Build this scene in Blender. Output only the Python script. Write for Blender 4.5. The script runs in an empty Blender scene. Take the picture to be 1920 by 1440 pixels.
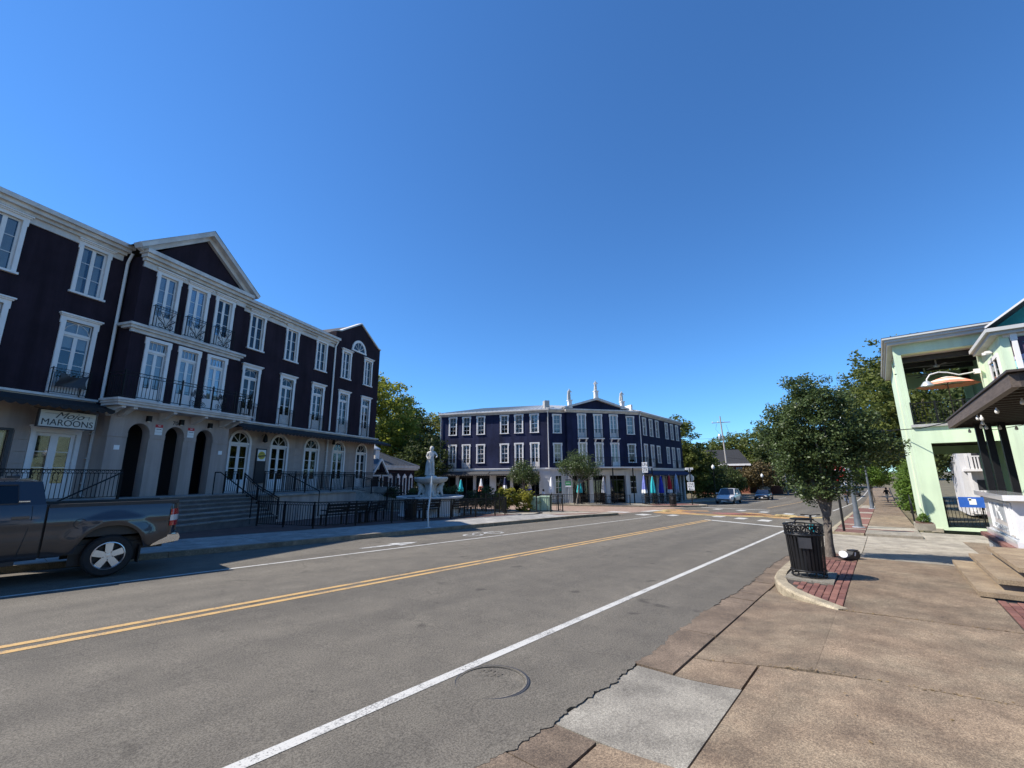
import bpy, bmesh, math, random
import numpy as np
from mathutils import Matrix, Vector

# ------------------------------------------------------------------ camera, sky, sun, exposure
SC = bpy.context.scene
R_ = math.radians
random.seed(7)

def _axes(yaw, pitch, roll):
    f = Vector((math.cos(yaw) * math.cos(pitch), math.sin(yaw) * math.cos(pitch), math.sin(pitch)))
    r = Vector((math.sin(yaw), -math.cos(yaw), 0))
    u = r.cross(f)
    r2 = r * math.cos(roll) + u * math.sin(roll)
    u2 = -r * math.sin(roll) + u * math.cos(roll)
    return r2, u2, f

cd = bpy.data.cameras.new('camera')
cam = bpy.data.objects.new('camera', cd)
SC.collection.objects.link(cam)
cd.sensor_width = 36.0
cd.lens = 810.0 / 1920.0 * 36.0
cd.clip_start = 0.05
cd.clip_end = 3000
r_, u_, f_ = _axes(R_(39.743), R_(12.1), R_(-0.4))
cam.matrix_world = Matrix(((r_.x, u_.x, -f_.x, 0), (r_.y, u_.y, -f_.y, 0), (r_.z, u_.z, -f_.z, 1.85), (0, 0, 0, 1)))
SC.camera = cam

SUN_AZ, SUN_EL = 132.0, 47.0            # degrees, azimuth counter-clockwise from +X
W = bpy.data.worlds.new('World')
SC.world = W
W.use_nodes = True
wn = W.node_tree.nodes
bg = wn['Background']
sky = wn.new('ShaderNodeTexSky')
sky.sky_type = 'NISHITA'
sky.sun_disc = False
sky.sun_elevation = R_(SUN_EL)
sky.sun_rotation = R_(90.0 - SUN_AZ)
sky.altitude = 60
sky.air_density = 1.0
sky.dust_density = 0.0
sky.ozone_density = 10.0
hs = wn.new('ShaderNodeMix')            # a clear, dry autumn sky: a touch bluer overall
hs.data_type = 'RGBA'
hs.blend_type = 'MULTIPLY'
hs.inputs['Factor'].default_value = 1.0
hs.inputs['B'].default_value = (.66, .95, 1.09, 1)
W.node_tree.links.new(sky.outputs[0], hs.inputs['A'])
W.node_tree.links.new(hs.outputs['Result'], bg.inputs[0])
bg.inputs[1].default_value = 0.115

sd = bpy.data.lights.new('sun', 'SUN')
sun = bpy.data.objects.new('sun', sd)
SC.collection.objects.link(sun)
sd.energy = 4.7
sd.angle = R_(0.5)
sd.color = (1.0, 0.94, 0.86)
to_sun = Vector((math.cos(R_(SUN_EL)) * math.cos(R_(SUN_AZ)), math.cos(R_(SUN_EL)) * math.sin(R_(SUN_AZ)), math.sin(R_(SUN_EL))))
sun.rotation_euler = to_sun.to_track_quat('Z', 'Y').to_euler()
sun.location = (0, 0, 60)

vs = SC.view_settings
vs.view_transform = 'Standard'
vs.look = 'None'
vs.gamma = 1.0
vs.exposure = 0.68
vs.use_curve_mapping = False
SC.cycles.use_denoising = True
SC.cycles.max_bounces = 8
SC.cycles.transparent_max_bounces = 16
SC.cycles.caustics_reflective = False
SC.cycles.caustics_refractive = False

# ------------------------------------------------------------------ helpers
COL = SC.collection

def gz(x):
    """height of the street along its length: down to the valley, then up the far hill"""
    if x <= 60:
        return -.024 * x
    if x <= 110:
        t = x - 60
        return -1.44 - .024 * t + .00046 * t * t
    return -1.49 + .022 * (min(x, 300) - 110)

class MB:
    def __init__(s):
        s.v, s.f, s.m = [], [], []
    def add(s, vs_, fs, m=0):
        o = len(s.v)
        s.v += [tuple(p) for p in vs_]
        s.f += [tuple(o + i for i in q) for q in fs]
        s.m += [m] * len(fs)
        return s
    def box(s, x0, x1, y0, y1, z0, z1, m=0):
        return s.add([(x0, y0, z0), (x1, y0, z0), (x1, y1, z0), (x0, y1, z0), (x0, y0, z1), (x1, y0, z1), (x1, y1, z1), (x0, y1, z1)],
                     [(0, 3, 2, 1), (4, 5, 6, 7), (0, 1, 5, 4), (1, 2, 6, 5), (2, 3, 7, 6), (3, 0, 4, 7)], m)
    def obox(s, c, sz, rot=None, m=0):
        M = Matrix.Translation(Vector(c)) @ (rot.to_4x4() if rot else Matrix())
        hx, hy, hz = sz[0] / 2, sz[1] / 2, sz[2] / 2
        P = [M @ Vector(p) for p in ((-hx, -hy, -hz), (hx, -hy, -hz), (hx, hy, -hz), (-hx, hy, -hz), (-hx, -hy, hz), (hx, -hy, hz), (hx, hy, hz), (-hx, hy, hz))]
        return s.add(P, [(0, 3, 2, 1), (4, 5, 6, 7), (0, 1, 5, 4), (1, 2, 6, 5), (2, 3, 7, 6), (3, 0, 4, 7)], m)
    def bar(s, a, b, w, h=None, m=0):
        """square bar from a to b"""
        a, b = Vector(a), Vector(b)
        d = b - a
        L = d.length
        if L < 1e-6:
            return s
        q = d.to_track_quat('X', 'Z').to_matrix()
        return s.obox((a + b) / 2, (L, w, h or w), q, m)
    def prism(s, poly, axis, a0, a1, m=0):
        n = len(poly)
        def P(p, a):
            return (p[0], a, p[1]) if axis == 'y' else ((a, p[0], p[1]) if axis == 'x' else (p[0], p[1], a))
        vs_ = [P(p, a0) for p in poly] + [P(p, a1) for p in poly]
        fs = [tuple(range(n)), tuple(range(2 * n - 1, n - 1, -1))] + [(i, (i + 1) % n, n + (i + 1) % n, n + i) for i in range(n)]
        return s.add(vs_, fs, m)
    def tube(s, pts, r, n=6, m=0, cap=True):
        pts = [Vector(p) for p in pts]
        rs = r if isinstance(r, (list, tuple)) else [r] * len(pts)
        rings = []
        prev = None
        for i, p in enumerate(pts):
            d = (pts[min(i + 1, len(pts) - 1)] - pts[max(i - 1, 0)])
            d = d.normalized() if d.length > 1e-9 else Vector((0, 0, 1))
            ref = Vector((0, 0, 1)) if abs(d.z) < .95 else Vector((1, 0, 0))
            if prev is None:
                a = d.cross(ref).normalized()
            else:
                a = (prev - d * prev.dot(d))
                a = a.normalized() if a.length > 1e-6 else d.cross(ref).normalized()
            prev = a
            b = d.cross(a)
            rings.append([p + (a * math.cos(2 * math.pi * k / n) + b * math.sin(2 * math.pi * k / n)) * rs[i] for k in range(n)])
        vs_ = [q for g in rings for q in g]
        fs = [(i * n + k, i * n + (k + 1) % n, (i + 1) * n + (k + 1) % n, (i + 1) * n + k) for i in range(len(pts) - 1) for k in range(n)]
        if cap:
            fs += [tuple(range(n - 1, -1, -1)), tuple((len(pts) - 1) * n + k for k in range(n))]
        return s.add(vs_, fs, m)
    def lathe(s, prof, n=24, c=(0, 0, 0), m=0, rmod=None, cap=True):
        vs_, fs = [], []
        for (r, z) in prof:
            for k in range(n):
                a = 2 * math.pi * k / n
                rr = r * (rmod(a, z) if rmod else 1)
                vs_.append((c[0] + rr * math.cos(a), c[1] + rr * math.sin(a), c[2] + z))
        for i in range(len(prof) - 1):
            for k in range(n):
                fs.append((i * n + k, i * n + (k + 1) % n, (i + 1) * n + (k + 1) % n, (i + 1) * n + k))
        if cap:
            fs += [tuple(range(n - 1, -1, -1)), tuple((len(prof) - 1) * n + k for k in range(n))]
        return s.add(vs_, fs, m)
    def ring(s, c, R, r, axis='z', n=14, k=5, m=0, sy=1.0):
        pts = []
        for i in range(n + 1):
            a = 2 * math.pi * i / n
            x, y = R * math.cos(a), R * math.sin(a) * sy
            pts.append((c[0] + x, c[1] + y, c[2]) if axis == 'z' else ((c[0] + x, c[1], c[2] + y) if axis == 'y' else (c[0], c[1] + x, c[2] + y)))
        return s.tube(pts, r, k, m, cap=False)
    def xf(s, M):
        s.v = [tuple(M @ Vector(p)) for p in s.v]
        return s
    def mesh(s, name, mats, smooth=None, fix=True):
        me = bpy.data.meshes.new(name)
        me.from_pydata(s.v, [], s.f)
        for mt in (mats if isinstance(mats, (list, tuple)) else [mats]):
            me.materials.append(MAT[mt] if isinstance(mt, str) else mt)
        if any(s.m):
            me.polygons.foreach_set('material_index', s.m)
        if fix:
            bm = bmesh.new()
            bm.from_mesh(me)
            bmesh.ops.recalc_face_normals(bm, faces=bm.faces)
            bm.to_mesh(me)
            bm.free()
        if smooth is not None:
            me.polygons.foreach_set('use_smooth', [True] * len(me.polygons))
            me.set_sharp_from_angle(angle=R_(smooth))
        me.update()
        return me
    def build(s, name, mats, parent=None, loc=(0, 0, 0), rz=0, smooth=None, fix=True):
        return inst(name, s.mesh(name, mats, smooth, fix), parent, loc, rz)

def inst(name, me, parent=None, loc=(0, 0, 0), rz=0, scale=None, rot=None):
    o = bpy.data.objects.new(name, me)
    COL.objects.link(o)
    o.parent = parent
    o.location = loc
    o.rotation_euler = rot if rot else (0, 0, rz)
    if scale:
        o.scale = scale
    return o

def thing(name, label, cat, loc=(0, 0, 0), rz=0, group=None):
    o = inst(name, None, None, loc, rz)
    o.empty_display_size = .2
    return tag(o, label, cat, group)

def tag(o, label, cat, group=None):
    o['label'] = label
    o['category'] = cat
    if group:
        o['group'] = group
    return o

def struct(o, kind='structure'):
    o['kind'] = kind
    return o

def copy_tree(o, parent=None):
    c = o.copy()
    COL.objects.link(c)
    c.parent = parent
    for ch in list(o.children):
        copy_tree(ch, c)
    return c

def text(name, body, size, mat, parent, loc, rot, shear=0, extrude=.004, align='CENTER', xs=1.0):
    cu = bpy.data.curves.new(name, 'FONT')
    cu.body = body
    cu.size = size
    cu.shear = shear
    cu.extrude = extrude
    cu.align_x = align
    cu.align_y = 'CENTER'
    cu.materials.append(MAT[mat])
    t = bpy.data.objects.new('tmp_text', cu)
    COL.objects.link(t)
    me = bpy.data.meshes.new_from_object(t.evaluated_get(bpy.context.evaluated_depsgraph_get()))
    bpy.data.objects.remove(t)
    o = inst(name, me, parent, loc, 0, (xs, 1, 1), rot)
    return o

# ------------------------------------------------------------------ materials
MAT = {}

def nt(name):
    m = bpy.data.materials.new(name)
    m.use_nodes = True
    MAT[name] = m
    n, l = m.node_tree.nodes, m.node_tree.links
    return m, n, l, n['Principled BSDF']

def mixcol(n, l, fac, a, b, mode='MIX'):
    x = n.new('ShaderNodeMix')
    x.data_type = 'RGBA'
    x.blend_type = mode
    for sock, val in ((x.inputs['Factor'], fac), (x.inputs['A'], a), (x.inputs['B'], b)):
        if hasattr(val, 'is_linked') or hasattr(val, 'links'):
            l.new(val, sock)
        elif isinstance(val, (int, float)):
            sock.default_value = val
        else:
            sock.default_value = tuple(val) + ((1,) if len(val) == 3 else ())
    return x.outputs['Result']

def noise(n, l, scale, detail=4, rough=.55, coord='Object', stretch=None, dim=None):
    tc = n.new('ShaderNodeTexCoord')
    src = tc.outputs[coord]
    if stretch:
        mp = n.new('ShaderNodeMapping')
        mp.inputs['Scale'].default_value = stretch
        l.new(src, mp.inputs[0])
        src = mp.outputs[0]
    t = n.new('ShaderNodeTexNoise')
    t.inputs['Scale'].default_value = scale
    t.inputs['Detail'].default_value = detail
    t.inputs['Roughness'].default_value = rough
    l.new(src, t.inputs['Vector'])
    return t.outputs['Fac']

def ramp(n, l, fac, p0, p1, c0=(0, 0, 0), c1=(1, 1, 1)):
    r = n.new('ShaderNodeValToRGB')
    r.color_ramp.elements[0].position = p0
    r.color_ramp.elements[1].position = p1
    r.color_ramp.elements[0].color = tuple(c0) + (1,)
    r.color_ramp.elements[1].color = tuple(c1) + (1,)
    l.new(fac, r.inputs[0])
    return r.outputs[0]

def bump(n, l, b, h, strength=.3, dist=.02):
    bn = n.new('ShaderNodeBump')
    bn.inputs['Strength'].default_value = strength
    bn.inputs['Distance'].default_value = dist
    l.new(h, bn.inputs['Height'])
    l.new(bn.outputs[0], b.inputs['Normal'])

def simple(name, col, rough=.6, var=.25, scale=3.0, metal=0, bmp=0, bscale=40, coat=0, spec=.5, stretch=None, streak=0):
    m, n, l, b = nt(name)
    f = noise(n, l, scale, 5, .6, stretch=stretch)
    lo = [c * (1 - var) for c in col]
    hi = [min(1, c * (1 + var)) for c in col]
    c = ramp(n, l, f, .3, .7, lo, hi)
    if streak:
        st = noise(n, l, 1.0, 4, .65, stretch=(2.2, 2.2, .18))
        c = mixcol(n, l, streak, c, ramp(n, l, st, .35, .62, (.55, .55, .55), (1.12, 1.12, 1.12)), 'MULTIPLY')
        pt = noise(n, l, .35, 3, .5)
        c = mixcol(n, l, streak, c, ramp(n, l, pt, .4, .6, (.78, .78, .80), (1.15, 1.15, 1.13)), 'MULTIPLY')
    l.new(c, b.inputs['Base Color'])
    b.inputs['Roughness'].default_value = rough
    b.inputs['Metallic'].default_value = metal
    b.inputs['Specular IOR Level'].default_value = spec
    if coat:
        b.inputs['Coat Weight'].default_value = coat
        b.inputs['Coat Roughness'].default_value = .04
    if bmp:
        bump(n, l, b, noise(n, l, bscale, 3), bmp)
    return m

simple('purple_stucco', (.028, .0190, .0270), .9, .22, .9, bmp=.35, bscale=35, streak=.6, spec=.15)
simple('navy_stucco', (.0185, .0225, .056), .85, .2, .7, bmp=.5, bscale=3, streak=.7, spec=.2)
simple('trim', (.77, .735, .70), .5, .06, 2)
simple('trim_aged', (.62, .585, .545), .6, .12, 3, streak=.35)
simple('grey_stucco', (.43, .35, .30), .85, .09, .8, bmp=.2, bscale=60, streak=.45)
simple('white_wall', (.62, .61, .60), .7, .06, 1.2, bmp=.15, bscale=50, streak=.25)
simple('blind', (.56, .57, .58), .7, .06, 2)
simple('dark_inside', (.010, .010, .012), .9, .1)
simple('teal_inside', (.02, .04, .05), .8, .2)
simple('iron', (.007, .007, .008), .55, .2, 6, spec=.25)
simple('black_paint', (.009, .009, .010), .45, .2, 8, spec=.35)
simple('charcoal', (.035, .035, .038), .5, .15, 5)
simple('awning', (.012, .012, .014), .8, .2, 4)
simple('awning_grey', (.05, .05, .052), .8, .15, 4)
simple('roof_metal', (.42, .42, .41), .42, .12, 1.5, metal=.3)
simple('roof_dark', (.035, .033, .035), .8, .2, 4)
simple('roof_shingle', (.06, .06, .065), .85, .2, 5)
simple('marble', (.52, .50, .46), .7, .2, 4, bmp=.3, bscale=25)
simple('roof_seam_dark', (.10, .11, .125), .4, .15, 2, metal=.3)
simple('riser_shaded', (.11, .10, .095), .8, .25, 4)  # shade under the step nosings put into the riser colour
simple('stone_grey', (.36, .35, .33), .75, .2, 5, bmp=.4, bscale=20)
simple('green_wall', (.60, .715, .505), .75, .05, .8, bmp=.12, bscale=45, streak=.22)
simple('soffit', (.50, .50, .48), .7, .08, 2)
simple('wood_dark', (.05, .038, .03), .65, .35, 3, stretch=(1, 12, 12))
simple('wood_grey', (.105, .08, .062), .75, .35, 3, stretch=(1, 10, 10))
simple('chrome', (.72, .72, .72), .14, .05, 2, metal=1)
simple('alloy', (.62, .62, .63), .28, .06, 4, metal=.9)
simple('rubber', (.014, .014, .014), .8, .25, 20, bmp=.3, bscale=60)
simple('truck_paint', (.034, .038, .046), .30, .06, 2, metal=.55, coat=1)
simple('silver_paint', (.62, .61, .60), .3, .05, 2, metal=.15, coat=.6)
simple('dark_paint', (.035, .038, .05), .3, .05, 2, metal=.5, coat=1)
simple('white_paint', (.75, .75, .75), .3, .04, 2, coat=1)
simple('black_plastic', (.02, .02, .021), .5, .2, 8)
simple('red_lens', (.42, .010, .014), .12, .1, 6, coat=.6)
simple('clear_lens', (.62, .62, .62), .12, .15, 14, coat=.6)
simple('steel', (.30, .33, .34), .4, .2, 6, metal=.6)
simple('galvanised', (.50, .53, .54), .45, .15, 10, metal=.5)
simple('lamp_grey', (.10, .115, .13), .5, .15, 6)
simple('globe', (.80, .80, .78), .3, .03, 2)
simple('pole_wood', (.36, .33, .30), .85, .2, 6, stretch=(6, 6, .6))
simple('box_green', (.36, .46, .33), .6, .12, 4)
simple('sign_white', (.80, .80, .78), .45, .04, 3)
simple('sign_black', (.012, .012, .014), .5, .1)
simple('sign_cream', (.62, .60, .53), .55, .06, 3)
simple('sign_red', (.50, .012, .018), .4, .1, 4)
simple('sign_green', (.03, .24, .07), .4, .1, 4)
simple('sign_gold', (.55, .44, .05), .5, .1, 4)
simple('sign_blue', (.02, .10, .42), .5, .1, 4)
simple('olive', (.10, .09, .03), .6, .1)
simple('brick_wall', (.23, .085, .055), .85, .25, 9)
simple('bark', (.12, .10, .08), .9, .45, 14, bmp=.8, bscale=18, stretch=(3, 3, .7))
simple('bark_grey', (.16, .145, .13), .9, .35, 9, bmp=.6, bscale=14, stretch=(3, 3, .7))
simple('teal_cloth', (.02, .42, .46), .8, .15, 5)
simple('blue_cloth', (.015, .035, .42), .8, .15, 5)
simple('periwinkle_cloth', (.16, .19, .50), .8, .15, 5)
simple('red_cloth', (.42, .012, .03), .8, .15, 5)
simple('grey_cloth', (.33, .35, .40), .8, .15, 5)
simple('paleblue_cloth', (.30, .42, .58), .8, .2, 6)
simple('white_cloth', (.78, .78, .77), .8, .06, 5)
simple('navy_cloth', (.02, .03, .09), .85, .15, 5)
simple('coral_cloth', (.72, .26, .17), .8, .1, 5)
simple('cream_cloth', (.74, .66, .56), .8, .08, 5)
simple('orange_paint', (.75, .27, .04), .6, .1, 4)
simple('skin', (.38, .22, .15), .6, .1)
simple('brown_cloth', (.10, .05, .04), .85, .2, 6)
simple('jeans', (.10, .14, .22), .85, .15, 6)
simple('shirt_black', (.012, .012, .014), .85, .15, 6)
simple('hair_dark', (.02, .015, .012), .7, .2, 8)
simple('mulch', (.11, .055, .04), .95, .5, 12, bmp=.8, bscale=25)
simple('mural_teal', (.05, .38, .40), .7, .12, 3)
simple('mural_sky', (.30, .58, .64), .7, .08, 3)
simple('mural_lilac', (.46, .40, .55), .7, .08, 3)
simple('mural_plum', (.07, .04, .07), .7, .1, 3)
simple('mural_yellow', (.78, .55, .12), .7, .08, 3)
simple('bulb', (.75, .72, .65), .3, .05, 3)

# glass seen from outside: clear at a steep angle, mirror-like at a flat one
def glass(name, tint, refl):
    m, n, l, b = nt(name)
    n.remove(b)
    tr = n.new('ShaderNodeBsdfTransparent')
    tr.inputs[0].default_value = tint + (1,)
    gl = n.new('ShaderNodeBsdfGlossy')
    gl.inputs['Roughness'].default_value = .02
    gl.inputs['Color'].default_value = (.9, .95, 1, 1)
    fr = n.new('ShaderNodeFresnel')
    fr.inputs['IOR'].default_value = refl
    mx = n.new('ShaderNodeMixShader')
    l.new(fr.outputs[0], mx.inputs[0])
    l.new(tr.outputs[0], mx.inputs[1])
    l.new(gl.outputs[0], mx.inputs[2])
    l.new(mx.outputs[0], n['Material Output'].inputs[0])
glass('glass', (.80, .83, .84), 1.55)
glass('car_glass', (.06, .07, .08), 1.6)
glass('clear_glass', (.9, .93, .95), 1.5)

def foliage(name, dark, light, trans=.35, rough=.55):
    m, n, l, b = nt(name)
    n.remove(b)
    gi = n.new('ShaderNodeNewGeometry')
    big = noise(n, l, .9, 3)
    mm = n.new('ShaderNodeMath')
    mm.operation = 'ADD'
    l.new(gi.outputs['Random Per Island'], mm.inputs[0])
    l.new(big, mm.inputs[1])
    c = ramp(n, l, mm.outputs[0], .35, 1.35, dark, light)
    pb = n.new('ShaderNodeBsdfPrincipled')
    l.new(c, pb.inputs['Base Color'])
    pb.inputs['Roughness'].default_value = rough
    pb.inputs['Specular IOR Level'].default_value = .35
    tl = n.new('ShaderNodeBsdfTranslucent')
    l.new(c, tl.inputs[0])
    mx = n.new('ShaderNodeMixShader')
    mx.inputs[0].default_value = trans
    l.new(pb.outputs[0], mx.inputs[1])
    l.new(tl.outputs[0], mx.inputs[2])
    l.new(mx.outputs[0], n['Material Output'].inputs[0])
foliage('leaf_oak', (.022, .038, .012), (.095, .135, .045), .3, .42)
foliage('leaf_dark', (.018, .030, .010), (.075, .100, .026), .35)
foliage('leaf_mid', (.034, .052, .012), (.14, .165, .034), .4)
foliage('leaf_yellow', (.07, .08, .012), (.30, .28, .04), .45)
foliage('leaf_bright', (.05, .10, .016), (.15, .24, .04), .45)
foliage('leaf_rust', (.055, .042, .018), (.15, .11, .045), .3)
foliage('leaf_sunny', (.07, .095, .012), (.27, .29, .045), .58)  # sunlight on the crowns painted in as a lighter yellow-green
foliage('leaf_litter', (.06, .03, .015), (.26, .18, .08), .1)

# ground surfaces
def ground_mats():
    m, n, l, b = nt('asphalt')
    fine = noise(n, l, 230, 2, .7)
    peb = noise(n, l, 64, 3, .85)
    mid = noise(n, l, 2.2, 5, .6)
    lanes = noise(n, l, 1.0, 4, .5, stretch=(.05, .75, 1))
    c = ramp(n, l, fine, .30, .74, (.053, .047, .038), (.258, .232, .191))
    c = mixcol(n, l, .55, c, ramp(n, l, peb, .41, .59, (.056, .050, .041), (.235, .212, .173)))
    c = mixcol(n, l, .55, c, ramp(n, l, mid, .25, .75, (.62, .62, .62), (1.15, 1.14, 1.1)), 'MULTIPLY')
    c = mixcol(n, l, .9, c, ramp(n, l, lanes, .3, .7, (.70, .70, .71), (1.15, 1.14, 1.12)), 'MULTIPLY')
    # tar patches and hairline cracks
    tc = n.new('ShaderNodeTexCoord')
    ds = n.new('ShaderNodeTexNoise')
    ds.inputs['Scale'].default_value = 1.2
    l.new(tc.outputs['Object'], ds.inputs['Vector'])
    wp = n.new('ShaderNodeVectorMath')
    wp.operation = 'MULTIPLY_ADD'
    wp.inputs[1].default_value = (1.6, 1.6, 0)
    l.new(ds.outputs['Color'], wp.inputs[0])
    l.new(tc.outputs['Object'], wp.inputs[2])
    vo = n.new('ShaderNodeTexVoronoi')
    vo.feature = 'DISTANCE_TO_EDGE'
    vo.inputs['Scale'].default_value = .22
    l.new(wp.outputs[0], vo.inputs['Vector'])
    crack = ramp(n, l, vo.outputs['Distance'], .0008, .0035, (.55, .55, .55), (1, 1, 1))
    c = mixcol(n, l, .45, c, crack, 'MULTIPLY')
    spot = noise(n, l, 1.7, 2, .5)
    c = mixcol(n, l, .8, c, ramp(n, l, spot, .25, .32, (.5, .5, .51), (1, 1, 1)), 'MULTIPLY')
    drip = noise(n, l, 5.5, 2, .5)
    c = mixcol(n, l, .6, c, ramp(n, l, drip, .22, .27, (.5, .5, .5), (1, 1, 1)), 'MULTIPLY')
    l.new(c, b.inputs['Base Color'])
    b.inputs['Roughness'].default_value = .85
    b.inputs['Specular IOR Level'].default_value = .22
    bump(n, l, b, peb, .55, .008)

    def conc(name, c0, c1, speck, dark=.6, sc=1.3, hue=None):
        m, n, l, b = nt(name)
        big = noise(n, l, sc, 6, .65)
        fine = noise(n, l, 110, 2, .7)
        streak = noise(n, l, .55, 5, .65, stretch=(1.0, .7, 1))
        c = ramp(n, l, big, .3, .72, c0, c1)
        c = mixcol(n, l, speck, c, ramp(n, l, fine, .34, .68, (.35, .33, .30), (1.7, 1.65, 1.55)), 'MULTIPLY')
        grain = noise(n, l, 56, 3, .85)
        c = mixcol(n, l, min(1, speck * 1.5), c, ramp(n, l, grain, .40, .60, (.60, .58, .55), (1.38, 1.37, 1.33)), 'MULTIPLY')
        c = mixcol(n, l, .45, c, ramp(n, l, streak, .3, .65, (dark, dark, dark), (1.1, 1.1, 1.08)), 'MULTIPLY')
        blot = noise(n, l, 2.6, 6, .7)
        c = mixcol(n, l, .6, c, ramp(n, l, blot, .36, .62, (.68, .67, .66), (1.15, 1.14, 1.12)), 'MULTIPLY')
        chip = n.new('ShaderNodeTexVoronoi')
        chip.inputs['Scale'].default_value = 40
        l.new(n.new('ShaderNodeTexCoord').outputs['Object'], chip.inputs['Vector'])
        c = mixcol(n, l, speck, c, ramp(n, l, chip.outputs['Distance'], .08, .16, (1.7, 1.65, 1.55), (1, 1, 1)), 'MULTIPLY')
        spot = noise(n, l, 6, 2, .5)
        c = mixcol(n, l, .5, c, ramp(n, l, spot, .24, .30, (.45, .44, .44), (1, 1, 1)), 'MULTIPLY')
        if hue:
            c = mixcol(n, l, ramp(n, l, noise(n, l, .9, 5, .7), .44, .66), c, mixcol(n, l, 1.0, c, hue, 'MULTIPLY'))
        ob = n.new('ShaderNodeObjectInfo')
        rv = n.new('ShaderNodeMapRange')
        rv.inputs['To Min'].default_value = .88
        rv.inputs['To Max'].default_value = 1.1
        l.new(ob.outputs['Random'], rv.inputs[0])
        c = mixcol(n, l, 1.0, c, rv.outputs[0], 'MULTIPLY')
        l.new(c, b.inputs['Base Color'])
        b.inputs['Roughness'].default_value = .85
        bump(n, l, b, grain, .45, .006)
    conc('aggregate', (.158, .113, .077), (.280, .213, .148), .55, .62, 1.3, (.89, .95, .97))
    conc('step_tan', (.24, .175, .115), (.38, .30, .20), .35, .65, 2)
    conc('gutter_stone', (.115, .085, .06), (.20, .152, .112), .55, .75)
    conc('concrete_new', (.20, .185, .158), (.285, .268, .232), .45, .8)
    conc('concrete_walk', (.25, .225, .185), (.38, .345, .285), .35, .8)
    conc('concrete_shade', (.24, .235, .225), (.36, .35, .33), .3, .75)
    conc('concrete_step', (.18, .165, .15), (.29, .27, .25), .35, .75)
    conc('kerb_stone', (.25, .215, .155), (.44, .38, .28), .45, .62, 3)
    conc('kerb_old', (.13, .115, .09), (.30, .26, .20), .45, .55, 3)
    conc('plaza_brick', (.15, .066, .052), (.235, .115, .092), .3, .8)
    conc('plaza_brick_shaded', (.075, .038, .032), (.12, .065, .055), .3, .8)  # plaza brick again, darkened to carry the building's shade in its colour
    conc('cross_brick', (.22, .15, .115), (.33, .24, .19), .3, .8)
    conc('earth', (.10, .085, .05), (.17, .15, .09), .4, .8, .3)

    m, n, l, b = nt('paver')
    ob = n.new('ShaderNodeObjectInfo')
    c = ramp(n, l, ob.outputs['Random'], .0, 1.0, (.125, .050, .040), (.235, .108, .080))
    c = mixcol(n, l, .6, c, ramp(n, l, noise(n, l, 30, 4, .7, coord='Object'), .3, .7, (.6, .6, .6), (1.25, 1.25, 1.25)), 'MULTIPLY')
    l.new(c, b.inputs['Base Color'])
    b.inputs['Roughness'].default_value = .85
    simple('grout', (.05, .04, .033), .95, .3, 20)

    def paint(name, col, wear):
        m, n, l, b = nt(name)
        n1 = noise(n, l, 55, 4, .75)
        n2 = noise(n, l, 3.0, 4, .6)
        mm = n.new('ShaderNodeMath')
        mm.operation = 'MULTIPLY_ADD'
        mm.inputs[1].default_value = .6
        l.new(n2, mm.inputs[0])
        l.new(n1, mm.inputs[2])
        w = ramp(n, l, mm.outputs[0], wear, wear + .16)
        c = mixcol(n, l, w, (.12, .115, .105), col)
        l.new(c, b.inputs['Base Color'])
        b.inputs['Roughness'].default_value = .7
    paint('paint_white', (.50, .485, .44), .62)
    paint('paint_white_worn', (.55, .54, .50), .72)
    paint('paint_yellow', (.50, .31, .11), .64)
    paint('paint_art_orange', (.50, .27, .08), .66)
    paint('paint_art_yellow', (.50, .36, .13), .64)
    paint('paint_art_red', (.36, .10, .06), .68)
    paint('paint_art_brown', (.20, .10, .06), .66)
ground_mats()
# ------------------------------------------------------------------ the setting: ground, road, walks
rng = np.random.default_rng(11)

def terrain():
    xs = [-400, -150, -60, -20, 0, 20, 40, 60, 70, 80, 90, 100, 110, 150, 200, 250, 300, 500, 900, 1600]
    ys = [-900, -300, -100, -40, -12, -6, 0, 20, 30, 45, 60, 90, 150, 400, 1200]
    mb = MB()
    V = []
    for x in xs:
        for y in ys:
            hill = max(0, (y - 45)) * .03 if y < 200 else 5
            V.append((x, y, gz(x) - .16 + hill + max(0, -y - 10) * .02 * (1 if y > -200 else .1)))
    F = [(i * len(ys) + j, (i + 1) * len(ys) + j, (i + 1) * len(ys) + j + 1, i * len(ys) + j + 1) for i in range(len(xs) - 1) for j in range(len(ys) - 1)]
    mb.add(V, F)
    struct(mb.build('ground', 'earth'))
terrain()

def y_edge(x):
    """ragged right-hand edge of the asphalt beside the gutter"""
    if x > 23:
        return 1.95
    return 2.31 + .035 * math.sin(x * 1.1) + .016 * math.sin(x * 5.3 + 1) + .012 * math.sin(x * 13.1) + .010 * math.sin(x * 29) + .009 * math.sin(x * 47) + .008 * math.sin(x * 83 + 2)

def road():
    xs = list(np.arange(-40, -3, 3.)) + list(np.arange(-3, 15, .035)) + list(np.arange(15, 24, .5)) + list(np.arange(24, 60, 4.)) + list(np.arange(60, 121, 5.)) + list(np.arange(130, 321, 15.))
    mb = MB()
    V = []
    for x in xs:
        e = y_edge(x)
        z = gz(x)
        for y in (e + .012, e, 3.2, 6, 14, 19.5):
            V.append((x, y, z - (.05 if y == e + .012 else 0)))
    n = 6
    F = [(i * n + j, (i + 1) * n + j, (i + 1) * n + j + 1, i * n + j + 1) for i in range(len(xs) - 1) for j in range(n - 1)]
    mb.add(V, F)
    struct(mb.build('road', 'asphalt', fix=False))
road()

def marking(name, mat, pts, dz=.004):
    mb = MB()
    mb.add([(x, y, gz(x) + dz) for x, y in pts], [tuple(range(len(pts)))])
    return struct(mb.build(name, mat, fix=False))

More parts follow.
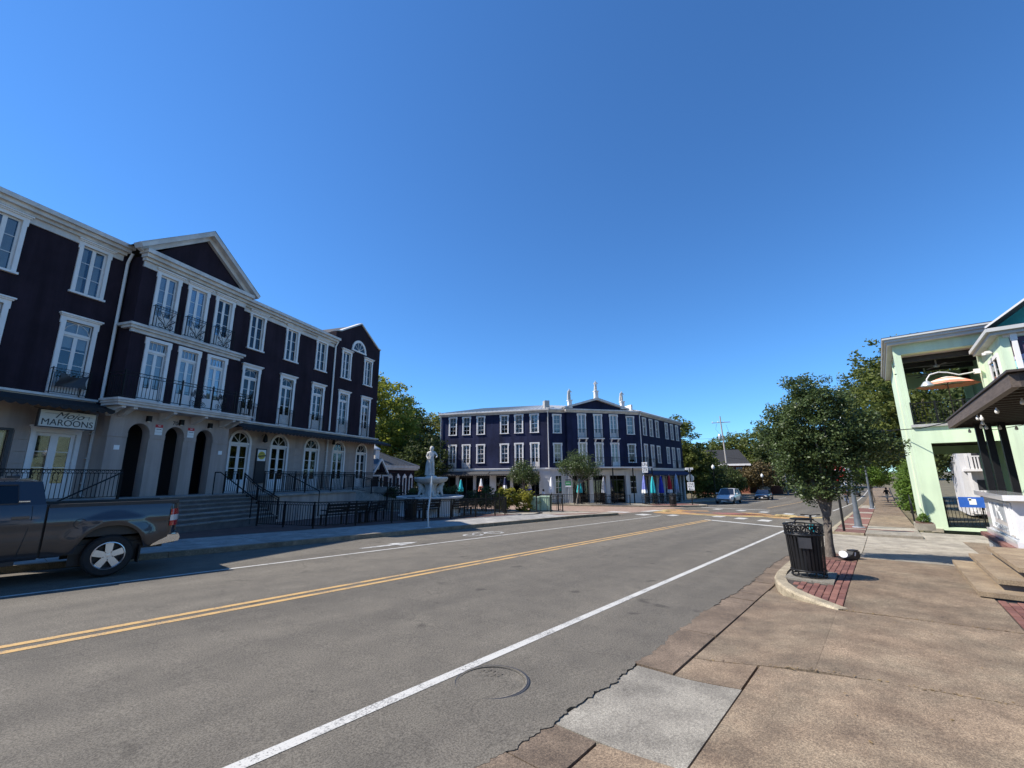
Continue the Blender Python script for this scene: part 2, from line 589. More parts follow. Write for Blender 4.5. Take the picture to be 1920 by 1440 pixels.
def line(name, mat, x0, x1, y0, y1, w):
    n = max(1, int(abs(x1 - x0) / 4))
    mb = MB()
    V = []
    for i in range(n + 1):
        t = i / n
        x = x0 + (x1 - x0) * t
        y = y0 + (y1 - y0) * t
        V += [(x, y - w / 2, gz(x) + .004), (x, y + w / 2, gz(x) + .004)]
    mb.add(V, [(2 * i, 2 * i + 2, 2 * i + 3, 2 * i + 1) for i in range(n)])
    return struct(mb.build(name, mat, fix=False))

line('centre_line', 'paint_yellow', -30, 26.9, 7.70, 7.70, .12)
line('centre_line', 'paint_yellow', -30, 27.1, 7.96, 7.96, .12)
line('edge_line', 'paint_white', -30, 24.9, 3.57, 3.57, .115)
line('parking_line', 'paint_white', -30, 28.5, 11.27, 11.27, .10)
line('centre_line', 'paint_yellow', 46, 110, 8.3, 8.3, .12)
line('edge_line', 'paint_white', 45, 120, 3.38, 2.3, .13)
line('parking_line', 'paint_white', 46, 84, 12.6, 12.2, .11)
marking('stop_line', 'paint_white', [(26.85, 8.1), (24.55, 3.6), (24.95, 3.6), (27.3, 8.1)])
marking('stop_line', 'paint_white', [(42.4, 13.0), (41.8, 7.4), (42.25, 7.4), (42.9, 13.0)])
for (cx, cy, lx, ly) in [(28.6, 12.5, 1.3, .8), (29.4, 10.8, 1.2, .55), (30.6, 8.3, 1.4, .6), (29.7, 6.8, 1.3, .6), (28.9, 5.4, 1.4, .62), (28.2, 4.1, 1.2, .5),
                         (37.3, 5.4, 1.5, .6), (36.2, 4.0, 1.5, .6), (38.6, 7.2, 1.5, .6), (39.6, 9.0, 1.5, .6), (40.4, 11.0, 1.5, .6)]:
    marking('crosswalk_block', 'paint_white', [(cx - lx / 2 - .1, cy - ly / 2), (cx + lx / 2 - .1, cy - ly / 2), (cx + lx / 2 + .15, cy + ly / 2), (cx - lx / 2 + .15, cy + ly / 2)])
# painted street art in the crossing: curling bands
def art(mat, c, r0, r1, a0, a1, sx=1.0, sy=1.0, dz=.004):
    n = 18
    P = []
    for i in range(n + 1):
        a = R_(a0 + (a1 - a0) * i / n)
        P.append((c[0] + r1 * math.cos(a) * sx, c[1] + r1 * math.sin(a) * sy))
    Q = []
    for i in range(n + 1):
        a = R_(a0 + (a1 - a0) * i / n)
        Q.append((c[0] + r0 * math.cos(a) * sx, c[1] + r0 * math.sin(a) * sy))
    mb = MB()
    V = [(x, y, gz(x) + dz) for x, y in P] + [(x, y, gz(x) + dz) for x, y in Q]
    mb.add(V, [(i, i + 1, n + 2 + i, n + 1 + i) for i in range(n)])
    struct(mb.build('street_art_band', mat, fix=False))
art('paint_art_orange', (34.6, 9.6), 1.9, 2.9, 20, 330, .9, 1.25)
art('paint_art_yellow', (34.6, 9.6), 3.1, 3.9, 60, 300, .9, 1.3)
art('paint_art_red', (34.4, 8.0), .2, 1.3, 0, 359, .8, 1.4)
art('paint_art_brown', (34.6, 9.6), 1.35, 1.85, 0, 350, .9, 1.3)
art('paint_art_yellow', (33.5, 14.8), .3, 1.8, 20, 340, 1.0, 1.3)
art('paint_art_orange', (34.5, 14.6), 2.1, 2.9, -60, 200, 1.0, 1.2)
art('paint_art_brown', (35.5, 12.5), 4.0, 4.5, 110, 260, .8, 1.5)
art('paint_art_orange', (33.3, 4.9), .4, 1.5, 0, 340, 1.2, .9)
art('paint_art_yellow', (35.6, 4.4), 1.6, 2.2, 90, 260, 1.2, .7)
art('paint_art_orange', (31.9, 11.6), .3, 1.0, 0, 359, 1.1, 1.5, .008)
# lane arrow and bicycle symbol, worn, in the parking lane
marking('lane_arrow', 'paint_white_worn', [(7.4, 11.9), (8.6, 11.86), (8.6, 11.62), (9.5, 11.97), (8.6, 12.35), (8.6, 12.08), (7.4, 12.06)])
def bicycle_symbol():
    mb = MB()
    for cx in (12.2, 13.4):
        n = 16
        V = []
        for i in range(n):
            a = 2 * math.pi * i / n
            for r in (.26, .36):
                x, y = cx + r * 1.2 * math.cos(a), 12.1 + r * math.sin(a)
                V.append((x, y, gz(x) + .004))
        mb.add(V, [(2 * i, 2 * i + 1, (2 * i + 3) % (2 * n), (2 * i + 2) % (2 * n)) for i in range(n)])
    for a, b in (((12.2, 12.1), (12.6, 12.5)), ((12.6, 12.5), (13.2, 12.45)), ((13.2, 12.45), (12.8, 12.05)), ((13.4, 12.1), (13.15, 12.55))):
        d = Vector((b[0] - a[0], b[1] - a[1])).normalized() * .045
        P = [(a[0] - d.y, a[1] + d.x), (b[0] - d.y, b[1] + d.x), (b[0] + d.y, b[1] - d.x), (a[0] + d.y, a[1] - d.x)]
        mb.add([(x, y, gz(x) + .007) for x, y in P], [(0, 1, 2, 3)])
    struct(mb.build('bicycle_symbol', 'paint_white_worn', fix=False))
bicycle_symbol()

# slabs that follow the slope of the street
def slab_mesh(mb, C, zf, nx=1, ny=1, thick=.16):
    """C: four corners (counter-clockwise); zf(x, y): top"""
    def P(i, j):
        s, t = i / nx, j / ny
        a = Vector(C[0]).lerp(Vector(C[1]), s)
        b = Vector(C[3]).lerp(Vector(C[2]), s)
        p = a.lerp(b, t)
        return (p.x, p.y, zf(p.x, p.y))
    V = [P(i, j) for i in range(nx + 1) for j in range(ny + 1)]
    F = [(i * (ny + 1) + j, (i + 1) * (ny + 1) + j, (i + 1) * (ny + 1) + j + 1, i * (ny + 1) + j + 1) for i in range(nx) for j in range(ny)]
    rim = [i * (ny + 1) for i in range(nx + 1)] + [nx * (ny + 1) + j for j in range(1, ny + 1)] + [i * (ny + 1) + ny for i in range(nx - 1, -1, -1)] + [j for j in range(ny - 1, 0, -1)]
    o = len(V)
    V2 = [(V[k][0], V[k][1], V[k][2] - thick) for k in rim]
    m = len(rim)
    F += [(rim[k], rim[(k + 1) % m], o + (k + 1) % m, o + k) for k in range(m)]
    mb.add(V + V2, F)
    return mb

def slab(name, C, mat, zf, parent, nx=1, ny=1, thick=.16):
    return slab_mesh(MB(), C, zf, nx, ny, thick).build(name, mat, parent)

def rect(x0, x1, y0, y1, g=.006):
    return [(x0 + g, y0 + g), (x1 - g, y0 + g), (x1 - g, y1 - g), (x0 + g, y1 - g)]

walk = lambda dz: (lambda x, y: gz(x) + dz)

# ---- left pavement
pave = struct(inst('pavement', None))
J = lambda s=.004: random.uniform(-s, s)
x = -14.0
while x < 21:
    for (a, b) in ((14.16, 15.55), (15.55, 16.95)):
        d = J()
        slab('paving_slab', rect(x, x + 1.52, a, b), 'concrete_shade', walk(.13 + d), pave)
    x += 1.52
for i, (x0, x1) in enumerate(zip(np.arange(-15, 20.9, 3.05), np.arange(-15, 20.9, 3.05) + 3.05)):
    slab('kerb_section', rect(x0, x1, 13.98 + J(.006), 14.155, .005), 'kerb_old', walk(.14 + J(.006)), pave, thick=.3)
# corner where the kerb swings out to the crossing
cor = [(21.2, 14.0), (22.9, 13.93), (24.6, 13.72), (25.9, 13.45), (26.75, 13.35), (27.15, 13.62), (27.1, 14.4), (26.2, 16.8), (24.8, 20.2), (22.4, 26.0), (19.0, 34.0)]
for a, b in zip(cor, cor[1:]):
    d = Vector((b[0] - a[0], b[1] - a[1])).normalized() * .16
    slab('kerb_section', [a, b, (b[0] - d.y, b[1] + d.x), (a[0] - d.y, a[1] + d.x)], 'kerb_old', walk(.14), pave, thick=.3)
cx = struct(MB().add([(x, y, gz(x) + .125) for x, y in [(21.1, 14.1)] + [(p[0] - .05, p[1] + .1) for p in cor[1:5]] + [(27.0, 13.7), (26.95, 14.4), (26.05, 16.8), (24.65, 20.1), (22.2, 26), (19, 33.8), (15, 33.0), (17.5, 24), (21.1, 17.2)]],
                    [tuple(range(14))]).build('corner_pavement', 'concrete_walk', fix=False))
# brick band sweeping across the corner pavement
art_y = [(22.5, 15.3), (24.2, 14.5), (26.2, 14.1), (26.4, 14.5), (24.4, 15.1), (22.8, 16.0)]
struct(MB().add([(x, y, gz(x) + .130) for x, y in art_y], [tuple(range(6))]).build('brick_band', 'plaza_brick', fix=False))
# plaza floor behind the pavement
struct(MB().add([(x, y, gz(x) + .118) for x, y in [(-14, 16.9), (21.15, 16.9), (22.5, 18), (20, 27), (14, 31), (-14, 20)]], [tuple(range(6))]).build('plaza', 'plaza_brick_shaded', fix=False))

# ---- side street, brick-coloured
side = [(27.1, 13.9), (26.3, 16.6), (24.7, 20.4), (19, 34), (15, 45), (25, 48), (29.5, 37), (34.6, 25), (37, 20.8), (40, 16.7), (42, 14.6), (42, 13.9)]
struct(MB().add([(x, y, gz(x) + .006) for x, y in side], [tuple(range(len(side)))]).build('side_street', 'cross_brick', fix=False))
marking('crosswalk_block', 'paint_white', [(29.5, 14.2), (30.6, 14.2), (30.4, 15.6), (29.2, 15.6)], .011)
marking('crosswalk_block', 'paint_white', [(31.8, 13.5), (34.6, 13.4), (34.5, 14.1), (31.7, 14.1)], .011)

# ---- pavement round the far building
ring_ = [(29.0, 37.0), (34.2, 24.9), (36.4, 20.8), (39.4, 16.8), (41.4, 14.7), (44.6, 13.25), (46.3, 13.7), (48.2, 16.9), (60.0, 17.0)]
back_ = [(60.0, 21.5), (47, 21.5), (39, 28), (34, 38.5)]
farpave = MB().add([(x, y, gz(x) + .12) for x, y in ring_ + back_], [tuple(range(len(ring_) + len(back_)))]).build('pavement', 'concrete_walk', fix=False)
struct(farpave)
for a, b in zip(ring_, ring_[1:]):
    d = Vector((b[0] - a[0], b[1] - a[1])).normalized() * .17
    slab('kerb_section', [(a[0] + d.y, a[1] - d.x), (b[0] + d.y, b[1] - d.x), b, a], 'kerb_stone', walk(.128), farpave, thick=.3)
struct(MB().add([(x, y, gz(x) + .125) for x, y in [(40.2, 16.5), (41.6, 15.1), (44.6, 13.8), (46, 14.2), (47.4, 16.4), (42, 18)]], [tuple(range(6))]).build('brick_band', 'plaza_brick', fix=False))
for x0 in np.arange(60, 130, 5.):
    slab('kerb_section', rect(x0, x0 + 5, 16.9, 17.1), 'kerb_stone', walk(.128), farpave, thick=.3)
for i, x0 in enumerate(np.arange(60, 130, 5.)):
    slab('paving_slab', rect(x0, x0 + 5, 17.1, 21), 'concrete_walk', walk(.12), farpave)

# ---- right side: forecourt, gutter, pavement
def apz(x, y):
    t = min(1, max(0, (1.9 - y) / 1.4))
    return gz(x) - .012 + .10 * t * t * (3 - 2 * t)
fore = struct(inst('forecourt', None))
jx = lambda y: 5.42 + (1.8 - y) * .18                    # the long joint across the forecourt
kx = lambda y: 8.47 + (.77 - y) * .10                   # the crack at the kerb end
for C, mt, nx, ny in [
    ([(-6, -6.5), (-1.2, -6.5), (-1.2, 1.88), (-6, 1.88)], 'aggregate', 2, 8),
    ([(-1.19, -6.5), (3.22, -6.5), (3.24, 1.88), (-1.19, 1.88)], 'aggregate', 2, 8),
    ([(3.255, -6.5), (jx(-6.5) - .01, -6.5), (jx(1.24) - .01, 1.24), (3.255, 1.24)], 'aggregate', 2, 8),
    ([(4.80, 1.265), (jx(1.26) - .01, 1.265), (jx(1.88) - .01, 1.88), (4.80, 1.88)], 'aggregate', 1, 8),
    ([(jx(-6.5) + .004, -6.5), (kx(-6.5), -6.5), (kx(.77), .77), (jx(.77) + .004, .77)], 'aggregate', 2, 8),
    ([(jx(.765) + .004, .772), (8.46, .772), (9.62, 1.88), (jx(1.88) + .004, 1.88)], 'aggregate', 3, 4),
    ([(3.26, 1.255), (4.785, 1.255), (4.79, 2.27), (3.255, 2.30)], 'concrete_new', 2, 12)]:
    slab('forecourt_slab', C, mt, apz, fore, nx, ny)
x = -5.0
while x < 12.5:
    w = random.choice((.55, .8, 1.15, 1.5))
    if not (x + w > 3.24 and x < 4.8):
        o = random.uniform(-.008, .012)
        slab('gutter_slab', [(x + .01, 1.90), (x + w - .01, 1.90 + J(.01)), (x + w - .008, 2.40), (x + .012, 2.40)], 'gutter_stone', walk(-.007 + o * .5), fore)
        x += w
    elif x < 3.24:
        if 3.23 - x > .15:
            slab('gutter_slab', [(x + .01, 1.90), (3.235, 1.90), (3.235, 2.40), (x + .012, 2.40)], 'gutter_stone', walk(-.007), fore)
        x = 4.805
    else:
        x = 4.805
slab('gutter_slab', [(9.36, 1.58), (10.7, 1.86), (10.7, 1.99), (9.5, 1.895)], 'aggregate', walk(-.03), fore)
slab('gutter_slab', [(x, 1.97), (16, 1.97), (16, 2.42), (x, 2.42)], 'gutter_stone', walk(-.007), fore, 4, 1)
slab('gutter_slab', [(16.01, 1.6), (24.2, 1.6), (24.2, 2.42), (16.01, 2.42)], 'concrete_walk', walk(-.03), fore, 4, 1)
struct(MB().add([(x, y, gz(x) - .13) for x, y in [(-7, -7), (26, -7), (26, 2.6), (-7, 2.6)]], [(0, 1, 2, 3)]).build('forecourt_bed', 'grout', fix=False))

rw = struct(inst('pavement', None))
def swz(x, y):
    return gz(x) + .13 - .045 * max(0, min(1, (10.2 - x) / 1.7)) - .11 * max(0, min(1, (x - 15.0) / 1.6)) * max(0, min(1, (23.4 - x) / 1.2))
# kerb curving round the end of the brick strip
ko = [(15.6, 2.0), (13.8, 1.99), (12.1, 1.985), (11.1, 1.965), (10.4, 1.90), (9.8, 1.76), (9.3, 1.55), (8.95, 1.28), (8.68, 1.0), (8.46, .775)]
def inner(P, k, w):
    a = Vector(P[max(0, k - 1)])
    b = Vector(P[min(len(P) - 1, k + 1)])
    d = (b - a).normalized()
    return (P[k][0] - d.y * w, P[k][1] + d.x * w)
ki = [inner(ko, k, .19) for k in range(len(ko))]
def kz(k):
    return .135 if k < 7 else (.12, .105, .092)[k - 7]
for k in range(len(ko) - 1):
    mb = MB()
    a, b, c, d = ko[k], ko[k + 1], ki[k + 1], ki[k]
    za, zb = gz(a[0]) + kz(k), gz(b[0]) + kz(k + 1)
    lip = .03
    ca = Vector(a).lerp(Vector(d), lip / .19)
    cb = Vector(b).lerp(Vector(c), lip / .19)
    V = [(a[0], a[1], gz(a[0]) - .12), (b[0], b[1], gz(b[0]) - .12), (b[0], b[1], zb - .03), (a[0], a[1], za - .03), (ca.x, ca.y, za), (cb.x, cb.y, zb), (c[0], c[1], zb), (d[0], d[1], za), (c[0], c[1], gz(c[0]) - .1), (d[0], d[1], gz(d[0]) - .1)]
    mb.add(V, [(0, 1, 2, 3), (3, 2, 5, 4), (4, 5, 6, 7), (7, 6, 8, 9), (0, 3, 4, 7, 9), (1, 8, 6, 5, 2)])
    mb.build('kerb_section', 'kerb_stone', rw)
def kin(x):
    """inner side of that kerb at a given x"""
    for k in range(len(ki) - 1):
        if ki[k + 1][0] <= x <= ki[k][0]:
            t = (x - ki[k + 1][0]) / (ki[k][0] - ki[k + 1][0])
            return ki[k + 1][1] + t * (ki[k][1] - ki[k + 1][1])
    return 1.8 if x > 12 else .6
# brick bed and bricks
bed = MB()
bx = [8.66, 8.9, 9.2, 9.6, 10, 10.5, 11, 12, 13.9]
bed.add([(x, .70, gz(x) + swz(x, 0) - gz(x) - .022) for x in bx] + [(x, kin(x) + .02, swz(x, 0) - .022) for x in bx], [(i, i + 1, len(bx) + i + 1, len(bx) + i) for i in range(len(bx) - 1)])
bed = bed.build('brick_bed', 'grout', rw, fix=False)
bm_ = MB()
bm_.add([(-.5, -.5, -1), (.5, -.5, -1), (.5, .5, -1), (-.5, .5, -1), (-.5, -.5, -.08), (.5, -.5, -.08), (.5, .5, -.08), (-.5, .5, -.08), (-.45, -.40, 0), (.45, -.40, 0), (.45, .40, 0), (-.45, .40, 0)],
        [(0, 1, 5, 4), (1, 2, 6, 5), (2, 3, 7, 6), (3, 0, 4, 7), (4, 5, 9, 8), (5, 6, 10, 9), (6, 7, 11, 10), (7, 4, 8, 11), (8, 9, 10, 11)])
brick_me = bm_.mesh('brick', 'paver')
bl, bw = .205, .102
nbrick = 0
row = 0
y = .715
pad = (10.28, 11.62, .93, 1.72)                           # concrete pad under the litter bin
while y + bw < 1.86:
    x = 8.6 - (bl / 2 if row % 2 else 0)
    while x + bl < 13.75:
        xm, ym = x + bl / 2, y + bw / 2
        if ym + bw * .45 < kin(x) and ym + bw * .45 < kin(x + bl) and x > 8.66 + max(0, (ym - .9)) * .2 and not (pad[0] - .1 < xm < pad[1] + .1 and pad[2] - .05 < ym < pad[3] + .2):
            o = inst('brick', brick_me, bed, (xm, ym, swz(xm, ym) - .004 + J(.005)), J(.035), (bl - .012, bw - .012, .05))
            nbrick += 1
        x += bl
    y += bw
    row += 1
slab('bin_pad', [(pad[0], pad[2]), (pad[1], pad[2] + .03), (pad[1], pad[3]), (pad[0] + .1, pad[3])], 'concrete_new', lambda x, y: swz(x, y) + .012, rw)
# tree pit with mulch
slab('tree_pit', rect(13.78, 15.3, .72, 1.79), 'mulch', lambda x, y: swz(x, y) - .012, rw, 3, 2)
# walk beside it, then the dropped crossing of the driveway
for (x0, x1) in ((8.62, 11.6), (11.6, 14.6)):
    C = [(kx(-1.13) + .015 if x0 < 9 else x0, -1.13), (x1, -1.13), (x1, .705), (kx(.705) + .02 if x0 < 9 else x0, .705)]
    slab('paving_slab', [(C[0][0] + .005, C[0][1]), (C[1][0] - .005, C[1][1]), (C[2][0] - .005, C[2][1]), (C[3][0] + .005, C[3][1])], 'aggregate', swz, rw, 4, 2)
for (x0, x1, y0, y1, mt) in ((14.6, 18.6, -7, -1.9, 'concrete_walk'), (14.6, 18.6, -1.9, .705, 'concrete_walk'), (18.6, 22.4, -7, -1.9, 'aggregate'), (18.6, 22.4, -1.9, .705, 'concrete_walk'),
                             (15.32, 18.6, .71, 1.98, 'concrete_walk'), (18.6, 22.4, .71, 1.98, 'concrete_walk'), (22.4, 24.6, -7, -.9, 'concrete_walk')):
    slab('paving_slab', rect(x0, x1, y0, y1), mt, swz, rw, 3, 2)
# brick paving to the right, beside the steps
pv = slab('brick_paving', rect(8.7, 10.75, -6, -1.14), 'grout', lambda x, y: swz(x, y) - .02, rw, 2, 2)
for i in range(9):
    for j in range(22):
        xm, ym = 8.86 + i * .21 + (.1 if j % 2 else 0), -1.2 - j * .104
        if xm < 10.6:
            inst('brick', brick_me, pv, (xm, ym, swz(xm, ym) + J(.004)), J(.03), (bl - .012, bw - .012, .05))
# beyond the driveway: kerb, brick strips and walk receding
for x0 in np.arange(24.3, 58, 3.):
    slab('kerb_section', rect(x0, x0 + 3, 1.8, 1.97), 'kerb_stone', walk(.14), rw, thick=.3)
slab('kerb_section', rect(22.5, 24.3, 1.75, 1.95), 'kerb_stone', walk(.14), rw, thick=.3)
slab('kerb_section', rect(22.4, 22.62, .8, 1.75), 'kerb_stone', walk(.12), rw, thick=.3)
for (x0, x1) in ((22.62, 24.3), (24.7, 27.2), (27.7, 33.0), (34.0, 40.0), (42, 50)):
    slab('brick_strip', rect(x0, x1, .78, 1.8), 'plaza_brick', walk(.128), rw, 2, 1)
for (x0, x1) in ((24.3, 24.7), (27.2, 27.7), (33, 34), (40, 42), (50, 58)):
    slab('paving_slab', rect(x0, x1, .78, 1.8), 'concrete_walk', walk(.132), rw)
slab('brick_strip', rect(24.62, 24.95, -.75, .72), 'plaza_brick', walk(.13), rw)
for x0, x1 in ((22.42, 24.61), (24.96, 27), (27, 30), (30, 34), (34, 38), (38, 43), (43, 48), (48, 53), (53, 58)):
    slab('paving_slab', rect(x0, x1, -.9, .77), 'concrete_walk' if x0 < 27 else 'aggregate', walk(.125), rw, 1, 1)
for x0 in np.arange(58, 130, 4.):
    slab('paving_slab', rect(x0, x0 + 4, -1.0, 1.97), 'aggregate', walk(.12), rw)

# ---- manhole cover in the lane
mh = thing('manhole_cover', 'round cast iron manhole cover sunk in the asphalt by the white edge line', 'manhole', (3.46, 3.16, gz(3.46)))
mb = MB().lathe([(.33, -.05), (.36, -.05), (.36, .004), (.345, .007), (.325, .006), (.325, -.05)], 40, cap=False)
mb.build('frame', 'asphalt', mh)
mb = MB().lathe([(.0, -.004), (.315, -.004), (.318, -.04)], 40, cap=False)
mb.build('lid', 'asphalt', mh)
MB().lathe([(.319, -.02), (.327, .0015)], 40, cap=False).build('groove', 'sign_black', mh)
MB().lathe([(.345, .0075), (.372, .001)], 40, cap=False).build('rim_crack', 'charcoal', mh)
mb = MB()
for i in range(5):
    for j in range(5):
        X, Y = -.02 + i * .05 + J(.003), .06 + j * .05 - .02
        if X * X + Y * Y < .09 and (i + j) % 3 != 2:
            mb.box(X - .018, X + .018, Y - .018, Y + .018, -.004, .001)
struct(mb.build('cast_pattern', 'asphalt', mh), 'stuff')

# leaf litter in the gutter and joints: small dry leaves, uncountable
def litter():
    V, F = [], []
    spots = []
    for _ in range(900):
        k = random.random()
        if k < .30:
            x = random.uniform(1.5, 14); y = y_edge(x) - abs(random.gauss(0, .03)); z = gz(x) - .02
        elif k < .55:
            y = random.uniform(-5, .77); x = kx(y) + random.gauss(0, .02); z = apz(x, y) + .003
        elif k < .70:
            y = random.uniform(-5, 1.8); x = jx(y) + random.gauss(0, .02); z = apz(x, y) + .003
        elif k < .85:
            x = random.uniform(13.6, 15.4); y = random.uniform(.72, 1.75); z = swz(x, y) + .004
        else:
            x = random.uniform(1, 9); y = random.uniform(-4, 1.8); z = apz(x, y) + .003
        s = random.uniform(.006, .017)
        a = random.uniform(0, 6.28)
        o = len(V)
        for dx, dy in ((-s, -s * .4), (s, -s * .4), (s, s * .4), (-s, s * .4)):
            V.append((x + dx * math.cos(a) - dy * math.sin(a), y + dx * math.sin(a) + dy * math.cos(a), z + random.uniform(0, .006)))
        F.append((o, o + 1, o + 2, o + 3))
    for _ in range(260):
        x = random.uniform(18, 27.5); y = (13.85 if x < 24.5 else 13.3) + random.gauss(0, .10); s = random.uniform(.02, .05); a = random.uniform(0, 6.28); o = len(V)
        for dx, dy in ((-s, -s * .4), (s, -s * .4), (s, s * .4), (-s, s * .4)):
            V.append((x + dx * math.cos(a) - dy * math.sin(a), y + dx * math.sin(a) + dy * math.cos(a), gz(x) + .012))
        F.append((o, o + 1, o + 2, o + 3))
    o = MB().add(V, F).build('fallen_leaves', 'leaf_litter', fix=False)
    o['label'] = 'small dry leaves scattered along the gutter and the pavement joints'
    struct(o, 'stuff')
litter()
# ------------------------------------------------------------------ facades, windows, railings
def wall_open(mb, u0, u1, z0, z1, ops, th=.22, m=0, y=0.0):
    """front wall at y with openings (ua, ub, za, zb, arch) and their reveals"""
    us = sorted({u0, u1} | {v for o in ops for v in o[:2] if u0 < v < u1})
    zs = set([z0, z1])
    for o in ops:
        zs |= {o[2], o[3]}
        if len(o) > 4 and o[4]:
            zs.add(o[3] - (o[1] - o[0]) / 2)
    zs = sorted(z for z in zs if z0 <= z <= z1)
    for a, b in zip(us, us[1:]):
        for c, d in zip(zs, zs[1:]):
            um, zm = (a + b) / 2, (c + d) / 2
            if any(o[0] < um < o[1] and o[2] < zm < o[3] for o in ops):
                continue
            mb.add([(a, y, c), (b, y, c), (b, y, d), (a, y, d)], [(0, 1, 2, 3)], m)
    for o in ops:
        a, b, c, d = o[:4]
        if len(o) > 4 and o[4]:
            r = (b - a) / 2
            cx_, s = (a + b) / 2, d - r
            n = 14
            arc = [(cx_ - r * math.cos(math.pi * k / n), s + r * math.sin(math.pi * k / n)) for k in range(n + 1)]
            for k in range(n):
                p, q = arc[k], arc[k + 1]
                mb.add([(p[0], y, p[1]), (q[0], y, q[1]), (q[0], y, d), (p[0], y, d)], [(0, 1, 2, 3)], m)
                mb.add([(p[0], y, p[1]), (p[0], y + th, p[1]), (q[0], y + th, q[1]), (q[0], y, q[1])], [(0, 1, 2, 3)], m)
            top = s
        else:
            mb.add([(a, y, d), (b, y, d), (b, y + th, d), (a, y + th, d)], [(0, 1, 2, 3)], m)
            top = d
        mb.add([(a, y, c), (a, y + th, c), (a, y + th, top), (a, y, top)], [(0, 1, 2, 3)], m)
        mb.add([(b, y, c), (b, y, top), (b, y + th, top), (b, y + th, c)], [(0, 1, 2, 3)], m)
        mb.add([(a, y, c), (b, y, c), (b, y + th, c), (a, y + th, c)], [(0, 1, 2, 3)], m)
    return mb

UNIT = MB().box(-.5, .5, 0, .008, -.5, .5).mesh('pane', 'glass')
UNIT_BLIND = MB().box(-.5, .5, 0, .01, -.5, .5).mesh('blind', 'blind')
UNIT_CURTAIN = MB().add([(-.5 + i * .1, .05 * (i % 2), z) for z in (-.5, .5) for i in range(11)], [(i, i + 1, 12 + i, 11 + i) for i in range(10)]).mesh('curtain', 'white_cloth', fix=False)

def sash(mb, x0, x1, z0, z1, nc, nr, fr=.06, mu=.022, y=.06, d=.045, low=None):
    """a glazed leaf; returns its panes"""
    low = fr if low is None else low
    mb.box(x0, x0 + fr, y, y + d, z0, z1)
    mb.box(x1 - fr, x1, y, y + d, z0, z1)
    mb.box(x0 + fr, x1 - fr, y + .001, y + d - .001, z0, z0 + low)
    mb.box(x0 + fr, x1 - fr, y + .001, y + d - .001, z1 - fr, z1)
    a0, a1, c0, c1 = x0 + fr, x1 - fr, z0 + low, z1 - fr
    w, h = (a1 - a0) / nc, (c1 - c0) / nr
    for i in range(1, nc):
        mb.box(a0 + i * w - mu / 2, a0 + i * w + mu / 2, y + .006, y + d - .012, c0, c1)
    for j in range(1, nr):
        mb.box(a0, a1, y + .008, y + d - .014, c0 + j * h - mu / 2, c0 + j * h + mu / 2)
    return [(a0 + (i + .5) * w, c0 + (j + .5) * h, w - mu, h - mu) for i in range(nc) for j in range(nr)]

def casing(mb, w, h, tw=.13, pr=.055, crown=.06, sill=.05, ear=.03):
    mb.box(-w / 2, -w / 2 + tw, -pr, .10, 0, h)
    mb.box(w / 2 - tw, w / 2, -pr, .10, 0, h)
    mb.box(-w / 2 + tw, w / 2 - tw, -pr + .002, .10, h - tw, h)
    if ear:
        for s in (-1, 1):
            mb.box(s * w / 2 - ear if s < 0 else s * w / 2, s * w / 2 if s < 0 else s * w / 2 + ear, -pr + .004, .02, h - .28, h - .001)
    if crown:
        mb.box(-w / 2 - crown, w / 2 + crown, -pr - .05, .02, h, h + .05)
        mb.box(-w / 2 - crown - .035, w / 2 + crown + .035, -pr - .10, .02, h + .05, h + .10)
    if sill:
        mb.box(-w / 2 - sill, w / 2 + sill, -pr - .05, .08, -.075, 0)

PROTO = {}
def proto(key, name, mb, panes, mat='trim', extra=()):
    PROTO[key] = (name, mb.mesh(name, mat), panes, list(extra))

def place(key, parent, u, z, y=0.0, rz=0.0, blind=None, curtain=False, split=True):
    """a window or glazed door with its panes; u, y, z in the parent's frame"""
    name, me, panes, extra = PROTO[key]
    o = inst(name, me, parent, (u, y, z), rz)
    for (px, pz, w, h) in panes:
        inst('pane', UNIT, o, (px, .075, pz), 0, (w + .012, 1, h + .012))
    for en, em in extra:
        inst(en, em, o)
    xs = [p[0] - p[2] / 2 for p in panes] + [p[0] + p[2] / 2 for p in panes]
    z0 = min(p[1] - p[3] / 2 for p in panes)
    z1 = max(p[1] + p[3] / 2 for p in panes)
    if blind:
        hh = (z1 - z0) * blind
        inst('blind', UNIT_BLIND, o, ((min(xs) + max(xs)) / 2, .14, z1 - hh / 2), 0, (max(xs) - min(xs), 1, hh))
    if curtain:
        for s in (-1, 1):
            inst('curtain', UNIT_CURTAIN, o, ((min(xs) + max(xs)) / 2 + s * (max(xs) - min(xs)) * .34, .16, (z0 + z1) / 2), 0, ((max(xs) - min(xs)) * .28, 1, z1 - z0))
    return o

def fan(mb, r, y=.06, d=.04, n=3, fr=.05):
    """half-round fanlight with radial bars, centre at (0, 0)"""
    N = 16
    for k in range(N):
        a, b = math.pi * k / N, math.pi * (k + 1) / N
        P = [(r * math.cos(a), r * math.sin(a)), (r * math.cos(b), r * math.sin(b)), ((r - fr) * math.cos(b), (r - fr) * math.sin(b)), ((r - fr) * math.cos(a), (r - fr) * math.sin(a))]
        mb.prism(P, 'y', y, y + d)
    mb.box(-r, r, y, y + d, -fr, .01)
    for k in range(1, n + 1):
        a = math.pi * k / (n + 1)
        mb.bar((0, y + d / 2, 0), ((r - fr * .6) * math.cos(a), y + d / 2, (r - fr * .6) * math.sin(a)), .022, .03)

def fan_glass(r, y=.078, N=16):
    return MB().add([(0, y, 0)] + [(r * math.cos(math.pi * k / N), y, r * math.sin(math.pi * k / N)) for k in range(N + 1)], [(0, k + 1, k + 2) for k in range(N)]).mesh('fanlight', 'glass', fix=False)

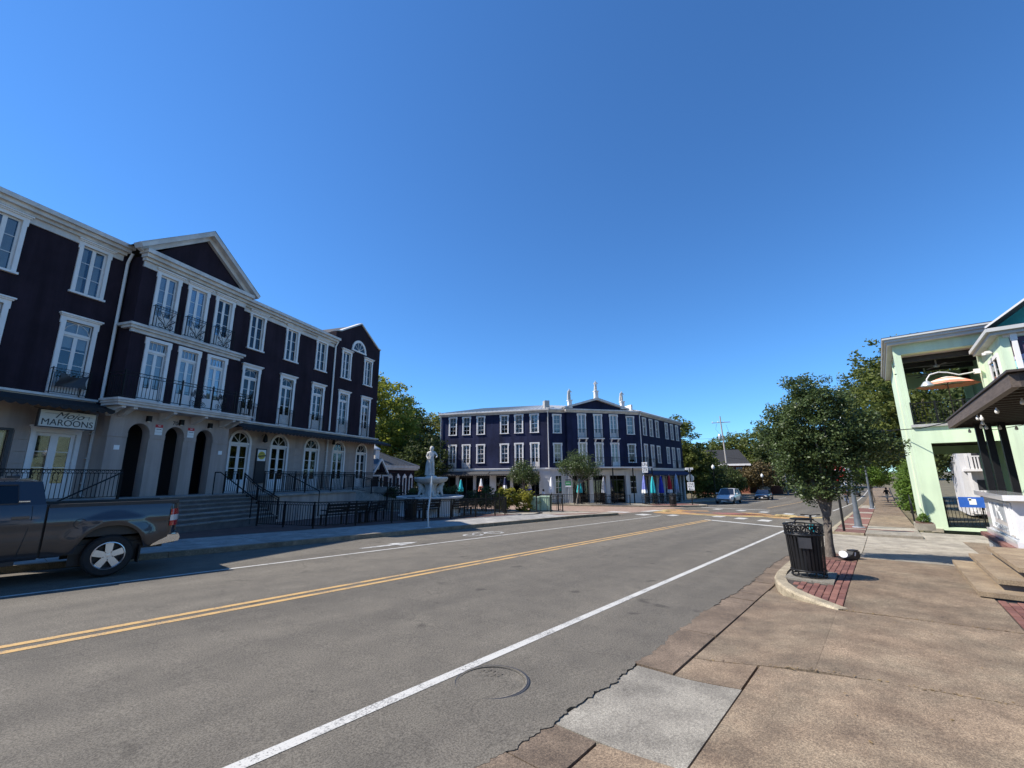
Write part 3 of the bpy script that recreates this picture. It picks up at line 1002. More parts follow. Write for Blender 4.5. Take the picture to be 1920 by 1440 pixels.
def railing(parent_or_none, pts, h=1.0, gap=.115, rings=True, posts=True, mat='iron', low=.10, name='railing', label=None, cat='railing', group=None, pw=.05, bar=.018, post_every=1):
    """iron railing along base points; a top-level thing when label is given, else a part"""
    o0 = Vector(pts[0])
    if label:
        root = thing(name, label, cat, tuple(o0), 0, group)
    else:
        root = inst(name, None, parent_or_none, tuple(o0)) if parent_or_none is None or True else None
    P = [Vector(p) - o0 for p in pts]
    rails, pick, rg = [MB(), MB(), MB()], MB(), MB()
    up = Vector((0, 0, 1))
    rh = .11 if rings else 0
    for a, b in zip(P, P[1:]):
        rails[0].bar(a + up * h, b + up * h, pw * .9, .03)
        rails[1].bar(a + up * low, b + up * low, .03, .02)
        if rings:
            rails[2].bar(a + up * (h - rh), b + up * (h - rh), .025, .015)
        L = (b - a).length
        n = max(1, int(L / gap))
        for i in range(n):
            p = a.lerp(b, (i + .5) / n)
            pick.bar(p + up * low, p + up * (h - rh), bar)
            if rings:
                d = (b - a).normalized()
                c = p + up * (h - rh / 2)
                q = []
                for k in range(9):
                    t = 2 * math.pi * k / 8
                    q.append(c + d * math.cos(t) * .045 + up * math.sin(t) * .045)
                rg.tube(q, .009, 4, cap=False)
    for r_l in rails:
        if r_l.v:
            r_l.build('rail', mat, root)
    o = pick.build('pickets', mat, root)
    o['kind'] = 'stuff'
    if rings:
        o = rg.build('ring_frieze', mat, root)
        o['kind'] = 'stuff'
    if posts:
        pm = MB().box(-pw / 2, pw / 2, -pw / 2, pw / 2, 0, h + .03).mesh('post', mat)
        for p in P:
            inst('post', pm, root, tuple(p))
    return root

def spiral(mb, c, r, a0, turns, sgn, rad=.008, ax=(1, 0, 0), n=14):
    """wrought-iron scroll in the plane of ax and z"""
    A = Vector(ax)
    q = []
    for i in range(n + 1):
        t = i / n
        a = a0 + sgn * turns * 2 * math.pi * t
        rr = r * (1 - .82 * t)
        q.append(Vector(c) + A * math.cos(a) * rr + Vector((0, 0, math.sin(a) * rr)))
    mb.tube(q, rad, 4)

def scroll_panel(w, h, mat='iron'):
    """ornate panel: frame, top frieze and paired scrolls; origin bottom centre"""
    mb = MB()
    for z in (.03, h - .10, h):
        mb.bar((-w / 2, 0, z), (w / 2, 0, z), .022, .018)
    for x in (-w / 2, w / 2):
        mb.bar((x, 0, 0), (x, 0, h + .02), .026)
    for i in range(8):
        x = -w / 2 + w * (i + .5) / 8
        spiral(mb, (x, 0, h - .05), .04, 0, 1.0, 1, .009, n=8)
    for x in (-w * .38, w * .38):
        mb.bar((x, 0, .03), (x, 0, h - .10), .018)
    hh = h - .13
    for s in (-1, 1):
        mb.tube([(0, 0, .03), (s * w * .05, 0, hh * .35), (s * w * .18, 0, hh * .7), (s * w * .30, 0, hh * .95)], .013, 4)
        mb.tube([(0, 0, .03), (s * w * .10, 0, hh * .25), (s * w * .26, 0, hh * .45), (s * w * .36, 0, hh * .6)], .013, 4)
        spiral(mb, (s * w * .20, 0, hh * .20), w * .15, math.pi / 2, 1.4, s, .013)
        spiral(mb, (s * w * .17, 0, hh * .80), w * .11, -math.pi / 2, 1.2, -s, .011)
        spiral(mb, (s * w * .27, 0, hh * .5), w * .08, 0, 1.2, s, .011)
    spiral(mb, (0, 0, hh * .72), w * .08, 0, 1.2, 1, .013)
    return mb

# figures grown from a skeleton
def grow(joints, edges, sub=2):
    """joints: {name: ((x, y, z), radius)}; returns a mesh"""
    me = bpy.data.meshes.new('figure')
    bm = bmesh.new()
    ids = {}
    lay = bm.verts.layers.skin.verify()
    for k, (p, r) in joints.items():
        v = bm.verts.new(p)
        v[lay].radius = (r, r) if not isinstance(r, tuple) else r
        v[lay].use_root = (k == 'pelvis')
        ids[k] = v
    for a, b in edges:
        bm.edges.new((ids[a], ids[b]))
    bm.to_mesh(me)
    bm.free()
    o = bpy.data.objects.new('tmp_figure', me)
    COL.objects.link(o)
    o.modifiers.new('s', 'SKIN').use_smooth_shade = True
    ss = o.modifiers.new('d', 'SUBSURF')
    ss.levels = ss.render_levels = sub
    dg = bpy.context.evaluated_depsgraph_get()
    out = bpy.data.meshes.new_from_object(o.evaluated_get(dg))
    bpy.data.objects.remove(o)
    out.polygons.foreach_set('use_smooth', [True] * len(out.polygons))
    return out

BODY_EDGES = [('pelvis', 'waist'), ('waist', 'chest'), ('chest', 'neck'), ('neck', 'jaw'), ('jaw', 'head'), ('head', 'crown'), ('chest', 'shl'), ('shl', 'ell'), ('ell', 'wrl'), ('wrl', 'hdl'),
              ('chest', 'shr'), ('shr', 'elr'), ('elr', 'wrr'), ('wrr', 'hdr'), ('pelvis', 'hipl'), ('hipl', 'knl'), ('knl', 'anl'), ('anl', 'tol'), ('pelvis', 'hipr'), ('hipr', 'knr'), ('knr', 'anr'), ('anr', 'tor')]

def body(P, s=1.0):
    R = dict(pelvis=.15, waist=.135, chest=.16, neck=.06, jaw=.075, head=.098, crown=.07, shl=.075, ell=.05, wrl=.034, hdl=.035, shr=.075, elr=.05, wrr=.034, hdr=.035,
             hipl=.10, knl=.065, anl=.042, tol=.035, hipr=.10, knr=.065, anr=.042, tor=.035)
    return grow({k: (tuple(c * s for c in P[k]), R[k] * s) for k in P}, [e for e in BODY_EDGES if e[0] in P and e[1] in P])

STAND = dict(pelvis=(0, 0, .95), waist=(0, 0, 1.10), chest=(0, -.01, 1.32), neck=(0, 0, 1.50), jaw=(0, -.02, 1.56), head=(0, -.015, 1.64), crown=(0, 0, 1.71),
             shl=(-.19, 0, 1.41), ell=(-.25, .03, 1.13), wrl=(-.23, -.06, .90), hdl=(-.22, -.09, .82), shr=(.19, 0, 1.41), elr=(.27, .02, 1.14), wrr=(.24, -.10, .93), hdr=(.23, -.14, .86),
             hipl=(-.09, 0, .88), knl=(-.11, -.02, .49), anl=(-.11, .02, .09), tol=(-.13, -.13, .04), hipr=(.09, 0, .88), knr=(.12, -.03, .49), anr=(.12, .02, .09), tor=(.14, -.13, .04))

def dress(me, bands, mats, default=0):
    """material by test on the face centre"""
    for mt in mats:
        me.materials.append(MAT[mt])
    for p in me.polygons:
        c = p.center
        p.material_index = default
        for i, f in bands:
            if f(c):
                p.material_index = i
                break
    return me
# ------------------------------------------------------------------ the dark purple building with white trim (left)
LBA = R_(22.7)
LB0 = Vector((-math.sin(LBA) * 20, math.cos(LBA) * 20, 0))
def LW(u, y, z=0):
    """facade coordinates (along, inward, up) -> world"""
    return (LB0.x + u * math.cos(LBA) - y * math.sin(LBA), LB0.y + u * math.sin(LBA) + y * math.cos(LBA), z)

lb = thing('apartment_building', 'three storey dark purple building with white trim, pediment and iron balconies beside the plaza', 'building', tuple(LB0), LBA)
BAY0, BAY1, BY = 11.13, 15.87, -.85
ZF, ZS, ZC = 1.18, 4.62, 10.85

# window kinds -------------------------------------------------
mb = MB()
casing(mb, 1.02, 2.0, .12)
pn = sash(mb, -.39, 0, 0, 1.88, 1, 3) + sash(mb, .0, .39, 0, 1.88, 1, 3)
proto('w3', 'window', mb, pn)
mb = MB()
casing(mb, .98, 2.5, .13, sill=0)
pn = sash(mb, -.36, 0, 0, 2.37, 1, 3, low=.6) + sash(mb, 0, .36, 0, 2.37, 1, 3, low=.6)
proto('b3', 'french_window', mb, pn)
mb = MB()
casing(mb, 1.12, 2.88, .14, sill=0)
pn = sash(mb, -.42, 0, 0, 2.22, 1, 3, low=.62) + sash(mb, 0, .42, 0, 2.22, 1, 3, low=.62)
mb.box(-.42, .42, .03, .11, 2.22, 2.30)
pn += sash(mb, -.42, .42, 2.30, 2.74, 2, 1, .035)
for s in (-1, 1):
    mb.tube([(s * .39, .075, 2.34), (s * .30, .075, 2.54), (s * .13, .075, 2.66), (0, .075, 2.69)], .013, 4)
proto('w2', 'french_window', mb, pn)
mb = MB()
casing(mb, .98, 2.68, .13, crown=0, sill=0)
pn = sash(mb, -.36, 0, 0, 2.10, 1, 3, low=.62) + sash(mb, 0, .36, 0, 2.10, 1, 3, low=.62)
mb.box(-.36, .36, .03, .11, 2.10, 2.18)
pn += sash(mb, -.36, .36, 2.18, 2.55, 4, 1, .03, .018)
proto('b2', 'french_window', mb, pn)
mb = MB()                                                         # arched ground-floor doors
zs_ = 2.48
mb.box(-.66, -.54, -.05, .10, 0, zs_)
mb.box(.54, .66, -.05, .10, 0, zs_)
N = 18
for k in range(N):
    a, b = math.pi * k / N, math.pi * (k + 1) / N
    mb.prism([(.66 * math.cos(a), zs_ + .66 * math.sin(a)), (.66 * math.cos(b), zs_ + .66 * math.sin(b)), (.54 * math.cos(b), zs_ + .54 * math.sin(b)), (.54 * math.cos(a), zs_ + .54 * math.sin(a))], 'y', -.05, .10)
mb.box(-.54, .54, -.02, .12, zs_ - .10, zs_)
pn = sash(mb, -.54, 0, 0, zs_ - .10, 1, 3, .085, .03, low=.62) + sash(mb, 0, .54, 0, zs_ - .10, 1, 3, .085, .03, low=.62)
sub = MB()
fan(sub, .54)
sub.xf(Matrix.Translation((0, 0, zs_ + .01)))
mb.add(sub.v, sub.f)
fg = fan_glass(.54)
for v in fg.vertices:
    v.co.z += zs_ + .01
proto('ad', 'arched_door', mb, pn, extra=[('fanlight', fg)])
mb = MB()                                                         # shop doors under the sign
casing(mb, 1.40, 2.42, .13, sill=0, crown=.02, ear=0)
pn = sash(mb, -.57, 0, 0, 2.29, 1, 3, .11, .02, low=.55) + sash(mb, 0, .57, 0, 2.29, 1, 3, .11, .02, low=.55)
mb.box(-.03, .03, .02, .06, .98, 1.10)
proto('sd', 'shop_door', mb, pn)

W3 = [4.95, 7.45, 9.95, 17.48, 19.98, 22.49, 25.0, 27.53]
W2 = [4.95, 7.45, 9.94, 17.46, 19.96, 22.48, 25.0, 27.50]
AD = [17.32, 19.86, 22.38, 24.89, 27.38]
BX = [12.18, 13.50, 14.82]

# walls --------------------------------------------------------
mb = MB()
o3 = [(u - .39, u + .39, 8.72, 10.60) for u in W3]
o2 = [(u - .42, u + .42, 4.84, 7.58) for u in W2]
wall_open(mb, 3.5, BAY0, ZS, ZC, [o for o in o3 + o2 if o[1] < BAY0])
wall_open(mb, BAY1, 28.95, ZS, ZC, [o for o in o3 + o2 if o[0] > BAY1])
# gabled end above the cornice line
gp_ = [(23.75, ZC), (28.95, ZC), (28.95, 11.85), (28.62, 11.90), (26.35, 13.2), (24.15, 11.95), (23.75, 11.85)]
lun = (26.30, 11.05, .72)
gab = MB()
gab.add([(u, 0, z) for u, z in gp_], [tuple(range(len(gp_)))])
mb.add(gab.v, gab.f)
mb.add([(23.75, .0, ZC), (23.75, .5, ZC), (23.75, .5, 11.85), (23.75, 0, 11.85)], [(0, 1, 2, 3)])
mb.add([(28.95, 0, 1.0), (28.95, 12, 1.0), (28.95, 12, ZC), (28.95, 0, 11.85)], [(0, 1, 2, 3)])
mb.add([(3.5, 0, 1.0), (3.5, 12, 1.0), (3.5, 12, ZC), (3.5, 0, ZC)], [(0, 1, 2, 3)])
mb.add([(3.5, 12, 1.0), (28.95, 12, 1.0), (28.95, 12, ZC), (3.5, 12, ZC)], [(0, 1, 2, 3)])
mb.build('wall', 'purple_stucco', lb, fix=False)
# projecting bay
mb = MB()
bo = [(u - .36, u + .36, 7.98, 10.35) for u in BX] + [(u - .36, u + .36, 4.86, 7.41) for u in BX]
wall_open(mb, BAY0, BAY1, ZS, ZC, bo, y=BY)
for u in (BAY0, BAY1):
    mb.add([(u, BY, ZS), (u, 0, ZS), (u, 0, ZC), (u, BY, ZC)], [(0, 1, 2, 3)])
mb.add([(BAY0, BY, ZC), (BAY1, BY, ZC), (13.5, BY, 12.92)], [(0, 1, 2)])
mb.build('bay_wall', 'purple_stucco', lb, fix=False)
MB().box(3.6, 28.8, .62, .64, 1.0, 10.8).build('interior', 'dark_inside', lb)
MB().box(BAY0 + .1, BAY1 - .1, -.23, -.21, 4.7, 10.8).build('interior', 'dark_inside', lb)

# ground floor: coursed grey render between the openings
piers = [(15.87, 16.78), (17.86, 19.32), (20.40, 21.84), (22.92, 24.35), (25.43, 26.84), (27.92, 28.95)]
gw = MB()
gops = [(u - .54, u + .54, ZF, ZF + zs_ + .54, True) for u in AD]
wall_open(gw, 15.87, 28.95, 1.0, ZS, gops, y=.012)
gw.build('ground_floor_wall', 'grey_stucco', lb, fix=False)
gw = MB()
lops = [(9.95 - .57, 9.95 + .57, ZF, 3.48), (6.6, 8.72, 2.05, 3.45)]
wall_open(gw, 3.5, BAY0, 1.0, ZS, lops, y=.012)
gw.build('ground_floor_wall', 'grey_stucco', lb, fix=False)
course = {}
def courses(spans, zlo, zhi, step=.40):
    z = zlo
    while z < zhi - .1:
        for a, b in spans:
            k = (round(b - a, 2), round(min(step, zhi - z), 2))
            if k not in course:
                w, h = k
                course[k] = MB().box(0.004, w - .004, 0, .03, .009, h - .009).mesh('wall_course', 'grey_stucco')
            inst('wall_course', course[k], lb, (a, -.016, z))
        z += step
courses(piers, ZF, ZF + zs_)
courses([(3.5, 6.45), (8.85, 9.24), (10.66, 11.05)], ZF, 3.5)

# porch with three arches
pm = MB()
AR = [(12.02, .39), (13.40, .39), (14.72, .39)]
pops = [(u - r, u + r, ZF, 4.02, True) for u, r in AR]
wall_open(pm, 10.98, 15.87, 1.0, ZS, pops, .42, y=BY - .02)
for u in (10.98, 15.87):
    pm.add([(u, BY - .02, 1.0), (u, .02, 1.0), (u, .02, ZS), (u, BY - .02, ZS)], [(0, 1, 2, 3)])
pm.build('porch_wall', 'grey_stucco', lb, fix=False)
for a, b in ((10.95, 11.62), (12.42, 13.00), (13.80, 14.32), (15.12, 15.90)):
    MB().box(a, b, BY - .05, BY + .38, 3.44, 3.60).build('impost', 'grey_stucco', lb)
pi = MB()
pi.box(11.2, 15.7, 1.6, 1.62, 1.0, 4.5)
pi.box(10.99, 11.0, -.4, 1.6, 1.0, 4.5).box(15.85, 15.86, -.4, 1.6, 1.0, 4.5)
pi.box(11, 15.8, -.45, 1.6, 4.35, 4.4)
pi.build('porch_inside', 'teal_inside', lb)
for u, w in ((13.35, .42), (14.45, .5), (15.1, .35)):
    MB().box(u - w / 2, u + w / 2, 1.5, 1.6, ZF, 1.95).build('inner_door_panel', 'trim_aged', lb)

# cornices and belts -------------------------------------------
def cornice(u0, u1, y, z, parent, name='cornice', k=1.0, h=.42):
    m_ = MB()
    m_.box(u0, u1, y - .05 * k, y + .05, z - h * .45, z)
    m_.box(u0 - .04, u1 + .04, y - .16 * k, y + .05, z, z + h * .22)
    m_.box(u0 - .10, u1 + .10, y - .30 * k, y + .05, z + h * .22, z + h * .48)
    m_.box(u0 - .16, u1 + .16, y - .42 * k, y + .10, z + h * .48, z + h * .78)
    return m_.build(name, 'trim_aged', parent)
cornice(3.5, BAY0 - .28, 0, ZC - .02, lb, h=.52)
cornice(BAY1 + .6, 23.62, 0, ZC - .02, lb, h=.52)
cornice(BAY0, BAY1, BY, 10.62, lb, h=.55)
mb = MB()                                                          # raking cornice of the pediment
for s in (-1, 1):
    u0 = 13.5 + s * 2.75
    P = [(u0, 10.98), (13.5, 13.02), (13.5, 13.26), (u0 + s * .10, 11.16)]
    mb.prism(P if s < 0 else P[::-1], 'y', BY - .42, BY + .02)
    P = [(u0 - s * .25, 10.92), (13.5, 12.80), (13.5, 13.02), (u0 - s * .02, 10.99)]
    mb.prism(P if s < 0 else P[::-1], 'y', BY - .16, BY + .02)
mb.build('raking_cornice', 'trim_aged', lb)
mb = MB()
mb.box(BAY0 - .06, BAY1 + .06, BY - .08, BY + .02, 7.58, 7.72).box(BAY0 - .14, BAY1 + .14, BY - .18, BY + .4, 7.72, 7.82).box(BAY0 - .20, BAY1 + .20, BY - .26, BY + .6, 7.82, 7.92)
mb.build('belt_course', 'trim_aged', lb)
mb = MB()
mb.box(3.5, 10.85, -.12, .02, 4.64, 4.72).box(3.5, 10.85, -.22, .02, 4.72, 4.80)
mb.box(BAY1, 29.0, -.12, .02, 4.64, 4.72).box(BAY1, 29.1, -.22, .02, 4.72, 4.80)
mb.build('belt_course', 'trim_aged', lb)
# parapet coping of the gabled end
mb = MB()
tops = gp_[2:]
for (a, b) in zip(tops, tops[1:]):
    mb.bar((a[0], .12, a[1] + .04), (b[0], .12, b[1] + .04), .42, .09)
mb.build('coping', 'trim_aged', lb)
# lunette
mb = MB()
N = 18
for k in range(N):
    a, b = math.pi * k / N, math.pi * (k + 1) / N
    mb.prism([(.82 * math.cos(a), .82 * math.sin(a)), (.82 * math.cos(b), .82 * math.sin(b)), (.68 * math.cos(b), .68 * math.sin(b)), (.68 * math.cos(a), .68 * math.sin(a))], 'y', -.06, .0)
mb.box(-.86, .86, -.07, 0, -.10, 0)
sub = MB()
fan(sub, .68, y=-.05, d=.03, n=4, fr=.04)
mb.add(sub.v, sub.f)
ln = mb.build('lunette_window', 'trim', lb, (lun[0], 0, lun[1]))
inst('pane', fan_glass(.66, -.02), ln)
MB().add([(0, -.008, 0)] + [(.66 * math.cos(math.pi * k / 16), -.008, .66 * math.sin(math.pi * k / 16)) for k in range(17)], [(0, k + 1, k + 2) for k in range(16)]).build('backing', 'charcoal', ln, fix=False)
# roofs
mb = MB()
mb.add([(3.2, -.42, 11.24), (23.75, -.42, 11.24), (23.75, 6, 13.3), (3.2, 6, 13.3), (3.2, 12.4, 11.24), (23.75, 12.4, 11.24)], [(0, 1, 2, 3), (3, 2, 5, 4)])
mb.add([(23.75, .3, 11.8), (26.35, .3, 13.15), (28.95, .3, 11.8), (23.75, 12, 11.8), (26.35, 12, 13.15), (28.95, 12, 11.8)], [(0, 1, 4, 3), (1, 2, 5, 4)])
mb.add([(10.7, BY - .44, 11.16), (13.5, BY - .44, 13.275), (16.3, BY - .44, 11.16), (10.7, 6, 11.16), (13.5, 6, 13.275), (16.3, 6, 11.16)], [(0, 1, 4, 3), (1, 2, 5, 4)])
mb.build('roof', 'roof_dark', lb, fix=False)

# windows in place ---------------------------------------------
bl3 = [1, 1, 0, 1, 1, .5, .8, .7]
for u, b in zip(W3, bl3):
    place('w3', lb, u, 8.72, 0, 0, b or None, curtain=(not b))
for u, b in zip(W2, [1, 1, .45, .8, .3, .35, .25, .3]):
    place('w2', lb, u, 4.84, 0, 0, b, curtain=(u > 20))
for u in BX:
    place('b3', lb, u, 7.95, BY, 0, 1)
    place('b2', lb, u, 4.84, BY, 0, .98)
for u in AD:
    place('ad', lb, u, ZF, .012)
place('sd', lb, 9.95, ZF, .012)
mb = MB()                                                          # shop window left of the doors
mb.box(6.5, 8.82, -.03, .10, 1.97, 2.05).box(6.5, 8.82, -.03, .10, 3.45, 3.53).box(6.5, 6.6, -.03, .10, 2.05, 3.45).box(8.72, 8.82, -.03, .10, 2.05, 3.45)
sw = mb.build('shop_window', 'charcoal', lb)
MB().box(6.6, 8.72, .05, .06, 2.05, 3.45).build('pane', 'glass', sw)
for i, (a, b, c, d, mt) in enumerate(((8.15, 8.66, 2.8, 3.38, 'cream_cloth'), (8.15, 8.66, 2.35, 2.78, 'mural_teal'), (8.2, 8.6, 2.86, 3.05, 'orange_paint'), (7.4, 8.05, 2.3, 3.3, 'paleblue_cloth'))):
    MB().box(a, b, .10 - i * .004, .103 - i * .004, c, d).build('poster', mt, sw)

# Juliet balconies
jw = MB()
h_ = .92
for z in (.06, h_ - .16, h_):
    jw.bar((-.56, 0, z), (.56, 0, z), .025, .018)
for s in (-1, 1):
    jw.bar((s * .56, 0, 0), (s * .56, 0, h_ + .04), .028)
    for z in (.06, h_):
        jw.bar((s * .56, 0, z), (s * .56, .14, z), .02)
for i in range(13):
    x_ = -.5 + i / 12.
    jw.bar((x_, 0, .06), (x_, 0, h_ - .16), .013)
for i in range(9):
    spiral(jw, (-.49 + i * .1225, 0, h_ - .08), .055, 0, 1.0, 1 if i % 2 else -1, .006, n=8)
jm = jw.mesh('juliet_balcony', 'iron')
for u in W2:
    inst('juliet_balcony', jm, lb, (u, -.20, 4.82))
sp = scroll_panel(1.0, .92)
for s in (-1, 1):
    for z in (.05, .9):
        sp.bar((s * .5, 0, z), (s * .5, .14, z), .02)
sm = sp.mesh('juliet_balcony', 'iron')
for u in BX:
    inst('juliet_balcony', sm, lb, (u, BY - .24, 7.96))

# the long balcony over the porch
bal = MB().box(10.55, 16.15, BY - 1.0, BY, 4.62, 4.70).box(10.50, 16.20, BY - 1.05, BY, 4.70, 4.78).box(10.60, 16.05, BY - .92, BY, 4.52, 4.62).build('balcony', 'trim_aged', lb)
brk = MB().prism([(0, 0), (-.82, .0), (-.82, -.08), (-.6, -.12), (-.3, -.26), (0, -.34)], 'x', -.07, .07).mesh('bracket', 'trim_aged')
for u in (10.85, 11.25, 12.72, 14.05, 15.4, 15.78):
    inst('bracket', brk, bal, (u, BY - .02, 4.52))
yb = BY - .95
rl = MB()
for z in (.08, .88, 1.0):
    rl.bar((10.65, yb, 4.78 + z), (16.05, yb, 4.78 + z), .035, .022)
    for u in (10.65, 16.05):
        rl.bar((u, yb, 4.78 + z), (u, BY, 4.78 + z), .035, .022)
for u in (10.65, 12.75, 14.1, 15.2, 16.05):
    rl.bar((u, yb, 4.78), (u, yb, 5.86), .045)
rl.build('balcony_rail', 'iron', bal)
pk = MB()
for i in range(40):
    u = 10.75 + i * .135
    if not (12.78 < u < 14.65):
        pk.bar((u, yb, 4.86), (u, yb, 5.66), .014)
for u in (10.65, 16.05):
    for i in range(7):
        pk.bar((u, yb + .07 + i * .125, 4.86), (u, yb + .07 + i * .125, 5.66), .014)
for i in range(44):
    spiral(pk, (10.75 + i * .122, yb, 5.72), .045, 0, 1.0, 1 if i % 2 else -1, .006, n=8)
o = pk.build('pickets', 'iron', bal)
o['kind'] = 'stuff'
def peacock(w, h):
    m_ = MB()
    for k, (sx, top) in enumerate(((-.36, .72), (-.18, .9), (.02, .82), (.2, .94), (.38, .7))):
        m_.tube([(.1, 0, .0), (.05 + sx * .2, 0, h * .3), (sx * .7 * w, 0, h * top * .7), (sx * w, 0, h * top * .84)], .011, 5)
        m_.ring((sx * w, 0, h * top * .86), .085, .013, 'y', 14, 5)
        m_.ring((sx * w, 0, h * top * .86), .04, .018, 'y', 10, 5)
    for s, c in ((1, -.4), (-1, -.2), (1, .3), (-1, .45), (1, .05)):
        spiral(m_, (c * w, 0, h * .2), .12, 0, 1.5, s, .010)
    return m_
inst('scroll_panel', peacock(.62, .86).mesh('scroll_panel', 'iron'), bal, (13.45, yb, 4.82))
inst('scroll_panel', bal.children[-1].data, bal, (14.55, yb, 4.82), 0, (.8, 1, 1))

# awnings with scalloped valance
def awning_mesh(L, drop, out, mat_scallop=.16):
    m_ = MB()
    m_.add([(0, 0, 0), (L, 0, 0), (L, -out, -drop), (0, -out, -drop)], [(0, 1, 2, 3)])
    m_.add([(0, 0, 0), (0, -out, -drop), (0, 0, -drop)], [(0, 1, 2)])
    m_.add([(L, 0, 0), (L, -out, -drop), (L, 0, -drop)], [(0, 1, 2)])
    n = int(L / .26)
    w = L / n
    V = []
    for i in range(n):
        P = [(i * w, -drop)] + [(i * w + w * k / 6, -drop - .09 - .07 * math.sin(math.pi * k / 6)) for k in range(7)] + [((i + 1) * w, -drop)]
        m_.add([(p[0], -out, p[1]) for p in P], [tuple(range(len(P)))])
    return m_
awning_mesh(6.95, .36, 1.3).build('awning', 'awning', lb, (3.85, -.06, 4.70), fix=False)
awning_mesh(13.0, .36, 1.2).build('awning', 'awning', lb, (16.25, -.06, 4.68), fix=False)
# downspouts
for u, zt in ((11.0, 10.95), (23.68, 11.05)):
    m_ = MB().tube([(u, -.30, zt), (u, -.16, zt - .25), (u, -.10, zt - .4), (u, -.10, 4.9)], .055, 8)
    m_.build('downspout', 'trim', lb, smooth=40)
    m_ = MB().tube([(u - .05, -.12, 4.3), (u - .05, -.10, 1.3), (u - .05, -.22, 1.22)], .055, 8)
    for z in (1.7, 2.6, 3.5):
        m_.box(u - .14, u + .04, -.16, -.01, z, z + .04)
    m_.build('downspout', 'trim_aged', lb, smooth=40)
# wall lamps over the arches, house number, notices
for u in (12.25, 13.55, 14.85):
    l_ = MB().box(u - .07, u + .07, BY - .16, BY - .02, 4.12, 4.34).build('wall_lamp', 'iron', lb)
    MB().lathe([(.05, 0), (.05, .03)], 12, (u, BY - .09, 4.09)).build('lens', 'bulb', l_)
text('house_number', '700', .24, 'charcoal', lb, (13.40, BY - .03, 4.16), (math.pi / 2, 0, 0))
for u in (12.72, 14.05):
    nb = MB().box(u - .14, u + .14, BY - .035, BY - .02, 3.92, 4.04).build('notice', 'sign_red', lb)
    MB().box(u - .14, u + .14, BY - .034, BY - .02, 3.74, 3.915).build('notice_sheet', 'sign_white', nb)
    MB().box(u - .14, u + .14, BY - .033, BY - .02, 3.62, 3.73).build('notice_sheet', 'sign_white', nb)
    text('notice_text', 'NO', .07, 'sign_white', nb, (u, BY - .037, 3.99), (math.pi / 2, 0, 0))
    text('notice_text', 'TRESPASSING', .045, 'sign_black', nb, (u, BY - .036, 3.85), (math.pi / 2, 0, 0), xs=.8)
for u in (11.33, 15.55):
    MB().box(u - .09, u + .09, BY - .04, BY - .02, 2.95, 3.12).build('small_plaque', 'sign_white', lb)
# lantern between the arched doors
for u in (18.58,):
    l_ = MB().lathe([(.02, .42), (.09, .30), (.10, .28), (.12, .02), (.09, 0), (.03, -.04)], 8, (u, -.28, 3.78)).build('lantern', 'iron', lb)
    MB().tube([(u, 0, 4.1), (u, -.2, 4.22), (u, -.28, 4.2)], .015, 5).build('bracket', 'iron', l_)
l_ = MB().lathe([(.02, .36), (.08, .25), (.10, .02), (.05, 0)], 8, (24.0, -.28, 4.0)).build('lantern', 'iron', lb)

# signs are things of their own, fixed to the wall
sg = thing('shop_sign', 'cream shop sign with black lettering above the white double doors', 'sign', LW(9.80, -.72, 3.89), LBA)
MB().box(-.80, .80, -.06, .06, -.30, .30).build('sign_box', 'charcoal', sg)
MB().box(-.77, .77, -.066, -.058, -.27, .27).build('sign_face', 'sign_cream', sg)
text('lettering', 'Mojo', .30, 'sign_black', sg, (.0, -.068, .125), (math.pi / 2, 0, 0), shear=.5, xs=1.25)
text('lettering', 'MAROONS', .30, 'sign_black', sg, (0, -.068, -.13), (math.pi / 2, 0, 0), xs=.98)
MB().box(-.66, -.30, -.069, -.067, .17, .178).box(.36, .66, -.069, -.067, .14, .148).box(.56, .575, -.069, -.067, .05, .17).build('flourish', 'sign_black', sg)
for s in (-.6, .6):
    MB().bar((s, 0, .3), (s, .70, .42), .02).build('bracket', 'iron', sg)
sb = thing('menu_board', 'tall black board with a round yellow emblem on white, between two arched doors', 'sign', LW(18.62, -.06, 2.80), LBA)
MB().box(-.31, .31, -.04, .03, -1.2, .62).build('board', 'sign_black', sb)
MB().box(-.26, .26, -.046, -.038, -.03, .56).build('emblem_panel', 'sign_white', sb)
e = MB().lathe([(.21, -.052), (.21, -.044)], 24).xf(Matrix.Rotation(math.pi / 2, 4, 'X') @ Matrix.Rotation(0, 4, 'Z'))
e = MB().prism([(.21 * math.cos(a) * 1.1, .26 + .21 * math.sin(a)) for a in np.linspace(0, 2 * math.pi, 22)[:-1]], 'y', -.052, -.044)
e.build('emblem', 'sign_gold', sb)
MB().prism([(.15 * math.cos(a), .26 + .13 * math.sin(a)) for a in np.linspace(0, 2 * math.pi, 18)[:-1]], 'y', -.055, -.050).build('emblem', 'olive', sb)
MB().prism([(.13 * math.cos(a), .26 + .11 * math.sin(a)) for a in np.linspace(0, 2 * math.pi, 18)[:-1]], 'y', -.058, -.053).build('emblem', 'sign_gold', sb)
MB().prism([(-.24, .24), (.24, .30), (.24, .22), (-.24, .16)], 'y', -.062, -.057).build('emblem', 'olive', sb)

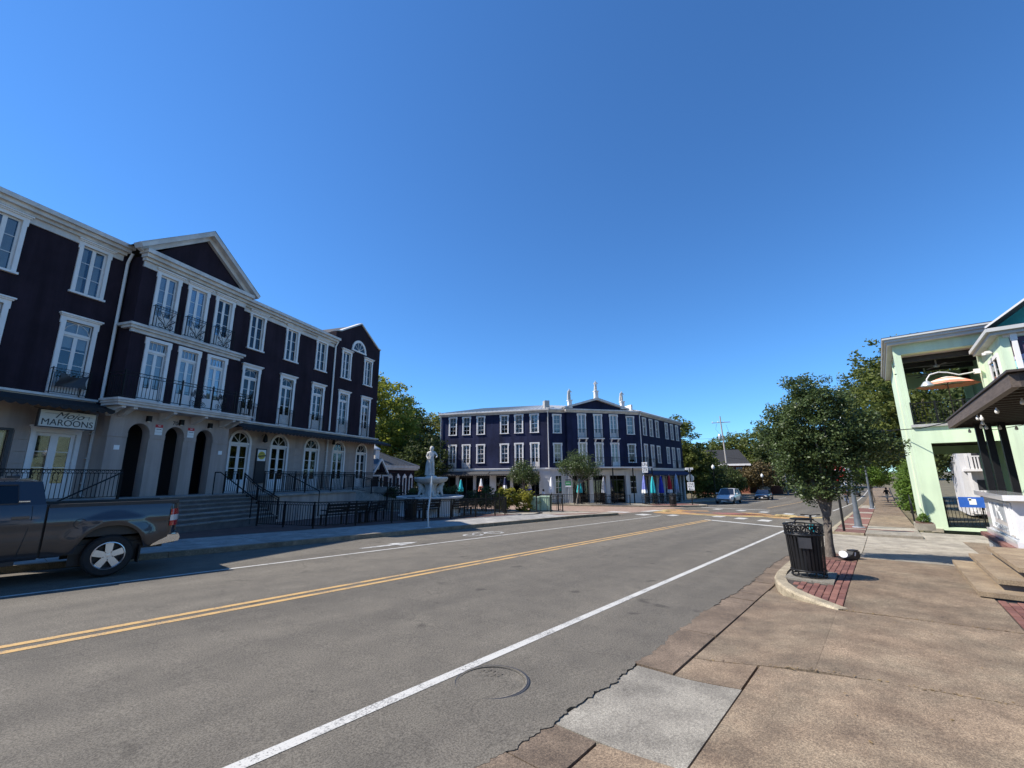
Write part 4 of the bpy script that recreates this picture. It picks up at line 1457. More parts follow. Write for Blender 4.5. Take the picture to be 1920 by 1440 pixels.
# a torn plastic sheet hung on one balcony
sh = MB()
V = []
for i in range(9):
    for j in range(7):
        s, t = i / 8, j / 6
        V.append((-.42 + .84 * s + .05 * math.sin(5 * t + 2 * s), -.04 - .05 * math.sin(6 * s + 3 * t), .80 - .55 * t * (1 - .3 * math.sin(3 * s)) - .12 * math.sin(math.pi * s)))
sh.add(V, [(i * 7 + j, (i + 1) * 7 + j, (i + 1) * 7 + j + 1, i * 7 + j + 1) for i in range(8) for j in range(6)])
shm = sh.mesh('plastic_sheet', 'charcoal', smooth=60, fix=False)
o = inst('plastic_sheet', shm, None, LW(9.94, -.22, 4.82), LBA)
tag(o, 'crumpled dark plastic sheet hung over a balcony above the shop sign', 'sheet')
# ------------------------------------------------------------------ terrace, steps, railings, fountain
ter = MB()
ter.box(3.5, 29.3, -2.05, 0, -.9, 1.18)
ter.box(3.5, 10.75, -2.6, -2.051, -.9, 1.179)
o = ter.build('terrace', 'concrete_shade', None, tuple(LB0), LBA)
struct(o)
o2 = MB().box(16.1, 22.0, -3.75, -2.06, -.9, 1.05).build('planter_wall', 'grey_stucco', o)
MB().box(16.0, 22.1, -3.85, -2.055, 1.05, 1.13).build('coping', 'concrete_shade', o)
rp = MB().add([(22.15, -3.4, 1.10), (27.5, -3.4, .35), (27.5, -2.06, .35), (22.15, -2.06, 1.10), (22.15, -3.4, -.9), (27.5, -3.4, -.9)], [(0, 1, 2, 3), (0, 4, 5, 1)])
rp.build('ramp', 'concrete_shade', o, fix=False)

st = thing('staircase', 'broad flight of seven grey stone steps up to the arched porch', 'stairs', tuple(LB0), LBA)
for k in range(7):
    zt = 1.175 - k * .152
    MB().box(10.78, 15.9, -2.05 - (k + 1) * .31, -2.052 - k * .31, -.6, zt - .045).build('riser', 'riser_shaded', st)
    MB().box(10.76, 15.92, -2.085 - (k + 1) * .31, -2.054 - k * .31, zt - .045, zt).build('step', 'concrete_step', st)

def hand(name, label, P, feet, mat='iron', r=.024):
    t = thing(name, label, 'handrail', P[0])
    o0 = Vector(P[0])
    MB().tube([Vector(p) - o0 for p in P], r, 8).build('rail', mat, t)
    for a, b in feet:
        MB().tube([Vector(a) - o0, Vector(b) - o0], r, 8).build('post', mat, t)
    return t
hand('handrail', 'black tubular handrail down the middle of the broad steps', [LW(14.55, -2.0, 2.12), LW(14.55, -2.3, 2.12), LW(14.55, -4.35, 1.02), LW(14.55, -4.5, 1.0)],
     [(LW(14.55, -2.0, 1.1), LW(14.55, -2.0, 2.12)), (LW(14.55, -4.2, 0.0), LW(14.55, -4.2, 1.08))])
hand('handrail', 'black tubular handrail sloping down behind the pickup truck', [LW(10.6, -2.65, 2.08), LW(10.3, -2.9, 2.0), LW(8.0, -4.2, 1.16), LW(7.8, -4.3, 1.14)],
     [(LW(10.6, -2.65, 1.1), LW(10.6, -2.65, 2.08)), (LW(8.0, -4.2, 0.0), LW(8.0, -4.2, 1.16))])
railing(None, [LW(u, -2.5, 1.18) for u in (3.6, 6.0, 8.3, 10.65)], .98, label='black iron railing with ring frieze in front of the shop doors under the cream sign')
railing(None, [LW(15.75, -1.15, 1.18), LW(15.75, -2.0, 1.18)], .98, label='short black railing section beside the porch at the head of the steps')
railing(None, [LW(u, -1.95, 1.18) for u in np.linspace(17.2, 29.2, 7)], 1.0, label='level black iron railing along the terrace in front of the arched doors')
railing(None, [LW(15.95, -4.2, .08), LW(15.95, -2.95, .62), LW(15.95, -2.1, 1.16)], .92, label='black mesh-like railing sloping along the side of the broad steps')
hand('handrail', 'black handrail sloping down from the terrace in front of the menu board', [LW(18.1, -2.0, 2.1), LW(18.3, -2.3, 2.05), LW(18.6, -4.1, 1.2)], [(LW(18.6, -4.1, .0), LW(18.6, -4.1, 1.2))])
ramp_z = lambda u: 1.13 if u < 22 else 1.10 - (u - 22.15) * .14
railing(None, [LW(u, -3.45, ramp_z(u)) for u in (16.4, 18.3, 20.2, 22.1, 23.9, 25.7, 27.5)], .92, label='black iron railing sloping down beside the ramp on the terrace')

# fence along the pavement, curving round the fountain
def W3_(x, y, dz=.13):
    return (x, y, gz(x) + dz)
fp = [(8.6, 17.35), (10.4, 17.3), (12.2, 17.3), (14.0, 17.3), (15.8, 17.3), (17.6, 17.3), (19.2, 17.3), (20.3, 17.5), (21.0, 18.0), (21.3, 18.8)]
railing(None, [W3_(*p) for p in fp], .98, label='black iron plaza fence with ring frieze along the back of the pavement')
bp = [(21.3, 18.8), (21.1, 19.8), (20.5, 20.9), (19.6, 22.2), (18.5, 23.6), (17.2, 25.0), (16, 26.4)]
railing(None, [W3_(*p, .13 + .02) for p in bp], 1.12, rings=False, label='black iron railing curving round behind the stone fountain')
railing(None, [W3_(*p) for p in ((7.5, 19.9), (8.0, 18.6), (8.6, 17.35))], .98, label='short black fence return at the foot of the broad steps')

# benches, seen from behind
def bench(loc, rz, label, L=2.0):
    t = thing('bench', label, 'bench', loc, rz, 'benches round the fountain plaza')
    for i in range(4):
        MB().box(-L / 2, L / 2, -.02 + i * .115, .075 + i * .115, .43, .46).build('seat_slat', 'iron', t)
    for i in range(3):
        MB().box(-L / 2, L / 2, -.10 - i * .025, -.075 - i * .025, .54 + i * .13, .64 + i * .13).build('back_slat', 'iron', t)
    lm = MB().box(-.03, .03, -.06, .0, 0, .46).box(-.03, .03, .36, .42, 0, .43).bar((0, -.04, .44), (0, -.17, .95), .06).box(-.03, .03, -.08, .42, .62, .66).mesh('leg', 'iron')
    for s in (-L / 2 + .06, 0, L / 2 - .06):
        inst('leg', lm, t, (s, 0, 0))
    return t
bench(W3_(10.4, 18.05, .12), .03, 'black slatted bench behind the fence, nearest the broad steps')
bench(W3_(14.9, 18.3, .12), .05, 'black slatted bench behind the fence and the leaning white pole')
bench(W3_(17.7, 18.3, .12), .02, 'black slatted bench behind the fence at its curved end')
bench(W3_(12.4, 18.9, .12), .6, 'black slatted bench set at an angle beside the plaza litter bin')

# fountain
fo = thing('fountain', 'pale stone fountain with a draped standing figure above crouching beasts and a wide basin', 'fountain', (16.64, 19.98, gz(16.64) + .1))
b0 = gz(16.64) + .1
MB().lathe([(1.75, 0), (1.75, .12), (1.66, .16), (1.66, .62 - b0 - .02), (1.70, .64 - b0), (1.86, .68 - b0), (1.90, .74 - b0), (1.90, .80 - b0), (1.62, .80 - b0), (1.60, .60 - b0), (0.1, .58 - b0)], 40).build('basin', 'white_wall', fo, smooth=30)
MB().lathe([(.1, 0), (1.6, 0)], 32, (0, 0, .70 - b0), cap=False).build('water', 'teal_inside', fo)
MB().lathe([(.62, .55), (.62, .72), (.50, .78), (.34, .95), (.30, 1.2), (.36, 1.42), (.52, 1.56), (.40, 1.60)], 20, (0, 0, -b0)).build('pedestal', 'marble', fo, smooth=40)
MB().lathe([(.30, 1.46), (.62, 1.50), (.86, 1.62), (.94, 1.78), (.90, 1.86), (.80, 1.80), (.5, 1.72), (.3, 1.9), (.28, 1.93)], 32, (0, 0, -b0), rmod=lambda a, z: 1 + .045 * math.cos(8 * a)).build('bowl', 'marble', fo, smooth=50)
lion = grow({'pelvis': ((0, -.05, .30), .17), 'chest': ((0, -.22, .52), .17), 'head': ((0, -.36, .80), .15), 'muzzle': ((0, -.50, .76), .08), 'fl': ((-.12, -.34, .30), .07), 'fl2': ((-.13, -.40, .05), .07),
             'fr': ((.12, -.34, .30), .07), 'fr2': ((.13, -.40, .05), .07), 'hl': ((-.20, -.05, .16), .11), 'hl2': ((-.20, -.22, .05), .07), 'hr': ((.20, -.05, .16), .11), 'hr2': ((.20, -.22, .05), .07)},
            [('pelvis', 'chest'), ('chest', 'head'), ('head', 'muzzle'), ('chest', 'fl'), ('fl', 'fl2'), ('chest', 'fr'), ('fr', 'fr2'), ('pelvis', 'hl'), ('hl', 'hl2'), ('pelvis', 'hr'), ('hr', 'hr2')])
lion.materials.append(MAT['marble'])
for k in range(4):
    a = R_(-50 + 90 * k + 12)
    inst('beast', lion, fo, (math.cos(a) * .28, math.sin(a) * .28, .70 - b0), a + math.pi / 2)
SP = dict(STAND)
SP.update(ell=(-.30, .0, 1.18), wrl=(-.20, -.14, 1.02), hdl=(-.14, -.18, 1.05), elr=(.34, -.02, 1.2), wrr=(.30, -.20, 1.10), hdr=(.28, -.26, 1.14), knl=(-.08, -.08, .49), anl=(-.06, .02, .09), tol=(-.07, -.12, .04))
fig = body(SP, .95)
fig.materials.append(MAT['marble'])
fg_ = inst('figure', fig, fo, (0, 0, 1.92 - b0), -.75)
def drape(m_, h0, h1, r0, r1, lean=0):
    m_.lathe([(r0 * (1 - t) + r1 * t, h0 + (h1 - h0) * t) for t in np.linspace(0, 1, 9)], 28, (lean, .06, 0), rmod=lambda a, z: 1 + .13 * math.sin(7 * a + z * 5) + .05 * math.sin(13 * a), cap=False)
dm = MB()
drape(dm, .02, 1.0, .20, .15)
dm = dm.mesh('drapery', 'marble', smooth=70)
inst('drapery', dm, fo, (.0, .08, 1.92 - b0), -.75, (1.15, .75, 1))
cl = MB().tube([(-.22, .05, 1.36), (-.12, .14, 1.1), (-.2, .15, .7), (-.22, .14, .05)], [.07, .10, .13, .16], 8).mesh('cloak', 'marble', smooth=60)
inst('cloak', cl, fo, (0, 0, 1.92 - b0), -.75)
hr = MB().lathe([(.02, .14), (.09, .10), (.125, .02), (.12, -.06), (.09, -.14), (.06, -.2)], 12, (0, .02, 1.58), rmod=lambda a, z: 1 + .12 * math.sin(9 * a + z * 30)).mesh('hair', 'marble', smooth=60)
inst('hair', hr, fo, (0, 0, 1.92 - b0), -.75)

# leaning galvanised post at the kerb
po = thing('sign_post', 'leaning pale metal post without a sign standing at the kerb before the fountain', 'post', W3_(11.95, 14.42, .13))
MB().tube([(0, 0, 0), (-.015, .03, .6), (.03, -.02, 1.2), (.05, -.01, 1.25), (.075, -.05, 2.06)], .034, 8).build('tube', 'galvanised', po, smooth=40)
MB().lathe([(.055, 0), (.055, .05)], 10, (.028, -.02, 1.18)).build('collar', 'galvanised', po)
MB().lathe([(.11, 0), (.11, .012), (.05, .02)], 14).build('foot_plate', 'galvanised', po)
# ------------------------------------------------------------------ the navy corner building across the side street
E0, E1, E4, E5 = (Vector(p) for p in ((32.72, 37.8), (37.73, 26.33), (46.26, 20.03), (60.2, 20.15)))
cb = thing('corner_building', 'navy blue three storey corner building with metal roof and three white rooftop statues', 'building', (E1.x, E1.y, 0))
class Face:
    def __init__(s, A, B, off=0.0):
        d = (B - A)
        s.L = d.length
        s.t = d / s.L
        s.ang = math.atan2(s.t.y, s.t.x)
        s.n = Vector((-s.t.y, s.t.x))
        s.A = A - s.n * off - E1
    def M(s):
        return Matrix.Translation((s.A.x, s.A.y, 0)) @ Matrix.Rotation(s.ang, 4, 'Z')
    def p(s, u, y, z):
        q = s.A + s.t * u + s.n * y
        return (q.x, q.y, z)
    def put(s, name, mb_, mats, parent=None, **k):
        return mb_.xf(s.M()).build(name, mats, parent or cb, **k)
F1, F2, FB, F3 = Face(E0, E1), Face(E1, E4), Face(E1, E4, .42), Face(E4, E5)
CZ0, CZ1, CB0 = 2.72, 8.62, 2.46

mb = MB()
casing(mb, .98, 2.02, .12, .06, 0, 0, .05)
mb.box(-.52, .52, -.09, .08, -.06, 0)
pn = sash(mb, -.37, .37, 0, .95, 2, 2, .05, .03) + sash(mb, -.37, .37, .95, 1.90, 2, 2, .05, .03, y=.045)
proto('c3', 'window', mb, [(0, .5, .66, .84), (0, 1.42, .66, .84)])
mb = MB()
casing(mb, .98, 2.62, .12, .06, 0, 0, .05)
pn = sash(mb, -.37, 0, 0, 2.5, 1, 4, .07, .03, low=.6) + sash(mb, 0, .37, 0, 2.5, 1, 4, .07, .03, low=.6)
proto('cd', 'french_window', mb, [(-.185, 1.52, .24, 1.8), (.185, 1.52, .24, 1.8)])

def hole(u, z, h):
    return (u - .37, u + .37, z, z + h)
W1 = [1.48, 3.14, 4.84, 7.58, 9.22, 10.95]
D1 = [1.46, 3.14, 9.22, 10.95]
Wf3 = [1.55, 3.48, 5.39, 8.54, 10.45, 12.40]
D3 = [1.55, 3.48, 10.45, 12.40]
m_ = MB()
wall_open(m_, 0, F1.L, CZ0, CZ1, [hole(u, 6.47, 1.90) for u in W1] + [hole(u, 2.78, 2.5) if u in D1 else hole(u, 3.35, 1.90) for u in [1.46, 3.14, 4.84, 7.58, 9.22, 10.95]])
F1.put('wall', m_, 'navy_stucco', fix=False)
m_ = MB()
wall_open(m_, 0, F2.L, CZ0, CZ1, [hole(.92, 6.38, 1.90), hole(9.55, 6.36, 1.90), hole(.92, 3.3, 1.90), hole(9.55, 3.28, 1.90)])
F2.put('wall', m_, 'navy_stucco', fix=False)
m_ = MB()
BWs = [3.58, 5.46, 7.32]
wall_open(m_, 1.92, 8.80, CZ0, CZ1, [hole(u, 5.84, 2.5) for u in BWs] + [hole(u, 2.76, 2.5) for u in BWs])
for u in (1.92, 8.80):
    m_.add([(u, 0, CZ0), (u, .42, CZ0), (u, .42, CZ1), (u, 0, CZ1)], [(0, 1, 2, 3)])
m_.add([(1.92, 0, CZ1), (8.80, 0, CZ1), (9.1, 0, 8.95), (5.36, 0, 10.02), (1.62, 0, 8.95)], [(0, 1, 2, 3, 4)])
FB.put('bay_wall', m_, 'navy_stucco', fix=False)
m_ = MB()
wall_open(m_, 0, F3.L, CZ0, CZ1, [hole(u, 6.40, 1.90) for u in Wf3] + [hole(u, 2.78, 2.5) if u in D3 else hole(u, 3.35, 1.90) for u in Wf3])
m_.add([(F3.L, 0, -1.5), (F3.L, 14, -1.5), (F3.L, 14, CZ1), (F3.L, 0, CZ1)], [(0, 1, 2, 3)])
F3.put('wall', m_, 'navy_stucco', fix=False)
m_ = MB().add([(0, 0, -1.2), (0, 13, -1.2), (0, 13, CZ1), (0, 0, CZ1)], [(0, 1, 2, 3)])
F1.put('wall', m_, 'navy_stucco', fix=False)
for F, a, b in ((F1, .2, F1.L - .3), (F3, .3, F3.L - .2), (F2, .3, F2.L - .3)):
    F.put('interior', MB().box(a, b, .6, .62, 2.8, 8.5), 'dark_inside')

for i, u in enumerate(W1):
    place('c3', cb, *[0, 6.47, 0, 0]) if False else None
    F = F1
    q = F.p(u, 0, 6.47)
    place('c3', cb, q[0], q[2], q[1], F.ang, (.5, .6, .9, .5, 1, 1)[i])
    dz = 2.78 if u in D1 or i in (0, 1, 4, 5) else 3.35
    q = F.p(u, 0, dz)
    place('cd' if dz < 3 else 'c3', cb, q[0], q[2], q[1], F.ang, .7 if dz < 3 else .9)
for i, u in enumerate(Wf3):
    q = F3.p(u, 0, 6.40)
    place('c3', cb, q[0], q[2], q[1], F3.ang, (1, .9, 1, 1, .8, 1)[i])
    dz = 2.78 if u in D3 else 3.35
    q = F3.p(u, 0, dz)
    place('cd' if dz < 3 else 'c3', cb, q[0], q[2], q[1], F3.ang, 1)
for u in (.92, 9.55):
    for z in (6.38, 3.3):
        q = F2.p(u, 0, z)
        place('c3', cb, q[0], q[2], q[1], F2.ang, .9)
for u in BWs:
    for z in (5.84, 2.76):
        q = FB.p(u, 0, z)
        place('cd', cb, q[0], q[2], q[1], FB.ang, 1)

# cornice, band, corner pipes, roof
def corn(F, a, b, z=CZ1, nm='cornice', mt='trim_aged'):
    m_ = MB().box(a, b, -.06, .02, z - .06, z + .06).box(a, b, -.22, .02, z + .06, z + .16).box(a, b, -.36, .02, z + .16, z + .30)
    return F.put(nm, m_, mt)
corn(F1, -.2, F1.L + .12)
corn(F2, .0, 1.90)
corn(F2, 8.82, F2.L)
corn(FB, 1.7, 9.02)
corn(F3, -.1, F3.L + .2)
m_ = MB()
for s in (-1, 1):
    u0 = 5.36 + s * 3.75
    P = [(u0, 8.93), (5.36, 9.98), (5.36, 10.2), (u0 + s * .1, 9.10)]
    m_.prism(P if s < 0 else P[::-1], 'y', -.36, .02)
FB.put('raking_cornice', m_, 'trim_aged')
for F, a, b in ((F1, -.02, F1.L), (F2, 0, F2.L), (F3, 0, F3.L + .05)):
    F.put('belt_course', MB().box(a, b, -.10, .02, 2.46, 2.62).box(a, b, -.20, .02, 2.62, 2.73), 'trim')
for F, u in ((F1, .03), (F1, F1.L - .06), (F3, .08)):
    F.put('downspout', MB().tube([(u, -.30, 8.65), (u, -.12, 8.4), (u, -.12, 2.75)], .05, 6), 'trim', smooth=40)
# metal roof with standing seams, in three planes
def roof_plane(F, a, b, z0, z1, dep, hipa, hipb):
    m_ = MB().add([(a, -.36, z0), (b, -.36, z0), (b - hipb, dep, z1), (a + hipa, dep, z1)], [(0, 1, 2, 3)])
    r = F.put('roof', m_, 'roof_metal', fix=False)
    sm_ = MB()
    n = int((b - a) / .45)
    for i in range(n + 1):
        t = i / n
        p0 = Vector((a + (b - a) * t, -.36, z0 + .02))
        p1 = Vector((a + hipa + (b - hipb - a - hipa) * t, dep, z1 + .02))
        sm_.bar(p0, p1, .03, .05)
    o = F.put('seams', sm_, 'roof_metal', r)
    o['kind'] = 'stuff'
    return r
roof_plane(F1, -.25, F1.L + .2, 8.93, 10.0, 4.0, 4.0, 1.0)
roof_plane(F2, -.2, F2.L + .2, 8.93, 10.0, 4.0, .8, .8)
roof_plane(F3, -.2, F3.L + .3, 8.93, 10.0, 4.0, 1.0, 3.5)
FB.put('pediment_roof', MB().add([(1.55, -.38, 9.1), (5.36, -.38, 10.22), (9.17, -.38, 9.1), (1.55, 4, 9.1), (5.36, 4, 10.22), (9.17, 4, 9.1)], [(0, 1, 4, 3), (1, 2, 5, 4)]), 'roof_metal', fix=False)
F2.put('chimney_stub', MB().box(-.2, .35, .6, 1.3, 9.0, 9.95), 'stone_grey')
F2.put('parapet_stub', MB().box(9.9, 10.1, .2, 3.0, 9.0, 9.75), 'trim')

# ground floor
G0 = -1.3
m_ = MB()
def shopfront(F, spans, piers_, ztop=2.46, back=1.2, mt='white_wall'):
    for a, b in piers_:
        F.put('pier', MB().box(a, b, 0, .3, G0, ztop), mt)
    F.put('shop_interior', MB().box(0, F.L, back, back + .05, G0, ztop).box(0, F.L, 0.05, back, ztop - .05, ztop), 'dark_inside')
    for a, b in spans:
        f = F.put('shopfront', MB().box(a, b, .12, .18, 1.75, 1.83).box((a + b) / 2 - .04, (a + b) / 2 + .04, .12, .18, G0, 1.75).box(a, b, .12, .18, G0, -.35), 'charcoal')
        F.put('pane', MB().box(a, b, .15, .156, -.35, 1.75), 'glass', f)
pr1 = [(-.05, .25), (1.95, 2.3), (4.0, 4.3), (5.9, 6.6), (8.2, 8.5), (10.1, 10.4), (11.35, F1.L)]
shopfront(F1, [(.25, 1.95), (2.3, 4.0), (4.3, 5.9), (6.6, 8.2), (8.5, 10.1), (10.4, 11.35)], pr1)
F1.put('lintel', MB().box(-.05, F1.L, -.02, .3, 1.95, 2.46), 'white_wall')
m_ = MB()
wall_open(m_, 0, 1.92, G0, 2.46, [(.60, 1.25, .1, 1.9)])
F2.put('ground_floor_wall', m_, 'white_wall', fix=False)
w_ = F2.put('window', MB().box(.52, .60, -.04, .08, .02, 1.98).box(1.25, 1.33, -.04, .08, .02, 1.98).box(.6, 1.25, -.04, .08, 1.9, 1.98).box(.6, 1.25, -.06, .08, .02, .1).box(.6, 1.25, .03, .06, .68, .72).box(.6, 1.25, .03, .06, 1.3, 1.34).box(.91, .94, .03, .06, .1, 1.9), 'trim')
F2.put('pane', MB().box(.6, 1.25, .05, .056, .1, 1.9), 'glass', w_)
m_ = MB()
wall_open(m_, 8.80, F2.L, G0, 2.46, [(9.15, 9.85, .0, 1.85)])
F2.put('ground_floor_wall', m_, 'white_wall', fix=False)
w_ = F2.put('window', MB().box(9.15, 9.85, .03, .06, .58, .63).box(9.15, 9.85, .03, .06, 1.2, 1.25).box(9.48, 9.52, .03, .06, 0, 1.85), 'trim')
F2.put('pane', MB().box(9.15, 9.85, .05, .056, 0, 1.85), 'glass', w_)
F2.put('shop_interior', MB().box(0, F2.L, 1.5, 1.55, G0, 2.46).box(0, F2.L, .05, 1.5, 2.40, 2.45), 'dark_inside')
for a, b in ((1.92, 2.3), (4.2, 4.62), (6.1, 6.55), (8.42, 8.82)):
    FB.put('pier', MB().box(a, b, 0, .4, G0, 2.46), 'white_wall')
FB.put('lintel', MB().box(1.92, 8.8, -.02, .35, 1.9, 2.46), 'white_wall')
for a, b in ((2.3, 4.2), (4.62, 6.1), (6.55, 8.42)):
    f = FB.put('shopfront', MB().box(a, b, .32, .38, 1.4, 1.48).box((a + b) / 2 - .03, (a + b) / 2 + .03, .32, .38, G0, 1.9), 'charcoal')
    FB.put('pane', MB().box(a, b, .34, .346, -.6, 1.4), 'glass', f)
pr3 = [(0, .5), (2.0, 2.25), (4.2, 4.55), (6.2, 6.7), (8.3, 8.55), (10.2, 10.6), (12.3, 12.5), (F3.L - .3, F3.L)]
shopfront(F3, [(.5, 2.0), (2.25, 4.2), (4.55, 6.2), (6.7, 8.3), (8.55, 10.2), (10.6, 12.3), (12.5, F3.L - .3)], pr3)
F3.put('lintel', MB().box(0, F3.L, -.02, .3, 1.85, 2.46), 'white_wall')
# awnings
for a, b in ((.0, 6.0), (6.1, 11.4)):
    q = F1.p(a, -.05, 2.44)
    awning_mesh(b - a, .32, 1.0).build('awning', 'awning_grey', cb, q, F1.ang, fix=False)
q = F3.p(.6, -.05, 2.42)
awning_mesh(F3.L - .5, .42, .9).build('awning', 'navy_cloth', cb, q, F3.ang, fix=False)
# balconies and rails
jm2 = MB()
for z in (.06, .92):
    jm2.bar((-.5, 0, z), (.5, 0, z), .03)
    for s in (-.5, .5):
        jm2.bar((s, 0, z), (s, .35, z), .03)
for i in range(11):
    jm2.bar((-.5 + i * .1, 0, 0), (-.5 + i * .1, 0, .92), .016)
jme = jm2.mesh('juliet_balcony', 'iron')
slabm = MB().box(-.55, .55, -.02, .40, -.10, 0).prism([(.4, -.1), (.05, -.1), (.4, -.45)], 'x', -.45, -.33).prism([(.4, -.1), (.05, -.1), (.4, -.45)], 'x', .33, .45).mesh('balcony_slab', 'trim')
for F, us, zz in ((F1, D1, 2.80), (F3, D3, 2.80), (FB, BWs, 5.82)):
    for u in us:
        q = F.p(u, -.38, zz)
        o = inst('juliet_balcony', jme, cb, q, F.ang)
        if F is FB:
            inst('balcony_slab', slabm, o)
bk = FB.put('balcony', MB().box(2.0, 10.9, -1.3, 0, 2.66, 2.78), 'trim')
m_ = MB()
for z in (.08, .98):
    m_.bar((2.05, -1.25, 2.78 + z), (10.85, -1.25, 2.78 + z), .035)
for u in (2.05, 4.2, 6.3, 8.6, 10.85):
    m_.bar((u, -1.25, 2.75), (u, -1.25, 3.85), .05)
FB.put('balcony_rail', m_, 'iron', bk)
m_ = MB()
for i in range(66):
    m_.bar((2.1 + i * .133, -1.25, 2.86), (2.1 + i * .133, -1.25, 3.76), .014)
o = FB.put('pickets', m_, 'iron', bk)
o['kind'] = 'stuff'
for u in (2.05, 4.3, 6.3, 8.6, 10.85):
    FB.put('post', MB().box(u - .045, u + .045, -1.28, -1.19, G0, 2.66), 'iron', bk)
# camera-like security fixtures on the left edge
F1.put('floodlight', MB().box(.05, .75, -.5, -.2, 3.62, 3.75).box(.3, .5, -.55, -.3, 3.5, 3.62).bar((.4, 0, 3.5), (.4, -.35, 3.65), .05), 'trim')

# rooftop statues are things standing on the building
stat = body(SP, 1.0)
stat.materials.append(MAT['marble'])
ped = MB().box(-.24, .24, -.24, .24, 0, .10).box(-.19, .19, -.19, .19, .10, .78).box(-.25, .25, -.25, .25, .78, .88).mesh('pedestal', 'trim')
for u, z, h, nm in ((2.25, 9.0, 1.35, 'white statue on a pedestal at the pediment end nearest the chimney stub'),
                    (5.36, 10.12, 1.25, 'white statue on a pedestal at the peak of the roof pediment'),
                    (8.45, 9.05, 1.25, 'white statue on a pedestal at the pediment end nearest the street')):
    q = FB.p(u, -.1, z)
    t = thing('rooftop_statue', nm, 'statue', (q[0] + E1.x, q[1] + E1.y, z), F2.ang, 'rooftop statues')
    inst('pedestal', ped, t)
    f = .66
    inst('figure', stat, t, (0, 0, .88), random.uniform(-.4, .4), (f * 1.05, f * 1.05, f * h / 1.25))
    inst('drapery', dm, t, (0, .02, .88), 0, (.8, .65, .68))
    inst('cloak', cl, t, (0, .02, .88), random.uniform(-1, 1), (.74, .74, .68))
# ------------------------------------------------------------------ pale green porch building, pergola bar, planter wall (right)
GX, GY = 27.7, -1.42
gb = thing('porch_building', 'pale green stucco building with open two storey porch on the sunny corner', 'building', (GX, GY, gz(GX) + .1))
def G(mb_, name, mat, parent=None, **k):
    """built in world coordinates, stored relative to the thing's base"""
    mb_.xf(Matrix.Translation((-GX, -GY, -(gz(GX) + .1))))
    return mb_.build(name, mat, parent or gb, **k)
gr = gz(GX) + .06
def yz_wall(mb_, X, y0, y1, z0, z1, ops, th):
    """wall across the street direction; u runs to the right (towards -y)"""
    t = MB()
    wall_open(t, -y0, -y1, z0, z1, [(-a, -b, c, d) for a, b, c, d in ops], th)
    t.xf(Matrix(((0, 1, 0, X), (-1, 0, 0, 0), (0, 0, 1, 0), (0, 0, 0, 1))))
    mb_.add(t.v, t.f)
m_ = MB()
yz_wall(m_, GX, GY, -9.0, gr, 8.0, [(-1.58, -4.10, 4.12, 7.52), (-2.0, -4.42, gr + .12, 3.22)], .45)
G(m_, 'front_wall', 'green_wall', fix=False)
m_ = MB().add([(GX, GY, gr), (37.5, GY, gr - .2), (37.5, GY, 8.0), (GX, GY, 8.0)], [(0, 1, 2, 3)])
m_.add([(GX + .45, GY - .02, gr), (37.5, GY - .02, gr), (37.5, GY - .02, 8.0), (GX + .45, GY - .02, 8.0)], [(0, 1, 2, 3)])
G(m_, 'side_wall', 'green_wall', fix=False)
G(MB().box(GX + .01, GX + .46, GY + .003, GY + .10, gr, 8.0).box(GX + 4, GX + 4.3, GY + .003, GY + .06, gr, 8.0), 'pilaster', 'green_wall')
G(MB().box(GX - .05, GX + .2, GY - .4, GY + .02, gr - .1, gr + .06).box(GX - .05, GX + .2, -9, -4.5, gr - .1, gr + .06), 'plinth', 'concrete_walk')
G(MB().box(GX + .3, 33.5, -9, GY - .05, 3.75, 4.02), 'floor_slab', 'green_wall')
G(MB().box(GX - .12, GX + .30, -4.4, GY - .02, 3.98, 4.10), 'balcony_edge', 'stone_grey')
G(MB().box(GX + .3, 33.5, -9, GY - .05, 7.55, 7.9), 'ceiling', 'soffit')
G(MB().box(GX + .5, 33.5, -4.75, -4.5, gr, 7.8), 'inner_wall', 'green_wall')
for z, n in ((3.55, 7), (3.35, 0)):
    for i in range(n):
        G(MB().box(GX + .6 + i * .75, GX + .72 + i * .75, -4.5, GY - .1, 3.30, 3.62), 'joist', 'wood_dark')
for i in range(3):
    G(MB().box(GX + 1.0 + i * 1.6, GX + 1.18 + i * 1.6, -4.5, GY - .1, 7.30, 7.54), 'joist', 'charcoal')
# back posts of the porch
for y in (GY - .35, -4.3):
    G(MB().box(33.2, 33.5, y - .15, y + .15, gr, 7.6), 'rear_post', 'green_wall')
for z_ in (6.6, 2.9):
    G(MB().box(33.2, 33.45, -4.5, GY - .1, z_, z_ + .8), 'rear_beam', 'green_wall')
# ceiling fans
def ceiling_fan(x, y, z):
    f = G(MB().lathe([(.03, .0), (.03, .35)], 8, (x, y, z)).lathe([(.10, -.08), (.12, -.02), (.08, .04)], 12, (x, y, z)), 'ceiling_fan', 'soffit')
    for k in range(4):
        a = k * math.pi / 2 + .4
        G(MB().bar((x + .12 * math.cos(a), y + .12 * math.sin(a), z - .02), (x + .75 * math.cos(a), y + .75 * math.sin(a), z - .02), .13, .012), 'blade', 'charcoal', f)
ceiling_fan(GX + 1.8, -2.9, 7.1)
ceiling_fan(GX + 3.9, -2.6, 7.05)
